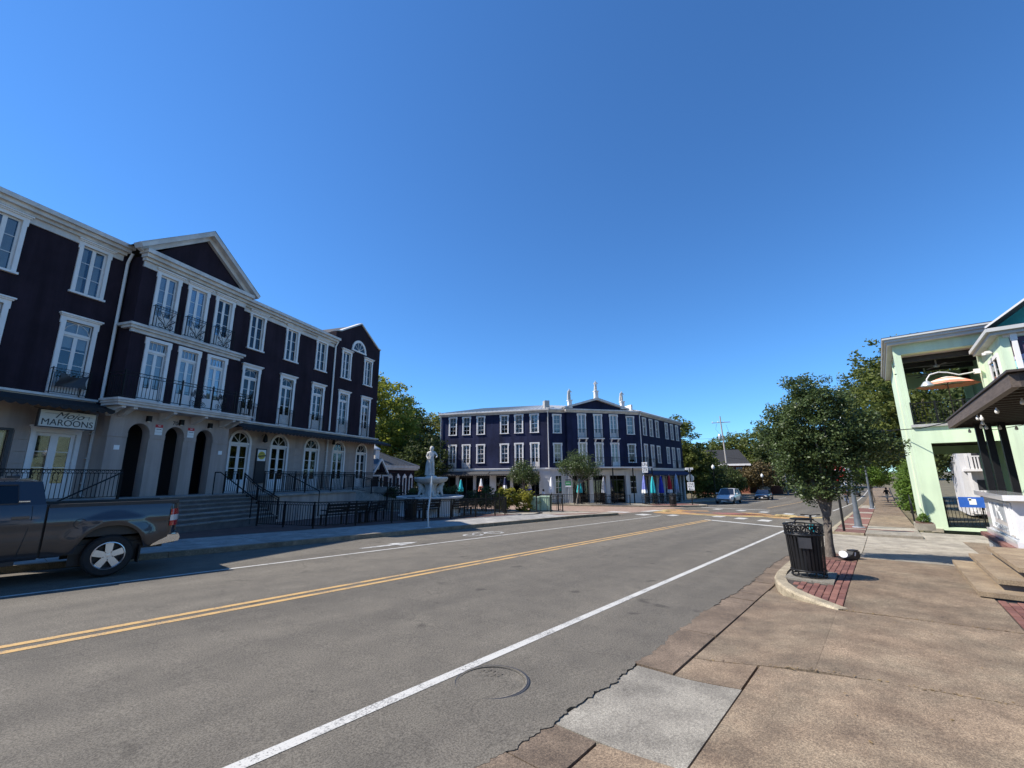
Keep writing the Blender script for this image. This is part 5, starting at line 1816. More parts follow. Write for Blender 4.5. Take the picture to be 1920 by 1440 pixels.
# balcony rail
m_ = MB()
for z in (.08, 1.0):
    m_.bar((GX - .05, GY - .12, 4.1 + z), (GX - .05, -4.2, 4.1 + z), .04)
G(m_, 'balcony_rail', 'iron')
for y in (GY - .14, -2.4, -3.3, -4.15):
    G(MB().box(GX - .075, GX - .025, y - .025, y + .025, 4.1, 5.16), 'rail_post', 'iron')
m_ = MB()
for i in range(23):
    m_.bar((GX - .05, GY - .25 - i * .115, 4.18), (GX - .05, GY - .25 - i * .115, 5.1), .016)
o = G(m_, 'pickets', 'iron')
o['kind'] = 'stuff'
# eaves: fascia boards, gutter, soffit
m_ = MB().box(GX - .30, GX + .02, -9, GY + .28, 8.0, 8.14).box(GX - .40, GX + .02, -9, GY + .36, 8.14, 8.26).box(GX - .48, GX + .02, -9, GY + .44, 8.26, 8.36)
m_.box(GX + .02, 38, GY - .02, GY + .28, 8.0, 8.14).box(GX + .02, 38, GY - .02, GY + .36, 8.14, 8.26).box(GX + .02, 38, GY - .02, GY + .44, 8.26, 8.36)
G(m_, 'eaves', 'soffit')
G(MB().add([(GX - .5, GY + .46, 8.365), (38, GY + .46, 8.365), (36, -5.2, 8.5), (GX + 1.8, -5.2, 8.5), (GX - .5, -9, 8.365), (38, -9, 8.365)], [(0, 1, 2, 3), (0, 3, 4), (3, 2, 5, 4)]), 'roof', 'roof_metal', fix=False)
G(MB().box(GX - .10, GX, -4.5, -4.36, 6.6, 8.1), 'downspout', 'trim')
for z in (6.9, 7.3, 7.7):
    G(MB().bar((29.2 + (7.7 - z) * .4, GY, z), (29.2 + (7.7 - z) * .4, GY + .12, z), .05), 'wall_cleat', 'charcoal')
# projecting bay with the mural
BXX = 24.0
m_ = MB().box(BXX, GX, -9.5, -4.2, gr, 6.98)
G(m_, 'mural_bay', 'green_wall')
m_ = MB().box(BXX - .25, BXX + .05, -9.5, -3.95, 6.98, 7.10).box(BXX - .38, BXX + .05, -9.5, -3.85, 7.10, 7.24)
m_.box(BXX + .05, GX, -4.25, -3.95, 6.98, 7.10).box(BXX + .05, GX, -4.25, -3.85, 7.10, 7.24)
G(m_, 'eaves', 'soffit')
G(MB().add([(BXX - .4, -3.85, 7.25), (GX, -3.85, 7.25), (GX, -7, 9.6), (BXX - .4, -7, 9.6)], [(0, 1, 2, 3)]), 'roof', 'roof_shingle', fix=False)
G(MB().add([(BXX + 1.3, -3.9, 7.25), (BXX + 1.3, -9.5, 7.25), (BXX + 1.3, -7, 9.55)], [(0, 1, 2)]), 'gable_wall', 'mural_teal', fix=False)
m_ = MB().bar((BXX - .35, -3.85, 7.28), (BXX - .35, -7, 9.63), .10, .06)
G(m_, 'barge_board', 'trim')
G(MB().box(BXX - .12, BXX - .02, -4.62, -4.48, 3.0, 6.98).box(BXX - .13, BXX - .01, -4.64, -4.46, 6.72, 6.98), 'downspout', 'trim')
G(MB().box(BXX - .05, BXX + .06, -9.5, -4.3, 6.88, 6.98), 'frieze_board', 'trim')
# window in the side of the bay
w_ = G(MB().box(24.7, 26.4, -4.2, -4.14, 4.2, 4.32).box(24.7, 26.4, -4.2, -4.14, 6.3, 6.45).box(24.7, 24.85, -4.2, -4.15, 4.32, 6.3).box(26.25, 26.4, -4.2, -4.15, 4.32, 6.3).box(25.5, 25.58, -4.2, -4.155, 4.32, 6.3), 'window', 'trim')
G(MB().box(24.85, 26.25, -4.19, -4.18, 4.32, 6.3), 'pane', 'glass', w_)
G(MB().box(25.4, 25.62, -4.19, -3.98, 6.62, 6.72).box(25.45, 25.57, -4.08, -3.9, 6.58, 6.68), 'floodlight', 'trim')
# mural: flat painted fields
def mural(P, mt, k):
    G(MB().prism(P, 'x', BXX - .012 - k * .003, BXX - .004), 'mural_field', mt)
mural([(-4.45, 4.0), (-9.4, 4.0), (-9.4, 6.85), (-4.45, 6.85)], 'mural_plum', 0)
mural([(-4.45, 4.0), (-6.5, 4.0), (-6.5, 4.9), (-5.2, 5.05), (-4.45, 5.3)], 'mural_sky', 1)
mural([(-4.45, 5.32), (-5.3, 5.10), (-6.5, 5.0), (-6.5, 5.5), (-5.2, 5.55), (-4.45, 5.68)], 'mural_teal', 1)
mural([(-4.45, 5.70), (-6.5, 5.55), (-6.5, 5.95), (-4.45, 5.95)], 'mural_sky', 2)
mural([(-4.45, 5.98), (-6.5, 5.98), (-6.5, 6.55), (-5.3, 6.35), (-4.45, 6.10)], 'mural_lilac', 2)
mural([(-4.75, 6.62), (-5.6, 6.55), (-6.4, 6.6), (-6.4, 6.82), (-5.3, 6.80)], 'mural_teal', 3)
mural([(-4.98 - .16 * math.cos(a), 5.62 + .34 * math.sin(a)) for a in np.linspace(0, 2 * math.pi, 15)[:-1]], 'orange_paint', 4)
mural([(-4.96 - .14 * math.cos(a), 5.98 + .14 * math.sin(a)) for a in np.linspace(0, 2 * math.pi, 13)[:-1]], 'mural_yellow', 5)

# gooseneck lamp on the balcony
lp = thing('gooseneck_lamp', 'white gooseneck lamp arching over the balcony of the pale green building', 'lamp', (GX - .1, -3.95, 6.3))
MB().tube([(0, 0, 0), (-.1, .25, -.06), (-.15, .6, -.10), (-.2, .95, .05), (-.25, 1.25, .10), (-.3, 1.55, .02), (-.32, 1.68, -.18), (-.32, 1.70, -.30)], .028, 8).build('arm', 'trim', lp, smooth=40)
MB().lathe([(.05, .12), (.12, .08), (.22, -.06), (.24, -.12), (.20, -.12), (.05, .02)], 18, (-.32, 1.70, -.38)).build('shade', 'galvanised', lp, smooth=50)
MB().box(-.05, .1, -.1, .1, -.1, .1).build('mount', 'trim', lp)

# open parasol on the balcony
um = thing('parasol', 'open coral and cream striped parasol on the upper balcony', 'parasol', (GX + .9, -3.05, 4.03))
MB().tube([(0, 0, 0), (0, 0, 2.35)], .025, 8).build('pole', 'wood_grey', um)
for k in range(8):
    a0, a1 = k * math.pi / 4, (k + 1) * math.pi / 4
    m_ = MB()
    prev = None
    for t0, t1, mt in ((0, .35, 0), (.35, .5, 1), (.5, .72, 0), (.72, .86, 1), (.86, 1, 1)):
        def P(t, a):
            return (1.12 * t * math.cos(a), 1.12 * t * math.sin(a), 2.36 - .46 * t ** 1.25)
        m_.add([P(t0, a0), P(t1, a0), P(t1, a1), P(t0, a1)], [(0, 1, 2, 3)], mt)
    m_.build('canopy_panel', ['cream_cloth', 'coral_cloth'], um, fix=False)
    MB().bar((0, 0, 1.95), (.8 * math.cos(a0), .8 * math.sin(a0), 2.02), .02).build('rib', 'wood_grey', um)

# black gate and banner in the ground-floor opening
railing(None, [(GX + .25, -2.05, gr + .1), (GX + .25, -3.2, gr + .1), (GX + .25, -4.4, gr + .1)], 1.25, rings=False, label='black iron gate across the ground floor opening of the pale green porch', name='iron_gate', cat='gate')
bn = tag(inst('banner', MB().box(-.02, .02, -.75, .75, -.22, .22).mesh('banner', 'sign_blue'), None, (GX + .1, -3.25, .62)), 'blue printed banner tied to the black gate under the green porch', 'banner')
m_ = MB()
for i, (y, z, w, h) in enumerate(((.32, .02, .22, .24), (.40, .12, .1, .1), (-.12, .04, .10, .10), (-.32, .04, .12, .12), (-.52, .03, .08, .14), (-.35, -.12, .3, .05))):
    m_.box(-.026, -.021, y - w / 2, y + w / 2, z - h / 2, z + h / 2)
struct(m_.build('print', 'sign_white', bn), 'stuff')
railing(None, [(28.6, -.95, gz(28.6) + .13), (30.5, -1.0, gz(30.5) + .2), (33, -1.05, gz(33) + .5)], 1.0, rings=False, label='dark iron stair railing beside the road side of the pale green building')

# white house glimpsed through the porch
wh = thing('balcony_house', 'white house with stacked balconies glimpsed through the green porch', 'house', (46, -6.2, gz(46)))
MB().box(0, 6, -3, 1.6, 0, 6.2).build('wall', 'white_wall', wh)
for z in (.2, 3.1):
    MB().box(-1.5, 0, -2.6, 1.5, z, z + .15).build('balcony_floor', 'trim', wh)
    for y in (-2.4, -.5, 1.35):
        MB().box(-1.48, -1.33, y - .08, y + .08, z, z + 2.8).build('post', 'trim', wh)
    MB().box(-1.45, -1.38, -2.4, 1.4, z + 1.0, z + 1.08).build('rail', 'trim', wh)
    m_ = MB()
    for i in range(24):
        m_.box(-1.44, -1.39, -2.35 + i * .155, -2.28 + i * .155, z + .15, z + 1.0)
    struct(m_.build('balusters', 'trim', wh), 'stuff')
    for y in (-1.5, .4):
        MB().box(-.03, 0, y - .5, y + .5, z + .2, z + 2.3).build('door', 'charcoal', wh)
MB().prism([(-3.3, 6.2), (1.9, 6.2), (-.7, 7.6)], 'x', -1.6, 6.2).build('roof', 'roof_shingle', wh)

# ---- pergola bar
pg = thing('pergola', 'dark timber pergola with hanging bulbs jutting out before the pale green building', 'pergola', (20.0, -2.6, gz(20)))
def PGp(mb_, name, mat, parent=None, **k):
    mb_.xf(Matrix.Translation((-20.0, 2.6, -gz(20))))
    return mb_.build(name, mat, parent or pg, **k)
PGp(MB().box(11.3, 20.5, -2.10, -1.98, 3.32, 3.56), 'edge_beam', 'wood_grey')
PGp(MB().box(20.38, 20.5, -8, -2.1, 3.32, 3.56), 'end_beam', 'wood_dark')
PGp(MB().box(11.3, 11.42, -8, -2.1, 3.32, 3.56), 'end_beam', 'wood_dark')
for i in range(18):
    x_ = 11.75 + i * .5
    PGp(MB().box(x_, x_ + .07, -8, -2.10, 3.40, 3.54), 'rafter', 'wood_dark')
for i in range(12):
    y_ = -2.35 - i * .48
    PGp(MB().box(11.3, 20.5, y_ - .10, y_ + .10, 3.545, 3.575), 'roof_batten', 'wood_dark')
PGp(MB().box(11.2, 20.6, -8, -1.95, 3.58, 3.62), 'roof_sheet', 'wood_dark')
for y_ in (-2.6, -2.80, -3.10):
    PGp(MB().box(19.95, 20.10, y_ - .08, y_ + .08, gz(20), 3.40), 'post', 'black_paint')
PGp(MB().box(11.9, 12.05, -2.7, -2.55, gz(12), 3.40), 'post', 'black_paint')
PGp(MB().box(15.9, 16.1, -3.9, -3.7, gz(16), 3.40), 'post', 'black_paint')
bulb = MB().lathe([(.012, .08), (.015, .05), (.034, .015), (.038, -.015), (.03, -.045), (.004, -.056)], 10).mesh('bulb', 'bulb', smooth=60)
for i in range(17):
    t = i / 16
    x_, y_ = (20.2 - 8 * t, -2.25 - .25 * math.sin(7 * t)) if i % 2 else (19.6 - 7.2 * t, -3.0 - .3 * math.sin(5 * t))
    inst('bulb', bulb, pg, (x_ - 20, y_ + 2.6, 3.20 - gz(20) - .05 * (i % 3)))
m_ = MB().tube([(20.3, -2.2, 3.36), (20.35, -3.0, 3.2), (20.35, -3.6, 3.3), (20.35, -4.6, 3.15)], .010, 4)
PGp(m_, 'light_cable', 'iron')
hw = tag(MB().tube([(6, 3.0, 0), (4, 1.2, -.12), (0, 0, -.1), (-4, -3.0, .25)], .02, 5).build('overhead_cable', 'iron', None, (22.5, -2.9, 3.95)), 'dark overhead cable crossing before the pale green porch', 'cable')

# ---- white planter wall with emblem, brick ledge
pw_ = thing('planter_wall', 'white panelled bar wall with a large R emblem on a brick ledge', 'wall', (14.4, -2.05, gz(15)))
def PL(mb_, name, mat, parent=None, **k):
    mb_.xf(Matrix.Translation((-14.4, 2.05, -gz(15))))
    return mb_.build(name, mat, parent or pw_, **k)
PL(MB().box(14.2, 18.2, -8, -2.06, gz(18) - .1, .16), 'retaining_wall', 'stone_grey')
for i in range(20):
    PL(MB().box(14.1 + i * .21, 14.3 + i * .21, -2.35, -1.95, .17, .26), 'ledge_brick', 'paver')
for i in range(26):
    PL(MB().box(14.08, 14.44, -2.37 - (i + 1) * .21, -2.36 - i * .21, .17, .26), 'ledge_brick', 'paver')
PL(MB().box(14.55, 17.95, -2.42, -2.12, .265, 1.26).box(14.55, 14.85, -8, -2.425, .265, 1.26), 'wall_body', 'white_paint')
PL(MB().box(14.47, 18.03, -2.46, -2.06, .262, .40).box(14.47, 14.9, -8, -2.465, .262, .40), 'base_mould', 'white_paint')
PL(MB().box(14.35, 18.15, -2.55, -1.98, 1.26, 1.38).box(14.35, 14.98, -8, -2.555, 1.26, 1.38), 'top_cap', 'white_paint')
# raised panel frames on both faces
def frame_y(x0, x1, z0, z1, y, name='panel_frame'):
    PL(MB().box(x0, x1, y, y + .03, z0, z0 + .05).box(x0, x1, y, y + .03, z1 - .05, z1).box(x0, x0 + .05, y, y + .03, z0 + .05, z1 - .05).box(x1 - .05, x1, y, y + .03, z0 + .05, z1 - .05), name, 'white_paint')
frame_y(15.2, 17.2, .46, 1.20, -2.118)
frame_y(14.65, 15.1, .46, 1.20, -2.118)
for k in range(3):
    y1_ = -2.6 - k * 1.6
    PL(MB().box(14.515, 14.548, y1_ - 1.4, y1_, .48, .53).box(14.515, 14.548, y1_ - 1.4, y1_, 1.13, 1.18).box(14.515, 14.548, y1_ - .05, y1_, .53, 1.13).box(14.515, 14.548, y1_ - 1.4, y1_ - 1.35, .53, 1.13), 'panel_frame', 'white_paint')
PL(MB().prism([(15.55, 1.14), (16.9, 1.14), (16.9, .78), (15.55, .72)], 'y', -2.117, -2.112), 'emblem_ground', 'galvanised')
tx = text('emblem', 'R', .62, 'sign_white', pw_, (16.2 - 14.4, -2.108 + 2.05, .93 - gz(15)), (math.pi / 2, 0, math.pi), extrude=.006, xs=1.9)
text('lettering', 'ROUNDERS', .14, 'galvanised', pw_, (16.2 - 14.4, -2.110 + 2.05, .57 - gz(15)), (math.pi / 2, 0, math.pi), extrude=.004, xs=2.1)

# ---- three broad slab steps
for k, (x0, x1, y1_, zt, lab) in enumerate(((10.72, 14.18, -.97, .165, 'lowest'), (11.02, 14.17, -1.25, .335, 'middle'), (11.32, 14.16, -1.55, .505, 'top'))):
    if k == 0:
        sp_ = thing('slab_steps', 'three broad concrete slab steps beside the white bar wall', 'steps', (12.4, -1.2, gz(12.4)))
    zb = gz(12.4) + .10
    q = MB().box(x0, x1, -8, y1_, zb + zt - .075, zb + zt)
    q.xf(Matrix.Translation((-12.4, 1.2, -gz(12.4))))
    q.build('step_slab', 'step_tan', sp_)
    q = MB().box(x0 + .06, x1, -8, y1_ - .06, zb + zt - .19, zb + zt - .076)
    q.xf(Matrix.Translation((-12.4, 1.2, -gz(12.4))))
    q.build('riser', 'riser_shaded', sp_)
# low planter and shrub foot by the green building
lpn = thing('planter_box', 'low concrete planter box with a small shrub beside the pale green corner', 'planter', (26.6, -1.15, gz(26.6) + .12))
MB().box(-.5, .5, -.35, .3, 0, .28).build('box', 'concrete_walk', lpn)
MB().box(-.44, .44, -.3, .25, .28, .30).build('soil', 'mulch', lpn)
# ------------------------------------------------------------------ vehicles
def wheel(parent, x, y, z, r, w, side, spokes=5, rim='alloy', rimr=.66):
    """wheel with its axle along y; side -1 faces -y"""
    t = inst('wheel', None, parent, (x, y, z), 0 if side < 0 else math.pi)
    Rx = Matrix.Rotation(math.pi / 2, 4, 'X')                     # lathe axis z -> -y
    R = r * rimr
    MB().lathe([(R * .98, -w * .5), (r * .90, -w * .5), (r * .975, -w * .40), (r, -w * .25), (r, w * .25), (r * .975, w * .40), (r * .90, w * .5), (R * 1.02, w * .5), (R, w * .44)], 40, cap=False).xf(Rx).build('tyre', 'rubber', t, smooth=35)
    m_ = MB().lathe([(R * 1.0, w * .46), (R * .95, w * .47), (R * .90, w * .36), (R * .88, -w * .3)], 40, cap=False)
    m_.lathe([(.0001, w * .34), (R * .24, w * .34), (R * .27, w * .26), (R * .27, 0)], 20, cap=False)
    for k in range(spokes):
        a = 2 * math.pi * k / spokes + math.pi / 2
        ca, sa = math.cos(a), math.sin(a)
        wi, wo = R * .20, R * .24
        P = [(R * .2, -wi), (R * .92, -wo), (R * .92, wo), (R * .2, wi)]
        V = [(p[0] * ca - p[1] * sa, p[0] * sa + p[1] * ca, zz) for zz in (w * .22, w * .38) for p in P]
        m_.add(V, [(0, 1, 2, 3), (4, 7, 6, 5), (0, 4, 5, 1), (1, 5, 6, 2), (2, 6, 7, 3), (3, 7, 4, 0)])
    m_.xf(Rx).build('rim', rim, t, smooth=35)
    MB().lathe([(.0001, -w * .1), (R * .9, -w * .1)], 24, cap=False).xf(Rx).build('brake_disc', 'black_plastic', t)
    m_ = MB()
    for k in range(5):
        a = 2 * math.pi * k / 5 + .6
        m_.lathe([(R * .05, w * .3), (R * .05, w * .37)], 6, (R * .34 * math.cos(a), R * .34 * math.sin(a), 0))
    struct(m_.xf(Rx).build('lug_nuts', 'black_plastic', t), 'stuff')
    MB().lathe([(R * .15, w * .34), (R * .14, w * .37), (.0001, w * .375)], 16, cap=False).xf(Rx).build('hub_cap', rim, t)
    return t

def pickup():
    zg = gz(1.0)
    y0, y1 = 12.05, 13.92
    t = thing('pickup_truck', 'dark grey pickup truck parked at the kerb, cut off by the picture edge', 'truck', (0, (y0 + y1) / 2, zg))
    def B(mb_, name, mat, parent=None, **k):
        mb_.xf(Matrix.Translation((0, -(y0 + y1) / 2, -zg)))
        return mb_.build(name, mat, parent or t, **k)
    def skin(xs, top, low, yoff, nrow=14, side=-1, flange=.09):
        """body side as rows between a lower and an upper curve"""
        m_ = MB()
        V = []
        for x_ in xs:
            a, b = low(x_), top(x_)
            V.append((x_, (y0 + flange if side < 0 else y1 - flange), a))
            for j in range(nrow + 1):
                z_ = a + (b - a) * j / nrow
                o_ = yoff(x_, z_)
                V.append((x_, y0 + o_ if side < 0 else y1 - o_, z_))
        n = nrow + 2
        m_.add(V, [(i * n + j, (i + 1) * n + j, (i + 1) * n + j + 1, i * n + j + 1) for i in range(len(xs) - 1) for j in range(n - 1)])
        return m_
    WX, WZ = 1.86, .36
    def arch(cx_, x_, base):
        d = abs(x_ - cx_)
        if d < .53:
            s = 1 - (d / .53) ** 2.6
            return max(base, WZ - .02 + .60 * s ** .5)
        return base
    def low_bed(x_):
        base = .43 if x_ < 1.2 else (.47 if x_ < 2.45 else .47 + (x_ - 2.45) * .52)
        return arch(WX, x_, base)
    def off(x_, z_):
        o_ = .0
        if z_ > 1.10:
            o_ += .045 * ((z_ - 1.10) / .28) ** 1.6
        if z_ < .75:
            o_ += .06 * ((.75 - z_) / .35) ** 1.5
        o_ -= .012 * math.exp(-((z_ - 1.06) / .05) ** 2)
        for cx_ in (WX, -1.85):
            d = math.hypot(x_ - cx_, (z_ - WZ) * .92)
            if d < .80:
                o_ -= .045 * max(0, 1 - abs(d - .60) / .20)
        if x_ > 2.72:
            o_ += .30 * ((x_ - 2.72) / .25) ** 2.2
        if x_ < -2.5:
            o_ += .35 * ((-2.5 - x_) / .45) ** 2
        return o_
    xs = list(np.linspace(.90, 1.33, 8)) + list(np.linspace(1.335, 2.385, 40)) + list(np.linspace(2.40, 2.96, 16))
    top_bed = lambda x_: 1.375 - (x_ - .9) * .022
    for sd_ in (-1, 1):
        B(skin(xs, top_bed, low_bed, off, 16, sd_), 'bed_side', 'truck_paint', smooth=35)
    # rail caps and inside of the bed
    for a_, b_ in ((y0 + .03, y0 + .14), (y1 - .14, y1 - .03)):
        B(MB().box(.90, 2.90, a_, b_, 1.33, 1.395), 'bed_rail_cap', 'black_plastic')
    B(MB().box(.92, 2.86, y0 + .12, y1 - .12, .70, .74).box(.92, .96, y0 + .1, y1 - .1, .7, 1.36).box(.95, 2.88, y0 + .12, y0 + .15, .7, 1.34).box(.95, 2.88, y1 - .15, y1 - .12, .7, 1.34), 'bed_liner', 'black_plastic')
    B(MB().box(2.86, 2.95, y0 + .20, y1 - .20, .74, 1.33), 'tailgate', 'truck_paint')
    # cab side below the belt
    xc = list(np.linspace(-2.98, -2.45, 10)) + list(np.linspace(-2.43, -1.27, 30)) + list(np.linspace(-1.2, .865, 24))
    top_cab = lambda x_: 1.40 if x_ > -1.0 else 1.40 - (-1.0 - x_) * .085
    low_cab = lambda x_: arch(-1.85, x_, .42)
    for sd_ in (-1, 1):
        B(skin(xc, top_cab, low_cab, off, 16, sd_), 'cab_side', 'truck_paint', smooth=35)
    # greenhouse
    z0_, z1_, z2_ = 1.40, 1.82, 1.90
    bx0, bx1, tx0, tx1 = -1.35, .855, -.50, .70
    for sd_ in (-1, 1):
        ya = lambda o_: y0 + o_ if sd_ < 0 else y1 - o_
        m_ = MB()
        yb_, yt = .06, .25
        # frame strips round the glass
        def Q(x_, t_):
            return (x_, ya(yb_ + (yt - yb_) * t_), z0_ + (z1_ - z0_) * t_)
        wins = [(-.95, -.30, -.42, -.28), (-.22, .50, -.20, .46)]
        m_.add([Q(bx0, 0), Q(wins[0][0], .06), Q(wins[0][2], .86), Q(tx0, 1)], [(0, 1, 2, 3)])
        m_.add([Q(wins[0][1], .06), Q(wins[1][0], .06), Q(wins[1][2], .86), Q(wins[0][3], .86)], [(0, 1, 2, 3)])
        m_.add([Q(wins[1][1], .06), Q(bx1, 0), Q(tx1 + .06, 1), Q(wins[1][3], .86)], [(0, 1, 2, 3)])
        m_.add([Q(bx0, 0), Q(bx1, 0), Q(wins[1][1], .06), Q(wins[1][0], .06), Q(wins[0][1], .06), Q(wins[0][0], .06)], [(0, 1, 2, 3, 4, 5)])
        m_.add([Q(tx0, 1), Q(wins[0][2], .86), Q(wins[0][3], .86), Q(wins[1][2], .86), Q(wins[1][3], .86), Q(tx1 + .06, 1)], [(0, 1, 2, 3, 4, 5)])
        B(m_, 'cab_frame', 'truck_paint', fix=False)
        for a, b, c, d in wins:
            m_ = MB()
            e = .006 if sd_ < 0 else -.006
            P = [Q(a, .06), Q(b, .06), Q(d, .86), Q(c, .86)]
            m_.add([(p[0], p[1] + e, p[2]) for p in P], [(0, 1, 2, 3)])
            B(m_, 'side_window', 'car_glass', fix=False)
        m_ = MB()
        for (a, b, c, d) in wins:
            P = [Vector(Q(a, .06)), Vector(Q(b, .06)), Vector(Q(d, .86)), Vector(Q(c, .86))]
            for p, q in zip(P, P[1:] + P[:1]):
                m_.bar(p, q, .014, .02)
        B(m_, 'window_seal', 'black_plastic')
    # roof, rear window, windscreen
    m_ = MB()
    V = []
    for i, (x_, zz) in enumerate(((tx0, z1_), (tx0 + .12, z2_ - .02), (0.1, z2_), (tx1 - .10, z2_ - .02), (tx1 + .06, z1_))):
        for k in range(9):
            s = k / 8
            yy = y0 + .25 + (y1 - y0 - .5) * s
            V.append((x_, yy, zz - (0 if i in (0, 4) else .06 * abs(2 * s - 1) ** 3)))
    m_.add(V, [(i * 9 + k, (i + 1) * 9 + k, (i + 1) * 9 + k + 1, i * 9 + k + 1) for i in range(4) for k in range(8)])
    B(m_, 'roof', 'truck_paint', smooth=50, fix=False)
    B(MB().add([(bx1, y0 + .06, z0_), (bx1, y1 - .06, z0_), (tx1 + .06, y1 - .25, z1_), (tx1 + .06, y0 + .25, z1_)], [(0, 1, 2, 3)]), 'cab_back', 'truck_paint', fix=False)
    B(MB().add([(bx1 + .004, y0 + .35, z0_ + .06), (bx1 + .004, y1 - .35, z0_ + .06), (tx1 + .085, y1 - .42, z1_ - .05), (tx1 + .085, y0 + .42, z1_ - .05)], [(0, 1, 2, 3)]), 'rear_window', 'car_glass', fix=False)
    B(MB().box(bx1 - .02, bx1, y0 + .06, y1 - .06, .5, 1.40), 'cab_back', 'truck_paint')
    B(MB().add([(bx0, y0 + .1, z0_), (bx0, y1 - .1, z0_), (tx0, y1 - .25, z1_), (tx0, y0 + .25, z1_)], [(0, 1, 2, 3)]), 'windscreen', 'car_glass', fix=False)
    B(MB().add([(bx0, y0 + .05, 1.37), (bx0, y1 - .05, 1.37), (-2.9, y1 - .15, 1.22), (-2.9, y0 + .15, 1.22)], [(0, 1, 2, 3)]), 'bonnet', 'truck_paint', fix=False)
    B(MB().box(-2.98, -2.88, y0 + .1, y1 - .1, .5, 1.22), 'grille', 'chrome')
    # floor, gap between cab and bed
    B(MB().box(-2.6, 2.75, y0 + .25, y1 - .25, .42, .58), 'chassis', 'black_plastic')
    B(MB().box(.865, .90, y0 + .08, y1 - .08, .45, 1.36), 'body_gap', 'sign_black')
    for cx_ in (WX, -1.85):
        for sd_ in (-1, 1):
            ya, yb2 = (y0 + .30, y0 + .34) if sd_ < 0 else (y1 - .34, y1 - .30)
            B(MB().box(cx_ - .55, cx_ + .55, ya, yb2, .2, 1.05), 'wheel_well', 'sign_black')
    # door seam, handle, fuel cap, badge
    B(MB().tube([(.60, y0 - .002, .50), (.66, y0 - .004, .85), (.70, y0 + .002, 1.15), (.685, y0 + .04, 1.38)], .006, 4), 'door_seam', 'sign_black')
    B(MB().tube([(-.26, y0 - .002, .50), (-.26, y0 - .004, .85), (-.24, y0 + .002, 1.15), (-.24, y0 + .04, 1.38)], .006, 4), 'door_seam', 'sign_black')
    for x_ in (.56, -.40):
        B(MB().box(x_ - .11, x_ + .11, y0 - .040, y0 - .012, 1.165, 1.205).box(x_ - .11, x_ - .085, y0 - .03, y0 + .02, 1.165, 1.205).box(x_ + .085, x_ + .11, y0 - .03, y0 + .02, 1.165, 1.205), 'door_handle', 'truck_paint')
    B(MB().ring((1.36, y0 - .014, 1.015), .088, .005, 'y', 28, 4), 'fuel_cap', 'sign_black')
    B(MB().box(.50, .64, y0 + .052, y0 + .06, 1.455, 1.475), 'badge', 'chrome')
    B(MB().box(-.6, .60, y0 + .02, y0 + .10, .36, .43), 'rocker', 'black_plastic')
    # tail lamp wrapping the corner
    for sd_ in (-1, 1):
        for z0l, z1l, mt in ((.86, .965, 'red_lens'), (.965, 1.085, 'clear_lens'), (1.085, 1.21, 'red_lens')):
            m_ = MB()
            V = []
            for x_ in np.linspace(2.76, 2.975, 8):
                for zz in (z0l, z1l):
                    xx = min(x_, 2.74 + .24 * (1 - abs(zz - 1.02) * .5))
                    o_ = off(xx, zz) - .012
                    V.append((xx + .012, (y0 + o_) if sd_ < 0 else (y1 - o_), zz))
            m_.add(V, [(2 * i, 2 * i + 2, 2 * i + 3, 2 * i + 1) for i in range(7)])
            B(m_, 'tail_lamp', mt, fix=False)
    # bumper, hitch, mud flap, aerial
    m_ = MB().prism([(2.50, .47), (2.98, .53), (3.0, .60), (2.98, .66), (2.72, .675), (2.62, .60)], 'y', y0 + .02, y0 + .30)
    m_.prism([(2.70, .50), (3.03, .53), (3.05, .60), (3.03, .66), (2.70, .68)], 'y', y0 + .30, y1 - .30)
    m_.prism([(2.50, .47), (2.98, .53), (3.0, .60), (2.98, .66), (2.72, .675), (2.62, .60)], 'y', y1 - .30, y1 - .02)
    B(m_, 'rear_bumper', 'chrome')
    B(MB().box(2.80, 3.04, y0 + .95, y0 + 1.05, .40, .48).bar((3.04, y0 + 1.0, .42), (3.14, y0 + 1.0, .42), .05).lathe([(.02, 0), (.02, .06), (.03, .08), (.025, .12)], 10, (3.12, y0 + 1.0, .42)), 'tow_hitch', 'black_plastic')
    B(MB().box(2.335, 2.35, y0 + .06, y0 + .32, .16, .50), 'mud_flap', 'rubber')
    B(MB().add([(.30, (y0 + y1) / 2 - .02, 1.90), (.48, (y0 + y1) / 2 - .02, 1.90), (.46, (y0 + y1) / 2, 1.96)], [(0, 1, 2)]).box(.3, .48, (y0 + y1) / 2 - .02, (y0 + y1) / 2 + .02, 1.88, 1.93), 'roof_aerial', 'truck_paint')
    for cx_ in (WX, -1.85):
        for yy, s in ((y0 + .15, -1), (y1 - .15, 1)):
            wheel(t, cx_, yy - (y0 + y1) / 2, .385, .395, .27, s)
pickup()

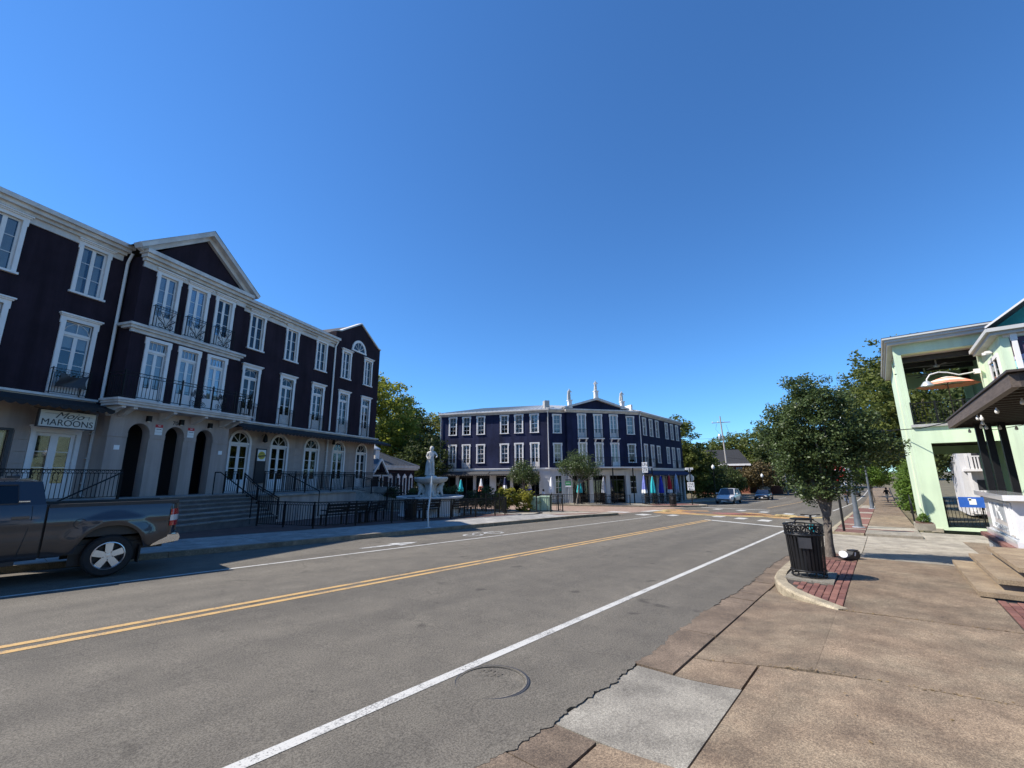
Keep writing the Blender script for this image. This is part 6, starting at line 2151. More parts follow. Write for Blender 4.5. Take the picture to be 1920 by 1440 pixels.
def car(name, label, loc, rz, paint, L=4.6, Wd=1.86, Hh=1.62, kind='suv', group=None, full=True):
    """front at +x; body lofted from stations"""
    t = thing(name, label, 'car', loc, rz, group)
    hw = Wd / 2
    if kind == 'suv':
        ST = [(-L / 2, .80, .55, .98), (-L / 2 + .12, .93, .38, 1.05), (-L / 2 + .5, 1.0, .30, 1.08), (-.9, 1.0, .28, 1.08), (.3, 1.0, .28, 1.05), (.85, 1.0, .28, 1.03), (1.5, .985, .30, .96), (L / 2 - .3, .93, .32, .84), (L / 2 - .08, .80, .36, .72), (L / 2, .68, .45, .62)]
        RF = [(-L / 2 + .25, 1.08, .84), (-L / 2 + .75, Hh - .06, .70), (-.6, Hh, .70), (.15, Hh - .05, .70), (.95, 1.04, .86)]
    else:
        ST = [(-L / 2, .80, .50, .88), (-L / 2 + .15, .92, .34, .95), (-L / 2 + .7, 1.0, .26, .97), (-.9, 1.0, .24, .95), (.3, 1.0, .24, .92), (.9, 1.0, .24, .90), (1.5, .98, .26, .82), (L / 2 - .3, .92, .28, .72), (L / 2 - .07, .78, .32, .60), (L / 2, .66, .40, .52)]
        RF = [(-L / 2 + .55, .96, .84), (-1.0, Hh - .05, .68), (-.4, Hh, .66), (.15, Hh - .06, .68), (1.1, .90, .86)]
    V = []
    n = 9
    for x_, w, b, s in ST:
        w *= hw
        V += [(x_, -w * .86, b), (x_, -w, b + .16), (x_, -w * 1.0, (b + s) / 2 + .06), (x_, -w * .95, s - .06), (x_, -w * .80, s), (x_, w * .80, s), (x_, w * .95, s - .06), (x_, w, (b + s) / 2 + .06), (x_, w, b + .16)]
        V += [(x_, w * .86, b)]
    n = 10
    m_ = MB().add(V, [(i * n + k, (i + 1) * n + k, (i + 1) * n + (k + 1) % n, i * n + (k + 1) % n) for i in range(len(ST) - 1) for k in range(n)] + [tuple(range(n)), tuple((len(ST) - 1) * n + k for k in range(n - 1, -1, -1))])
    m_.build('body', paint, t, smooth=40)
    # cabin: glass band and roof
    V = []
    for x_, zz, w in RF:
        V += [(x_, -hw * w, zz), (x_, hw * w, zz)]
    x0_, x1_ = RF[0][0], RF[-1][0]
    zb = RF[0][1]
    G_ = MB()
    sh_ = [(x0_, zb - .04), (x1_, RF[-1][1] - .04)]
    pts = [(p[0], p[1], p[2]) for p in RF]
    for s in (-1, 1):
        P = [(p[0], s * hw * p[2], p[1]) for p in pts] 
        base = [(x1_, s * hw * .88, RF[-1][1] - .06), (x0_, s * hw * .88, zb - .06)]
        G_.add(P + base, [tuple(range(len(P) + 2))])
    G_.add([(pts[0][0], -hw * pts[0][2], pts[0][1]), (pts[0][0], hw * pts[0][2], pts[0][1]), (pts[1][0], hw * pts[1][2], pts[1][1]), (pts[1][0], -hw * pts[1][2], pts[1][1])], [(0, 1, 2, 3)])
    G_.add([(pts[-1][0], -hw * pts[-1][2], pts[-1][1]), (pts[-1][0], hw * pts[-1][2], pts[-1][1]), (pts[-2][0], hw * pts[-2][2], pts[-2][1]), (pts[-2][0], -hw * pts[-2][2], pts[-2][1])], [(0, 1, 2, 3)])
    G_.build('windows', 'car_window', t, fix=False)
    m_ = MB()
    R2 = pts[1:-1]
    V = [(x_, s * hw * w * 1.01, zz + .012) for x_, zz, w in R2 for s in (-1, -.5, .5, 1)]
    V = [(v[0], v[1], v[2] + (.025 if k % 4 in (1, 2) else 0)) for k, v in enumerate(V)]
    m_.add(V, [(i * 4 + k, (i + 1) * 4 + k, (i + 1) * 4 + k + 1, i * 4 + k + 1) for i in range(len(R2) - 1) for k in range(3)])
    m_.build('roof', paint, t, smooth=60, fix=False)
    if full:
        m_ = MB()
        for s in (-1, 1):
            for a, b in ((pts[0], pts[1]), (pts[-1], pts[-2])):
                m_.bar((a[0], s * hw * a[2] * 1.01, a[1]), (b[0], s * hw * b[2] * 1.01, b[1]), .07, .06)
            for a, b in zip(pts[1:-1], pts[2:-1]):
                m_.bar((a[0], s * hw * a[2] * 1.012, a[1] - .02), (b[0], s * hw * b[2] * 1.012, b[1] - .02), .05, .06)
            m_.bar((-.35, s * hw * .9, zb - .04), (-.42, s * hw * .70, Hh - .02), .06, .09)
            m_.bar((-L / 2 + .95, s * hw * .88, zb), (-L / 2 + .85, s * hw * .70, Hh - .06), .06, .10)
        m_.build('pillars', paint, t)
        for s in (-1, 1):
            MB().box(.55, .75, s * (hw + .02) if s > 0 else s * (hw + .18), s * (hw + .18) if s > 0 else s * (hw + .02), zb - .02, zb + .14).build('mirror', paint, t)
            MB().obox((L / 2 - .22, s * hw * .66, .74 if kind == 'suv' else .60), (.26, .34, .15), Matrix.Rotation(-s * .45, 3, 'Z')).build('headlight', 'clear_lens', t)
            MB().obox((-L / 2 + .03, s * hw * .7, .92 if kind == 'suv' else .84), (.08, .32, .14)).build('tail_lamp', 'red_lens', t)
        MB().box(L / 2 - .10, L / 2 + .015, -.58, .58, .44, .54).build('grille', 'black_plastic', t)
        MB().box(L / 2 - .02, L / 2 + .03, -.26, .26, .33, .43).build('number_plate', 'sign_white', t)
    wr = .36 if kind == 'suv' else .32
    for x_ in (-L / 2 + .85, L / 2 - .88):
        for s in (-1, 1):
            wheel(t, x_, s * (hw - .09), wr, wr, .22, s, rimr=.68)
            MB().prism([(x_ + (wr + .07) * math.cos(a), wr + (wr + .07) * math.sin(a)) for a in np.linspace(0, math.pi, 12)] + [(x_ - wr - .07, .24), (x_ + wr + .07, .24)], 'y', s * (hw - .20), s * (hw + .004)).build('wheel_arch', 'sign_black', t)
    return t
simple('car_window', (.012, .014, .018), .08, .1, 3, coat=1)
car('suv', 'silver sport utility vehicle parked facing us beyond the painted crossing', (55.4, 13.75, gz(55.4)), math.pi + .02, 'silver_paint', 4.75, 1.93, 1.66)
car('sedan', 'dark blue saloon car parked behind the silver sport utility vehicle', (73.6, 13.5, gz(73.6)), math.pi + .02, 'dark_paint', 4.8, 1.84, 1.45, 'sedan')
car('sedan', 'small dark grey car parked far down the street beside the utility pole', (92.5, 11.0, gz(92.5)), math.pi, 'dark_paint', 4.7, 1.86, 1.62, 'suv', full=False)
car('sedan', 'white car driving towards us far up the street', (119.8, 6.9, gz(119.8)), math.pi, 'white_paint', 4.6, 1.84, 1.5, 'sedan')
car('sedan', 'dark car driving away just beyond the cyclist', (93.5, 3.9, gz(93.5)), 0, 'dark_paint', 4.6, 1.84, 1.5, 'sedan', full=False)
# ------------------------------------------------------------------ trees, shrubs
def leaf_cloud(name, mat, C, rad, per, size, parent, seed, aspect=.55, squash=.75, droop=0):
    """leaf-sized faces gathered in clumps round the centres C"""
    g = np.random.default_rng(seed)
    C = np.asarray(C, float)
    n = len(C) * per
    idx = np.repeat(np.arange(len(C)), per)
    d = g.normal(size=(n, 3))
    d /= np.linalg.norm(d, axis=1)[:, None]
    r = g.random(n) ** .55 * (rad if np.isscalar(rad) else np.asarray(rad)[idx])
    p = C[idx] + d * r[:, None] * np.array([1, 1, squash])
    a = g.normal(size=(n, 3))
    a[:, 2] *= .6
    a[:, 2] -= droop
    a /= np.linalg.norm(a, axis=1)[:, None]
    b = np.cross(a, g.normal(size=(n, 3)))
    b /= np.linalg.norm(b, axis=1)[:, None]
    L = (size * g.uniform(.6, 1.35, n))[:, None]
    v = np.empty((n, 4, 3))
    v[:, 0] = p - a * L * .5
    v[:, 1] = p + b * L * aspect * .5
    v[:, 2] = p + a * L * .5
    v[:, 3] = p - b * L * aspect * .5
    me = bpy.data.meshes.new(name)
    me.vertices.add(n * 4)
    me.vertices.foreach_set('co', v.reshape(-1))
    me.loops.add(n * 4)
    me.loops.foreach_set('vertex_index', np.arange(n * 4, dtype=np.int32))
    me.polygons.add(n)
    me.polygons.foreach_set('loop_start', np.arange(0, n * 4, 4, dtype=np.int32))
    me.polygons.foreach_set('loop_total', np.full(n, 4, dtype=np.int32))
    me.materials.append(MAT[mat])
    me.update()
    return inst(name, me, parent)

def lobes_to_clumps(lobes, n, g, shell=.55):
    """clump centres through the volume of ellipsoid lobes, thicker near the surface"""
    vol = np.array([l[1][0] * l[1][1] * l[1][2] for l in lobes]) ** .8
    pick = g.choice(len(lobes), n, p=vol / vol.sum())
    d = g.normal(size=(n, 3))
    d /= np.linalg.norm(d, axis=1)[:, None]
    r = g.random(n) ** (.33 * (1 - shell) + .12)
    r *= g.uniform(.82, 1.10, n)
    c = np.array([lobes[k][0] for k in pick]) + d * r[:, None] * np.array([lobes[k][1] for k in pick])
    return c

def tree(name, label, loc, trunk_h, trunk_r, lobes, nclump, per, leaf, mat, seed, clump_r=.5, bark='bark', limbs=9, lean=(0, 0), cat='tree', group=None, forks=None, squash=.75):
    t = thing(name, label, cat, loc, 0, group)
    g = np.random.default_rng(seed)
    C = lobes_to_clumps(lobes, nclump, g)
    top = np.array([lean[0], lean[1], trunk_h])
    m_ = MB()
    pts = [(0, 0, -.1)]
    for k in range(1, 6):
        f = k / 5
        pts.append((top[0] * f + g.normal() * trunk_r * .25, top[1] * f + g.normal() * trunk_r * .25, trunk_h * f))
    m_.tube(pts, [trunk_r * 1.45] + [trunk_r * (1.05 - .30 * k / 5) for k in range(1, 6)], 10)
    for k in range(limbs):
        c = C[g.integers(len(C))]
        h = g.uniform(.74, 1.0)
        s = np.array([top[0] * h, top[1] * h, trunk_h * h])
        mid = (s + c) / 2 + g.normal(size=3) * .12 * np.linalg.norm(c - s) * np.array([1, 1, .4]) + np.array([0, 0, .06 * np.linalg.norm(c - s)])
        m_.tube([tuple(s), tuple((s * 2 + mid) / 3), tuple(mid), tuple((mid + c) / 2), tuple(c)], [trunk_r * .58, trunk_r * .45, trunk_r * .30, trunk_r * .17, trunk_r * .07], 6)
    if forks:
        for f in forks:
            m_.tube(f[0], f[1], 8)
    m_.build('trunk', bark, t, smooth=60)
    leaf_cloud('crown', mat, C, clump_r, per, leaf, t, seed + 1, squash=squash)
    return t

# the oak by the litter bin
tl = (14.35, 1.28, gz(14.35) + .11)
tree('street_tree', 'young evergreen street tree with a forked trunk beside the black litter bin', tl, 1.75, .092,
     [((0, .02, 3.30), (1.05, 1.00, 1.15)), ((.1, .48, 2.5), (.8, .62, .75)), ((.1, -.55, 2.7), (.85, .72, .8)), ((.2, -.98, 2.85), (.55, .58, .45)), ((0, .08, 4.25), (.70, .70, .62)), ((.1, .12, 1.9), (.7, .65, .5)), ((0, -.35, 4.0), (.75, .60, .65)), ((0, .78, 3.3), (.5, .5, .7)), ((.2, -.3, 1.85), (.55, .55, .4)), ((.3, -1.35, 2.8), (.5, .5, .38)), ((.2, -1.0, 3.4), (.5, .5, .45))],
     690, 78, .070, 'leaf_oak', 5, .23, 'bark', 22, (.02, -.08),
     forks=[([(0, -.06, 1.0), (-.02, .05, 1.5), (.0, .14, 2.1), (.02, .25, 2.9)], [.085, .075, .055, .03]), ([(0, -.07, 1.05), (.03, -.17, 1.5), (.05, -.26, 2.1), (.05, -.4, 3.0)], [.08, .07, .05, .03]),
            ([(-.05, -.03, .62), (-.07, -.11, .75), (-.07, -.13, .92)], [.035, .03, .018])])
# thin twigs sticking out of the outline
# small trees before the navy building
tree('street_tree', 'small grey-green tree before the navy wall, behind the yellowing bush', (33.9, 26.9, gz(33.9) + .12), 1.5, .07,
     [((0, 0, 2.9), (1.25, 1.25, 1.0)), ((.2, -.7, 2.4), (.8, .9, .6)), ((-.2, .7, 2.6), (.8, .8, .6)), ((0, 0, 3.6), (.7, .7, .5))], 170, 34, .14, 'leaf_oak', 21, .42, 'bark_grey', 8)
tree('street_tree', 'leaning small tree before the corner of the navy building, beside the green sign', (36.6, 22.5, gz(36.6) + .12), 2.0, .085,
     [((.3, -.2, 3.6), (1.6, 1.5, 1.1)), ((.9, -.9, 3.0), (1.2, 1.2, .6)), ((-.3, .9, 3.5), (1.2, 1.1, .7)), ((.3, 0, 4.5), (.9, .9, .6)), ((.9, -.6, 3.6), (1.2, 1.6, .5))], 220, 34, .14, 'leaf_oak', 22, .45, 'bark_grey', 10, (.1, -.25))

# big trees behind, at the left gap
BT = 'trees rising behind the dark buildings'
tree('shade_tree', 'tall green tree rising behind the gable end of the dark purple building', (29.5, 44.5, -.7), 6, .35, [((0, 0, 9.5), (4.2, 4.2, 4.6)), ((1.5, -2.0, 7.0), (3, 3, 3)), ((-1.5, 1, 12.5), (2.8, 2.8, 2.6)), ((0, 0, 5.0), (4.4, 4.4, 2.6))], 420, 46, .34, 'leaf_sunny', 31, .85, group=BT)
tree('shade_tree', 'broad dark tree behind the small navy annex roof', (36.0, 48.5, -.8), 5, .35, [((0, 0, 8.0), (4.5, 4.5, 4.6)), ((-2.5, 1.5, 6.0), (3.5, 3.5, 3)), ((0, 0, 4.2), (4.6, 4.6, 2.8))], 420, 46, .34, 'leaf_dark', 32, .85, group=BT)
tree('shade_tree', 'yellowing tree just beside the edge of the navy corner building', (41.0, 49.5, -.8), 5, .3, [((0, 0, 8.3), (3.8, 3.8, 3.6)), ((2.0, -1, 6.5), (3, 3, 2.6)), ((0, 0, 4.5), (4, 4, 2.4))], 340, 44, .32, 'leaf_yellow', 33, .8, group=BT)
tree('shade_tree', 'dark shaded tree under the taller trees behind the fountain figure', (31, 38.5, -.7), 3, .2, [((0, 0, 4.6), (3.0, 3.0, 3.0)), ((0, 1, 2.2), (3.2, 3, 2))], 240, 44, .28, 'leaf_dark', 34, .7, group=BT)
tree('shade_tree', 'leafy low tree beside the rear corner of the navy building', (30.5, 41.5, -.7), 2.2, .15, [((0, 0, 2.6), (2.2, 2.2, 2.2))], 150, 44, .24, 'leaf_bright', 35, .6, group=BT)
tree('shade_tree', 'distant green tree filling the gap behind the dark shaded tree', (46, 68, .4), 6, .35, [((0, 0, 9), (7, 7, 5)), ((0, 0, 4.5), (8, 8, 3.5))], 320, 46, .5, 'leaf_sunny', 36, 1.2, group=BT)
tree('shade_tree', 'distant dark tree low behind the annex roof', (33, 62, .2), 6, .35, [((0, 0, 9), (7, 7, 4)), ((0, 0, 4.5), (8, 8, 3.5))], 300, 46, .5, 'leaf_dark', 37, 1.2, group=BT)

# right of the navy building and across the far street
BS = 'trees along the far side of the street'
tree('shade_tree', 'loose feathery tree right beside the navy building end', (66.5, 22.5, -1.5), 5, .28, [((0, 0, 8.2), (3.0, 3.0, 4.0)), ((.5, -1, 5.5), (3.6, 3.6, 2.8)), ((0, 0, 3), (3.8, 3.8, 2.4))], 480, 44, .34, 'leaf_mid', 41, .75, group=BS, squash=.6)
tree('shade_tree', 'dark round tree shading the pavement behind the silver parked vehicle', (74.5, 23.0, -1.7), 2.6, .25, [((0, 0, 4.0), (4.6, 4.6, 3.1)), ((3, -1, 3.0), (3, 3, 2.2)), ((0, -1.5, 1.4), (3.4, 2.6, 1.6))], 380, 46, .32, 'leaf_dark', 42, .8, group=BS)
tree('shade_tree', 'dark shrubby tree behind the dark blue saloon car', (84, 21.0, -1.7), 2.5, .2, [((0, 0, 2.6), (3.4, 3.0, 2.4)), ((4, 0, 2.2), (2.6, 2.6, 2.0))], 240, 44, .34, 'leaf_dark', 43, .8, group=BS)
tree('shade_tree', 'rust-tinged small tree in front of the green slope beyond the parked cars', (92, 17.2, -1.7), 2.2, .18, [((0, 0, 3.6), (3.4, 3.4, 2.2)), ((2, 1, 3.2), (2.6, 2.6, 1.8))], 260, 44, .34, 'leaf_rust', 44, .8, group=BS)
for i, (x, y, h, r, mt, lab) in enumerate(((112, 27, 13.2, 5.5, 'leaf_mid', 'broad green tree behind the brick house roof'), (110, 19.5, 14.2, 6.0, 'leaf_mid', 'tall green tree behind the rust-tinged small tree'), (104, 14.5, 13.0, 5.2, 'leaf_dark', 'dark tree beside the second utility pole'),
                                   (128, 34, 11.5, 5.5, 'leaf_mid', 'far green tree above the house roof ridge'), (122, 12, 15.0, 5.8, 'leaf_mid', 'tall far tree overhanging the street on its far side'), (146, 13, 14, 6.5, 'leaf_dark', 'dark far tree where the street climbs'), (175, 15, 17, 8, 'leaf_dark', 'farthest dark tree closing the view up the street'),
                                   (180, -6, 16, 8, 'leaf_mid', 'farthest green tree on the near side of the climbing street'), (150, 26, 15, 8, 'leaf_dark', 'dark tree deep behind the green slope'), (100, 34, 10, 5, 'leaf_dark', 'dark tree close behind the brick house'))):
    tree('shade_tree', lab, (x, y, gz(x) - .1), h * .45, .35, [((0, 0, h * .62), (r, r, h * .36)), ((r * .4, -r * .4, h * .40), (r * .8, r * .8, h * .26)), ((-r * .3, r * .3, h * .30), (r * .9, r * .9, h * .24))], 300, 42, .50, mt, 50 + i, 1.1, group=BS)
# near side of the street, behind the oak
BN = 'trees along the near pavement'
for i, (x, y, h, r, mt, lab) in enumerate(((60, -4.0, 18.0, 6.0, 'leaf_mid', 'tall full tree behind the oak and the pale green building'), (76, -2.2, 19.0, 6.0, 'leaf_dark', 'tall dark tree farther along the near pavement'), (52, -9, 12.5, 5, 'leaf_dark', 'dark tree seen through the porch openings'),
                                   (88, -2.6, 19.8, 7.0, 'leaf_mid', 'tall tree overhanging the far end of the near pavement'), (44, -13, 11, 5, 'leaf_mid', 'green tree behind the white balcony house'))):
    tree('shade_tree', lab, (x, y, gz(x)), h * .42, .32, [((0, 0, h * .66), (r, r, h * .33)), ((-r * .2, r * .45, h * .45), (r * .8, r * .8, h * .22)), ((r * .3, -r * .3, h * .38), (r * .9, r * .9, h * .20))], 520, 46, .36, mt, 70 + i, .9, group=BN)
for i, (x, y, lab) in enumerate(((56.5, .95, 'slim pavement tree just past the second grey lamp post'), (62.0, 1.0, 'second slim pavement tree past the grey lamp posts'), (69, 1.0, 'third slim pavement tree up the street'))):
    tree('street_tree', lab, (x, y, gz(x) + .1), 2.1, .07, [((0, 0, 3.2), (1.5, 1.4, 1.0)), ((0, -.5, 2.6), (1.4, 1.2, .6))], 110, 36, .2, 'leaf_mid' if i else 'leaf_bright', 90 + i, .45, group=BN)
# bright bamboo-like shrub by the green building
tree('tall_shrub', 'bright green bushy shrub against the side of the pale green building', (40.5, -1.75, gz(40.5)), 1.0, .06, [((0, 0, 2.0), (1.5, 1.0, 1.7)), ((-.8, .3, 1.2), (1.0, .8, 1.1)), ((1.5, 0, 2.4), (1.6, 1.0, 1.6))], 300, 40, .15, 'leaf_bright', 95, .35, cat='shrub')
# yellowing bush by the utility boxes
tree('bush', 'yellowing leafy bush beside the green utility boxes', (24.0, 18.95, gz(24.0) + .1), .4, .03, [((0, 0, .80), (1.05, .8, .78)), ((.35, -.45, .55), (.6, .5, .55)), ((-.8, 1.0, .85), (.9, .8, .75))], 170, 34, .15, 'leaf_yellow', 96, .25, cat='shrub', limbs=5)
for i, (x, y, lab) in enumerate(((22.4, 21.4, 'dark hedge clump behind the curved railing'), (21.3, 23.4, 'dark hedge clump between fountain and navy building'), (20.2, 25.4, 'dark hedge clump behind the fountain basin'), (19.0, 27.6, 'dark hedge clump nearest the navy annex'))):
    tree('hedge', lab, (x, y, gz(x) + .1), .4, .03, [((0, 0, .85), (1.1, 1.2, .75))], 90, 36, .13, 'leaf_dark', 100 + i, .26, cat='hedge', limbs=3, group='hedge behind the fountain')
tree('bush', 'tiny green shrub in the low concrete planter', (26.6, -1.17, gz(26.6) + .40), .1, .02, [((0, 0, .18), (.28, .22, .2))], 30, 26, .07, 'leaf_bright', 110, .1, cat='shrub', limbs=2)
# ------------------------------------------------------------------ street furniture
def litter_bin():
    t = thing('litter_bin', 'black slatted metal litter bin with scroll band on the brick kerb end', 'bin', (10.80, 1.35, swz(10.80, 1.3) + .012))
    def rad(z):
        return .275 + .040 * (z / .92) ** 1.1
    n = 30
    sm_ = MB()
    for z0, z1 in zip(np.linspace(.12, .78, 5), np.linspace(.12, .78, 5)[1:]):
        sm_.add([(rad(z0), -.019, z0), (rad(z0), .019, z0), (rad(z1), .019, z1), (rad(z1), -.019, z1), (rad(z0) - .006, -.019, z0), (rad(z0) - .006, .019, z0), (rad(z1) - .006, .019, z1), (rad(z1) - .006, -.019, z1)],
                [(0, 1, 2, 3), (4, 7, 6, 5), (0, 4, 5, 1), (3, 2, 6, 7), (0, 3, 7, 4), (1, 5, 6, 2)])
    sme = sm_.mesh('slat', 'black_paint')
    for k in range(n):
        inst('slat', sme, t, (0, 0, 0), 2 * math.pi * k / n)
    for z, w in ((.13, .02), (.80, .022), (.98, .022), (.03, .018)):
        MB().ring((0, 0, z), rad(z) + .004, w * .75, 'z', 40, 6).build('hoop', 'black_paint', t, smooth=60)
    for k in range(12):
        a = 2 * math.pi * (k + .5) / 12
        r = rad(.89)
        q = []
        for j in range(13):
            b = 2 * math.pi * j / 12
            da = .062 * math.cos(b) / r
            q.append(((r) * math.cos(a + da), r * math.sin(a + da), .89 + .062 * math.sin(b)))
        m_ = MB().tube(q, .010, 5, cap=False)
        q2 = [((r) * math.cos(a + s), r * math.sin(a + s), .89 + zz) for s, zz in ((-.12, -.05), (-.03, .02), (.05, -.01), (.12, .05))]
        m_.tube(q2, .008, 5)
        m_.build('scroll', 'black_paint', t)
        a2 = 2 * math.pi * k / 12
        MB().bar((rad(.80) * math.cos(a2), rad(.8) * math.sin(a2), .80), (rad(.98) * math.cos(a2), rad(.98) * math.sin(a2), .98), .022, .014).build('strut', 'black_paint', t)
        MB().bar((rad(.03) * math.cos(a2), rad(.03) * math.sin(a2), .03), (rad(.13) * math.cos(a2), rad(.13) * math.sin(a2), .13), .022, .014).build('foot_strut', 'black_paint', t)
    t.scale = (1.05, 1.05, 1.0)
    MB().lathe([(.22, .10), (.225, .12), (.27, .78), (.27, .80)], 28).build('liner', 'sign_black', t, smooth=50)
    # hood plate on three arms
    MB().lathe([(.19, 1.075), (.20, 1.08), (.20, 1.095), (.18, 1.10)], 28).build('hood', 'black_paint', t, smooth=40)
    for k in range(3):
        a = 2 * math.pi * k / 3 + .6
        MB().bar((rad(.98) * .99 * math.cos(a), rad(.98) * .99 * math.sin(a), .985), (.17 * math.cos(a), .17 * math.sin(a), 1.08), .02, .012).build('hood_arm', 'black_paint', t)
    a = math.radians(187)
    q = MB().box(-.10, .10, -.004, .004, -.10, .10)
    q.xf(Matrix.Translation((math.cos(a) * (rad(.65) + .012), math.sin(a) * (rad(.65) + .012), .66)) @ Matrix.Rotation(a + math.pi / 2, 4, 'Z'))
    q.build('plate', 'charcoal', t)
    return t
bin0 = litter_bin()
def bin_copy(loc, label):
    c = copy_tree(bin0)
    c.location = loc
    c['label'] = label
    return c
bin_copy((41.0, 14.95, gz(41) + .13), 'black litter bin on the far corner beside the one way sign')
bin_copy((13.9, 18.15, gz(13.9) + .12), 'black litter bin in the shade inside the plaza fence')

# kick scooter parked behind the oak
ks = thing('kick_scooter', 'electric kick scooter with a turquoise stem leaning behind the street tree', 'scooter', (14.95, 1.62, gz(14.9) + .13), .4)
MB().box(-.5, .12, -.075, .075, .10, .16).build('deck', 'black_plastic', ks)
MB().tube([(.22, 0, .14), (.12, 0, .95)], .03, 8).build('stem', 'black_plastic', ks)
MB().obox((.18, 0, .50), (.085, .09, .42), Matrix.Rotation(-.125, 3, 'Y')).build('stem_panel', 'teal_cloth', ks)
MB().tube([(.11, -.24, .98), (.12, 0, .96), (.11, .24, .98)], .016, 6).build('handlebar', 'black_plastic', ks)
for x_ in (-.52, .28):
    q = MB().lathe([(.05, -.03), (.11, -.03), (.115, 0), (.11, .03), (.05, .03)], 20).xf(Matrix.Translation((x_, 0, .115)) @ Matrix.Rotation(math.pi / 2, 4, 'X'))
    q.build('wheel', 'rubber', ks, smooth=40)
MB().tube([(.22, .0, .16), (.28, 0, .115)], .03, 6).build('fork', 'black_plastic', ks)

# toppled flood lamp on the mulch
fl = thing('toppled_fixture', 'toppled black fixture with a round white face on the mulch beside the trunk', 'fixture', (13.92, 1.02, gz(13.9) + .14), -.65)
MB().prism([(.0, 0), (.42, -.01), (.48, .03), (.48, .17), (.30, .18), (.24, .10), (.10, .05), (0, .06)], 'y', -.09, .09).build('housing', 'black_plastic', fl)
MB().box(.28, .47, -.075, .075, .18, .20).build('lid', 'black_plastic', fl)
q = MB().lathe([(.0001, .012), (.082, .010), (.09, 0), (.082, -.008), (.0001, -.008)], 26)
q.xf(Matrix.Translation((-.04, -.10, .125)) @ (Matrix.Rotation(.65, 3, 'Z') @ Vector((-.82, -.18, .55))).to_track_quat('Z', 'Y').to_matrix().to_4x4())
q.build('face_disc', 'sign_white', fl, smooth=40)
MB().obox((.33, -.092, .11), (.03, .006, .09), Matrix.Rotation(.3, 3, 'Y')).build('sticker', 'sign_white', fl)

# street signs
def octagon(r):
    return [(r * math.cos(R_(22.5 + 45 * k)), r * math.sin(R_(22.5 + 45 * k))) for k in range(8)]
ss = thing('stop_sign', 'red octagonal stop sign on a black post half hidden by the oak leaves', 'sign', (23.0, 1.45, gz(23) + .13), 0)
MB().tube([(0, 0, 0), (0, 0, 2.75)], .045, 8).build('post', 'black_paint', ss, smooth=40)
MB().prism(octagon(.41), 'x', -.060, -.054).xf(Matrix.Translation((0, 0, 2.36))).build('rim', 'sign_white', ss)
MB().prism(octagon(.375), 'x', -.066, -.061).xf(Matrix.Translation((0, 0, 2.36))).build('face', 'sign_red', ss)
text('lettering', 'STOP', .30, 'sign_white', ss, (-.068, 0, 2.36), (math.pi / 2, 0, -math.pi / 2), xs=.85)

ow = thing('one_way_sign', 'white one way sign with black arrow on a dark post at the far corner', 'sign', (44.5, 14.36, gz(44.5) + .13), 0)
MB().tube([(0, 0, 0), (0, 0, 3.5)], .05, 8).build('post', 'black_paint', ow)
sgn = math.atan2(14.36, 44.5)
def facing(mb_, z, name, mat, parent=ow, dx=0.0):
    mb_.xf(Matrix.Rotation(sgn - math.pi / 2, 4, 'Z') @ Matrix.Translation((0, dx, z)))
    return mb_.build(name, mat, parent)
fsig = facing(MB().box(-.31, .31, -.07, -.06, -.38, .38), 1.75, 'sign_plate', 'sign_white')
for body_, z, sz in (('ONE', 1.95, .30), ('WAY', 1.70, .30)):
    d = Vector((math.cos(sgn), math.sin(sgn), 0)) * -.074
    text('lettering', body_, sz, 'sign_black', ow, (d.x, d.y, z), (math.pi / 2, 0, sgn - math.pi / 2), xs=.85)
facing(MB().prism([(-.24, 0), (-.10, .10), (-.10, .035), (.22, .035), (.22, -.035), (-.10, -.035), (-.10, -.10)], 'y', -.075, -.071), 1.48, 'arrow', 'sign_black')
facing(MB().prism(octagon(.38), 'y', .06, .07), 2.52, 'sign_back', 'steel')
facing(MB().box(-.40, .34, -.012, .012, -.10, .10), 3.42, 'street_name_plate', 'sign_white')
d = Vector((math.cos(sgn), math.sin(sgn), 0)) * -.016
text('lettering', 'University', .15, 'sign_black', ow, (d.x, d.y, 3.42), (math.pi / 2, 0, sgn - math.pi / 2))
facing(MB().box(-.12, .12, -.012, .012, -.07, .07), 3.22, 'street_name_plate', 'galvanised')

gs = thing('green_sign', 'green and white parking sign on a thin post before the white pier', 'sign', (35.8, 22.9, gz(35.8) + .12), 0)
MB().tube([(0, 0, 0), (0, 0, 2.35)], .03, 6).build('post', 'galvanised', gs)
a = math.atan2(22.9, 35.8)
for z0, z1, mt in ((1.72, 2.12, 'sign_green'), (1.60, 1.72, 'sign_white'), (2.20, 2.28, 'sign_black')):
    q = MB().box(-.27, .27, -.05, -.04, z0, z1)
    q.xf(Matrix.Rotation(a - math.pi / 2, 4, 'Z'))
    q.build('plate', mt, gs)
d = Vector((math.cos(a), math.sin(a), 0)) * -.052
text('lettering', 'PARK', .17, 'sign_white', gs, (d.x, d.y, 1.92), (math.pi / 2, 0, a - math.pi / 2))

bs = thing('banner_sign', 'white two-panel sign with bold black letters high on a thin post at the corner', 'sign', (42.35, 18.0, gz(42) + .12), 0)
MB().tube([(0, 0, 0), (0, 0, 4.15)], .035, 6).build('post', 'black_paint', bs)
a = math.atan2(18.0, 42.35)
for z, s_ in ((3.82, 'UN'), (3.28, 'STR')):
    q = MB().box(-.27, .27, -.05, -.04, z - .24, z + .24)
    q.xf(Matrix.Rotation(a - math.pi / 2, 4, 'Z'))
    q.build('plate', 'sign_white', bs)
    d = Vector((math.cos(a), math.sin(a), 0)) * -.053
    text('lettering', s_, .46, 'sign_black', bs, (d.x, d.y, z), (math.pi / 2, 0, a - math.pi / 2), xs=.8 if len(s_) == 2 else .58)

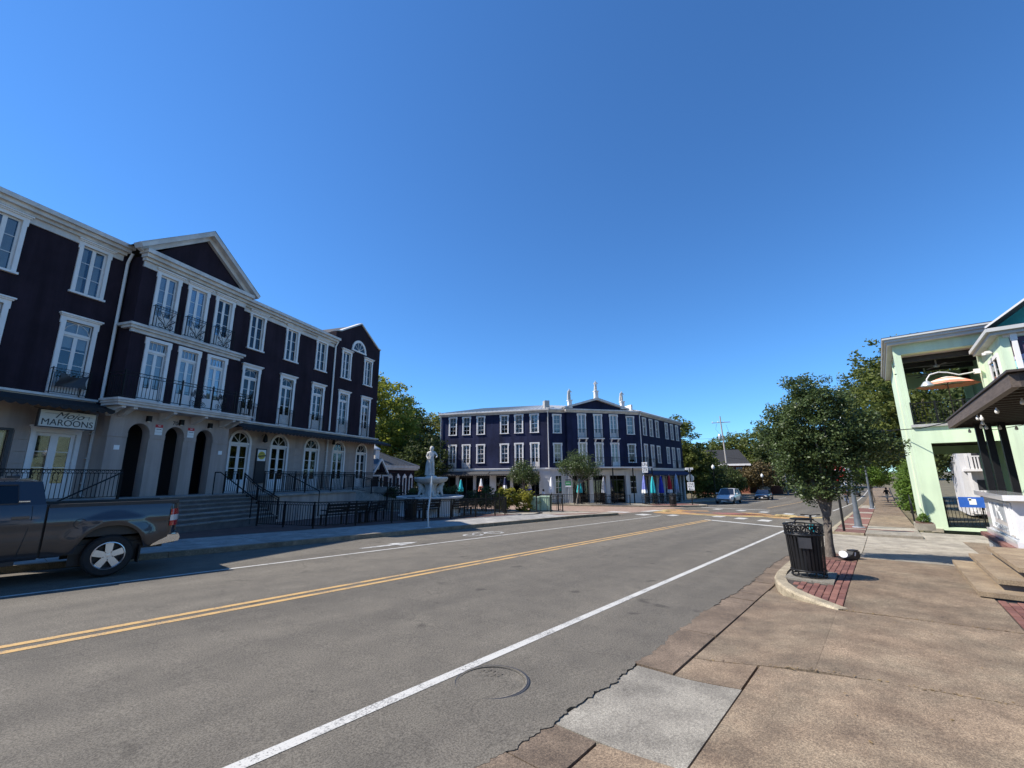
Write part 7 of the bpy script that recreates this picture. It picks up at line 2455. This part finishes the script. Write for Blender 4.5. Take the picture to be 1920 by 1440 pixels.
# lamp posts
def lamp_post(loc, label, h=4.2, grey=True, group='street lamps', globe=True):
    t = thing('street_lamp', label, 'lamp', loc, 0, group)
    mt = 'lamp_grey' if grey else 'black_paint'
    k = 1.0 if grey else .62
    MB().lathe([(.17 * k, 0), (.17 * k, .05), (.145 * k, .10), (.125 * k, .55), (.115 * k, .62), (.12 * k, .70), (.10 * k, .76), (.085 * k, 1.4), (.055 * k, h)], 16).build('shaft', mt, t, smooth=40)
    MB().lathe([(.24 * k, 0), (.24 * k, .03), (.19 * k, .045)], 16).build('base_plate', 'galvanised' if grey else mt, t)
    MB().lathe([(.06, 0), (.12, .06), (.10, .10)], 14, (0, 0, h)).build('collar', mt, t)
    if globe:
        MB().lathe([(.08, .08), (.17, .18), (.21, .34), (.19, .48), (.11, .60), (.03, .66), (.012, .78)], 18, (0, 0, h)).build('globe', 'globe', t, smooth=60)
    return t
lamp_post((25.5, 1.06, gz(25.5) + .13), 'grey fluted lamp post on the near pavement behind the stop sign')
lamp_post((49.2, .92, gz(49.2) + .13), 'second grey lamp post farther along the near pavement')
lamp_post((64.5, 17.6, gz(64.5) + .12), 'black lamp post with white globe above the silver parked vehicle', 4.0, False)
lamp_post((83.5, 15.2, gz(83.5)), 'black lamp post with white globe before the rust-tinged tree', 3.1, False)
lamp_post((84.5, 11.0, gz(84.5)), 'black lamp post with white globe beside the second utility pole', 2.7, False)

# utility poles with wires
up1 = thing('utility_pole', 'tall wooden utility pole with crossarm and transformer above the brick house', 'pole', (85.5, 20.9, -1.75))
MB().tube([(0, 0, -.2), (.0, .1, 7), (-.3, .25, 14.2)], [.17, .15, .10], 8).build('shaft', 'pole_wood', up1, smooth=40)
q = MB().bar((-.9, 1.6, 13.0), (.5, -1.2, 13.1), .12)
q.build('crossarm', 'pole_wood', up1)
for s in (-.85, -.3, .25):
    pp_ = Vector((-.9, 1.6, 13.0)).lerp(Vector((.5, -1.2, 13.1)), .5 + s * .55)
    MB().lathe([(.05, 0), (.07, .05), (.05, .10), (.06, .15), (.02, .22)], 8, tuple(pp_ + Vector((0, 0, .06)))).build('insulator', 'sign_white', up1)
MB().lathe([(.26, 0), (.28, .05), (.28, .85), (.2, .95), (.05, 1.0)], 12, (-.25, .65, 10.0)).build('transformer', 'galvanised', up1, smooth=40)
MB().tube([(-.3, .6, 11.0), (-.7, 1.1, 11.8), (-.5, .9, 12.8)], .02, 4).build('jumper', 'iron', up1)
MB().tube([(-.2, -.2, 10.4), (.25, -.9, 11.2), (.2, -.5, 12.6)], .02, 4).build('jumper', 'iron', up1)
up2 = thing('utility_pole', 'leaning grey utility pole with a small transformer beside the far pavement', 'pole', (95.0, 13.4, -1.7))
MB().tube([(0, 0, -.2), (.0, .15, 4), (0, .5, 8.3)], [.17, .15, .12], 8).build('shaft', 'pole_wood', up2, smooth=40)
MB().lathe([(.22, 0), (.24, .05), (.24, .75), (.1, .85)], 12, (-.3, .75, 6.9)).build('transformer', 'galvanised', up2, smooth=40)
def wire(a, b, sag, label):
    a, b = Vector(a), Vector(b)
    P = [a.lerp(b, k / 12) - Vector((0, 0, sag * 4 * (k / 12) * (1 - k / 12))) for k in range(13)]
    o = MB().tube([p - a for p in P], .018, 4).build('power_line', 'iron', None, tuple(a))
    tag(o, label, 'cable')
wire((85.2, 21.1, 8.9), (95, 13.9, 6.3), .3, 'lower power line between the two utility poles')
wire((85.2, 21.2, 8.5), (66, 32, 8.2), .4, 'power line running from the tall pole behind the navy building')
wire((95, 13.9, 6.2), (100, -2, 6.8), .3, 'power line crossing the street behind the oak')
wire((95, 13.9, 5.4), (86, 21, 5.0), .5, 'thin lowest cable under the power lines')

# utility boxes and the short rail in front of them
for (x, y, w, h, lab, rz) in ((25.1, 17.95, .82, 1.0, 'pale green ribbed utility box in the sun behind the short rail', .4), (24.55, 18.35, .70, .95, 'shaded green utility box half hidden by the yellowing bush', .4)):
    b_ = thing('utility_box', lab, 'box', (x, y, gz(x) + .13), rz, 'utility boxes')
    MB().box(-w / 2, w / 2, -w * .42, w * .42, .06, h - .06).build('cabinet', 'box_green', b_)
    MB().box(-w / 2 - .03, w / 2 + .03, -w * .45, w * .45, h - .06, h).build('lid', 'box_green', b_)
    MB().box(-w / 2 - .06, w / 2 + .06, -w * .48, w * .48, 0, .06).build('plinth', 'concrete_walk', b_)
    for i in range(5):
        MB().box(-w * .4 + i * w * .2 - .012, -w * .4 + i * w * .2 + .012, -w * .42 - .015, -w * .42, .12, h - .1).build('rib', 'box_green', b_)
        MB().box(-w / 2 - .015, -w / 2, -w * .33 + i * w * .165 - .012, -w * .33 + i * w * .165 + .012, .12, h - .1).build('rib', 'box_green', b_)
railing(None, [W3_(23.6, 17.6), W3_(24.5, 17.1), W3_(25.4, 16.75), W3_(26.0, 17.5)], 1.1, gap=.5, rings=False, label='short black rail with tall posts guarding the utility boxes', pw=.06)
# curved edging iron on the corner pavement
o = MB().tube([(21.4, 18.6, 0), (22.4, 18.0, 0), (23.0, 17.2, 0), (22.7, 16.5, 0), (21.6, 16.3, 0), (20.4, 16.6, 0)], .03, 6).build('edging_hoop', 'iron', None, (0, 0, gz(22) + .16))
tag(o, 'curved black edging rail lying on the corner pavement by the plaza fence', 'edging')

# ------------------------------------------------------------------ cafe furniture before the navy building
def folded_umbrella(loc, label, mats, h=2.55, pole='wood_grey', low=1.05, table=True):
    t = thing('patio_umbrella', label, 'umbrella', loc, random.uniform(0, 3), 'folded patio umbrellas')
    MB().tube([(0, 0, 0), (0, 0, h - .1)], .025, 6).build('pole', pole, t)
    MB().lathe([(.22, 0), (.22, .06), (.05, .09)], 14).build('base', 'iron', t)
    zs = [h, h - .06, h - .3, h - .7, low + .35, low + .1, low]
    rs = [.015, .07, .11, .17, .22, .25, .24]
    n = len(mats)
    V = []
    m_ = MB()
    for i in range(len(zs) - 1):
        m_.lathe([(rs[i], zs[i]), (rs[i + 1], zs[i + 1])], 20, m=min(n - 1, i * n // (len(zs) - 1)), rmod=lambda a, z: 1 + .24 * math.cos(6 * a) * min(1, (h - z) * 1.3), cap=False)
    m_.build('canopy', mats, t, smooth=60, fix=False)
    MB().lathe([(.02, 0), (.035, .03), (.01, .09)], 8, (0, 0, h - .02)).build('finial', 'trim', t)
    return t
pz = lambda x: gz(x) + .12
for (x, y, mats, lab, h) in ((42.39, 18.2, ['periwinkle_cloth', 'periwinkle_cloth', 'white_cloth'], 'folded periwinkle umbrella with white hem, closest to the two-panel sign', 2.75), (44.51, 18.2, ['teal_cloth'], 'folded turquoise umbrella between the periwinkle and deep blue ones', 2.7),
                             (46.8, 18.2, ['blue_cloth'], 'folded deep blue umbrella in the row of five', 2.8), (49.27, 18.2, ['red_cloth', 'red_cloth', 'white_cloth'], 'folded red umbrella with white print in the row of five', 2.95), (51.43, 18.2, ['paleblue_cloth', 'paleblue_cloth', 'grey_cloth'], 'folded pale blue umbrella at the far end of the row of five', 3.1),
                             (39.9, 21.35, ['grey_cloth'], 'folded grey umbrella before the dark bay doors', 2.55), (37.9, 22.95, ['teal_cloth'], 'folded turquoise umbrella behind the leaning tree trunk', 2.35), (35.5, 24.65, ['white_cloth'], 'folded white umbrella before the white wall with the narrow window', 2.5),
                             (34.5, 26.6, ['red_cloth', 'white_cloth', 'blue_cloth'], 'folded red, white and blue umbrella under the small tree', 2.45), (33.2, 28.6, ['navy_cloth', 'white_cloth'], 'folded dark navy umbrella behind the yellowing bush', 2.4), (32.3, 31.0, ['white_cloth', 'coral_cloth'], 'folded white and coral umbrella under the grey awning', 2.3), (31.6, 33.2, ['teal_cloth'], 'folded turquoise umbrella at the far left under the grey awning', 2.2)):
    folded_umbrella((x, y, pz(x)), lab, mats, h)
def cafe_chair(loc, rz, label):
    t = thing('cafe_chair', label, 'chair', loc, rz, 'black metal cafe chairs')
    inst('seat', CH['seat'], t)
    inst('backrest', CH['back'], t)
    for sx in (-.2, .2):
        for sy in (-.2, .2):
            inst('leg', CH['leg'], t, (sx, sy, 0))
    return t
CH = dict(seat=MB().box(-.22, .22, -.22, .22, .44, .46).mesh('seat', 'iron'), back=MB().tube([(-.21, .21, .45), (-.21, .27, .80), (-.1, .29, .88), (.1, .29, .88), (.21, .27, .80), (.21, .21, .45)], .014, 5).bar((-.2, .25, .65), (.2, .25, .65), .02).bar((-.07, .22, .46), (-.07, .28, .87), .012).bar((.07, .22, .46), (.07, .28, .87), .012).mesh('backrest', 'iron'),
          leg=MB().box(-.012, .012, -.012, .012, 0, .45).mesh('leg', 'iron'))
def cafe_table(loc, label):
    t = thing('cafe_table', label, 'table', loc, 0, 'black cafe tables')
    MB().lathe([(.42, .71), (.43, .72), (.43, .735), (.42, .74)], 20).build('table_top', 'iron', t)
    MB().tube([(0, 0, .03), (0, 0, .72)], .03, 6).build('column', 'iron', t)
    MB().bar((-.28, 0, .02), (.28, 0, .02), .04).bar((0, -.28, .02), (0, .28, .02), .04).build('foot', 'iron', t)
    return t
where = ['beneath the periwinkle umbrella', 'beneath the turquoise umbrella of the row', 'beneath the deep blue umbrella', 'beneath the red umbrella', 'beneath the pale blue umbrella', 'beneath the grey umbrella', 'behind the leaning tree trunk', 'beside the white umbrella']
for i, (x, y) in enumerate(((42.1, 17.7), (44.3, 17.8), (46.5, 17.9), (48.9, 17.9), (51.1, 17.9), (39.6, 20.9), (37.7, 22.5), (35.6, 24.1))):
    cafe_table((x, y, pz(x)), 'round black cafe table ' + where[i])
    for k, (dx, dy, r) in enumerate(((-.62, .1, 1.6), (.62, -.1, -1.6), (.05, -.65, math.pi))[:3 if i in (0, 1, 5) else 2]):
        cafe_chair((x + dx, y + dy, pz(x)), r + J(.3), 'black metal cafe chair ' + where[i] + ('', ', right side', ', street side')[k] if k else 'black metal cafe chair ' + where[i] + ', left side')
railing(None, [(x, y, pz(x)) for x, y in ((34.0, 26.0), (34.8, 24.2), (36.0, 22.4), (37.6, 20.3), (39.4, 18.4))], .9, gap=.16, rings=False, label='low black railing round the cafe terrace of the navy building')

# ------------------------------------------------------------------ people
def person(label, P, loc, rz, mats, bands, default, s=1.0, hair=True):
    t = thing('person', label, 'person', loc, rz)
    me = dress(body(P, s), bands, mats, default)
    inst('body', me, t)
    if hair:
        h = P['head']
        MB().lathe([(.03, .125), (.085, .09), (.108, .02), (.10, -.05), (.07, -.08)], 14, (h[0] * s, h[1] * s + .012, h[2] * s + .02)).build('hair', 'hair_dark', t, smooth=60)
    return t
# cyclist seen from behind
bk_ = thing('bicycle', 'bicycle ridden away from us along the white edge line', 'bicycle', (61.9, 3.25, gz(61.9)), 0)
for x_ in (-.52, .52):
    q = MB().ring((x_, 0, .34), .32, .022, 'y', 24, 6)
    q.build('wheel', 'rubber', bk_)
MB().tube([(-.52, 0, .34), (-.05, 0, .30), (.38, 0, .82), (-.16, 0, .80), (-.05, 0, .30)], .018, 6).tube([(-.52, 0, .34), (-.16, 0, .80)], .014, 6).build('frame', 'charcoal', bk_)
MB().tube([(.36, 0, .80), (.52, 0, .34)], .018, 6).build('fork', 'charcoal', bk_)
MB().tube([(.38, 0, .82), (.40, 0, 1.0), (.42, -.28, 1.02)], .014, 6).tube([(.40, 0, 1.0), (.42, .28, 1.02)], .014, 6).build('handlebar', 'charcoal', bk_)
MB().box(-.30, -.06, -.07, .07, .88, .93).build('saddle', 'black_plastic', bk_)
RIDE = dict(pelvis=(-.15, 0, 1.02), waist=(-.10, 0, 1.16), chest=(.04, 0, 1.38), neck=(.12, 0, 1.54), jaw=(.17, 0, 1.59), head=(.17, 0, 1.67), crown=(.16, 0, 1.74), shl=(.06, .19, 1.44), ell=(.20, .30, 1.22), wrl=(.38, .28, 1.06), hdl=(.43, .27, 1.04),
            shr=(.06, -.19, 1.44), elr=(.20, -.30, 1.22), wrr=(.38, -.28, 1.06), hdr=(.43, -.27, 1.04), hipl=(-.12, .10, .98), knl=(.25, .14, .80), anl=(.02, .13, .42), tol=(.14, .13, .36), hipr=(-.12, -.10, .98), knr=(.18, -.14, .60), anr=(-.06, -.13, .22), tor=(.06, -.13, .16))
person('person in a brown jacket and pale trousers riding a bicycle away from us', RIDE, (61.9, 3.25, gz(61.9)), 0, ['brown_cloth', 'jeans', 'skin', 'shirt_black'],
       [(2, lambda c: c.z > 1.56 or (c.x > .36 and c.z > .98)), (3, lambda c: c.z < .22 or (c.x > .03 and c.z < .42)), (1, lambda c: c.z < 1.05)], 0)
WALK = dict(STAND)
WALK.update(knl=(-.10, -.22, .50), anl=(-.10, -.30, .12), tol=(-.10, -.44, .08), knr=(.10, .05, .50), anr=(.10, .32, .16), tor=(.10, .24, .06), ell=(-.27, .14, 1.16), wrl=(-.24, .20, .95), hdl=(-.23, .18, .88), elr=(.27, -.10, 1.15), wrr=(.20, -.28, 1.08), hdr=(.18, -.34, 1.10))
person('person in a black top and light shorts striding along the near pavement', WALK, (70.5, -.3, gz(70.5) + .12), R_(115), ['shirt_black', 'cream_cloth', 'skin'],
       [(2, lambda c: c.z > 1.53 or c.z < .55 or abs(c.x) > .24), (1, lambda c: c.z < .98)], 0)
SIT = dict(pelvis=(0, 0, .55), waist=(0, .02, .70), chest=(0, .0, .92), neck=(0, -.02, 1.10), jaw=(0, -.05, 1.16), head=(0, -.04, 1.24), crown=(0, -.03, 1.31), shl=(-.19, 0, 1.0), ell=(-.26, -.10, .76), wrl=(-.18, -.32, .78), hdl=(-.15, -.38, .80),
           shr=(.19, 0, 1.0), elr=(.26, -.10, .76), wrr=(.18, -.32, .78), hdr=(.15, -.38, .80), hipl=(-.10, -.04, .53), knl=(-.13, -.42, .52), anl=(-.13, -.40, .10), tol=(-.13, -.54, .05), hipr=(.10, -.04, .53), knr=(.13, -.42, .52), anr=(.13, -.40, .10), tor=(.13, -.54, .05))
person('person in a white top seated at the cafe terrace behind the utility boxes', SIT, (34.9, 25.2, pz(34.9)), R_(60), ['white_cloth', 'navy_cloth', 'skin'], [(2, lambda c: c.z > 1.12 or (c.y < -.28 and c.z > .68)), (1, lambda c: c.z < .62)], 0)
cafe_chair((34.9, 25.2, pz(34.9)), R_(60), 'black metal cafe chair under the seated person in white')

# ------------------------------------------------------------------ small annex behind the fountain, brick house on the hill, houses across the road
an = thing('annex', 'small navy annex with seamed metal roof and cupola beside the dark purple building', 'building', (25.3, 36.3, gz(25)), R_(22.7))
MB().box(-7, 0, -2.5, 4, 0, 3.1).build('wall', 'purple_stucco', an)
MB().box(-7.1, .25, -2.75, 4.2, 3.1, 3.25).box(-7.1, .35, -2.85, 4.3, 3.25, 3.5).build('eaves', 'trim_aged', an)
MB().add([(-7.1, -2.9, 3.5), (.4, -2.9, 3.5), (-1.6, .7, 4.9), (-7.1, .7, 4.9), (.4, 4.3, 3.5), (-7.1, 4.3, 3.5)], [(0, 1, 2, 3), (1, 4, 2), (3, 2, 4, 5)]).build('roof', 'roof_seam_dark', an, fix=False)
m_ = MB()
for i in range(13):
    m_.bar((-6.9 + i * .5, -2.9, 3.54), (-6.9 + i * .5 if i < 10 else -1.6 - (12 - i) * .15, .7 if i < 10 else .65, 4.93), .04)
struct(m_.build('seams', 'roof_seam_dark', an), 'stuff')
cu_ = MB().box(-5.1, -4.5, -1.6, -1.0, 3.6, 4.8).build('cupola', 'trim', an)
MB().lathe([(.5, 0), (.45, .1), (.05, .35), (.03, .6)], 12, (-4.8, -1.3, 4.8)).build('cupola_cap', 'galvanised', cu_)
mb = MB()
casing(mb, .62, 1.5, .10, .05, 0, .03, 0)
N = 8
mb.prism([(-.34, 1.5), (.34, 1.5), (.0, 1.78)], 'y', -.06, .0)
proto('an', 'window', mb, sash(mb, -.21, .21, 0, 1.4, 2, 3, .04, .025))
PROTO['an'] = (PROTO['an'][0], mb.mesh('window', 'trim'), [(0, .7, .36, 1.3)], [])
for u in (-.7, -1.8, -2.9, -4.1, -5.5):
    place('an', an, u, 1.0, -2.51, 0, .5)
gl_ = MB().add([(-8.0, -3.4, 2.6), (-5.7, -3.4, 2.6), (-6.85, -3.4, 3.9), (-8.0, -2.5, 2.6), (-5.7, -2.5, 2.6), (-6.85, -2.5, 3.9)], [(0, 2, 5, 3), (1, 4, 5, 2)]).build('glass_canopy', 'clear_glass', an, fix=False)
MB().bar((-8.0, -3.4, 2.6), (-6.85, -3.4, 3.9), .12).bar((-5.7, -3.4, 2.6), (-6.85, -3.4, 3.9), .12).bar((-8.0, -3.4, 2.6), (-5.7, -3.4, 2.6), .12).build('canopy_frame', 'trim', an)

hs_ = thing('brick_house', 'brick house with grey shingle roof on the rise behind the dark trees', 'house', (93, 24.5, gz(93)), R_(12))
MB().box(-1, 9, -5.2, 5.2, 0, 5.6).build('wall', 'brick_wall', hs_)
MB().prism([(-5.9, 5.5), (5.9, 5.5), (4.0, 8.4), (-4.0, 8.4)], 'x', -1.6, 9.6).build('roof', 'roof_shingle', hs_)
MB().box(-1.7, -1.5, -5.8, 5.8, 5.35, 5.7).build('fascia', 'trim', hs_)
for y_ in (-3.8, -1.6, .8, 3.0):
    w_ = MB().box(-1.06, -1.0, y_ - .5, y_ + .5, 3.4, 5.0).build('window', 'trim', hs_)
    MB().box(-1.08, -1.06, y_ - .42, y_ + .42, 3.5, 4.9).build('pane', 'car_window', w_)
lw = thing('garden_wall', 'low brick wall with a white panel on the far side of the street', 'wall', (97, 17.5, gz(97)), 0)
MB().box(0, .4, -3, 3.5, 0, 1.5).build('wall', 'brick_wall', lw)
MB().box(-.06, 0, -1.0, .9, .5, 1.4).build('panel', 'sign_white', lw)

# houses across the road from the plaza: behind the camera, they show only in glass and paint
for i, (x0, x1, y1_, h, mt, lab) in enumerate(((-22, -9, -5.5, 7.5, 'sign_cream', 'cream two storey shop opposite the plaza, mirrored in the shop doors'), (-8.5, 2.0, -8.5, 6.2, 'stone_grey', 'grey shop opposite the plaza, mirrored in the truck paint'))):
    b_ = thing('shop_building', lab, 'building', ((x0 + x1) / 2, y1_, gz((x0 + x1) / 2)))
    L_ = x1 - x0
    m_ = MB()
    ops = []
    n = int(L_ / 2.4)
    for k in range(n):
        u = -L_ / 2 + (k + .5) * L_ / n
        ops += [(u - .5, u + .5, 3.9, 5.4), (u - .8, u + .8, .5, 2.6)]
    wall_open(m_, -L_ / 2, L_ / 2, -.3, h, [o_ for o_ in ops if o_[3] < h], .2)
    m_.xf(Matrix.Rotation(math.pi, 4, 'Z'))
    m_.build('front_wall', mt, b_, fix=False)
    MB().box(-L_ / 2, L_ / 2, -10, -.3, -.3, h - .1).build('mass', 'charcoal', b_)
    MB().box(-L_ / 2 - .2, L_ / 2 + .2, -.1, .35, h - .4, h).build('cornice', 'trim_aged', b_)
    for k in range(n):
        u = -L_ / 2 + (k + .5) * L_ / n
        w_ = MB().box(u - .8, u + .8, -.15, -.12, .5, 2.6).build('shop_window', 'car_window', b_)
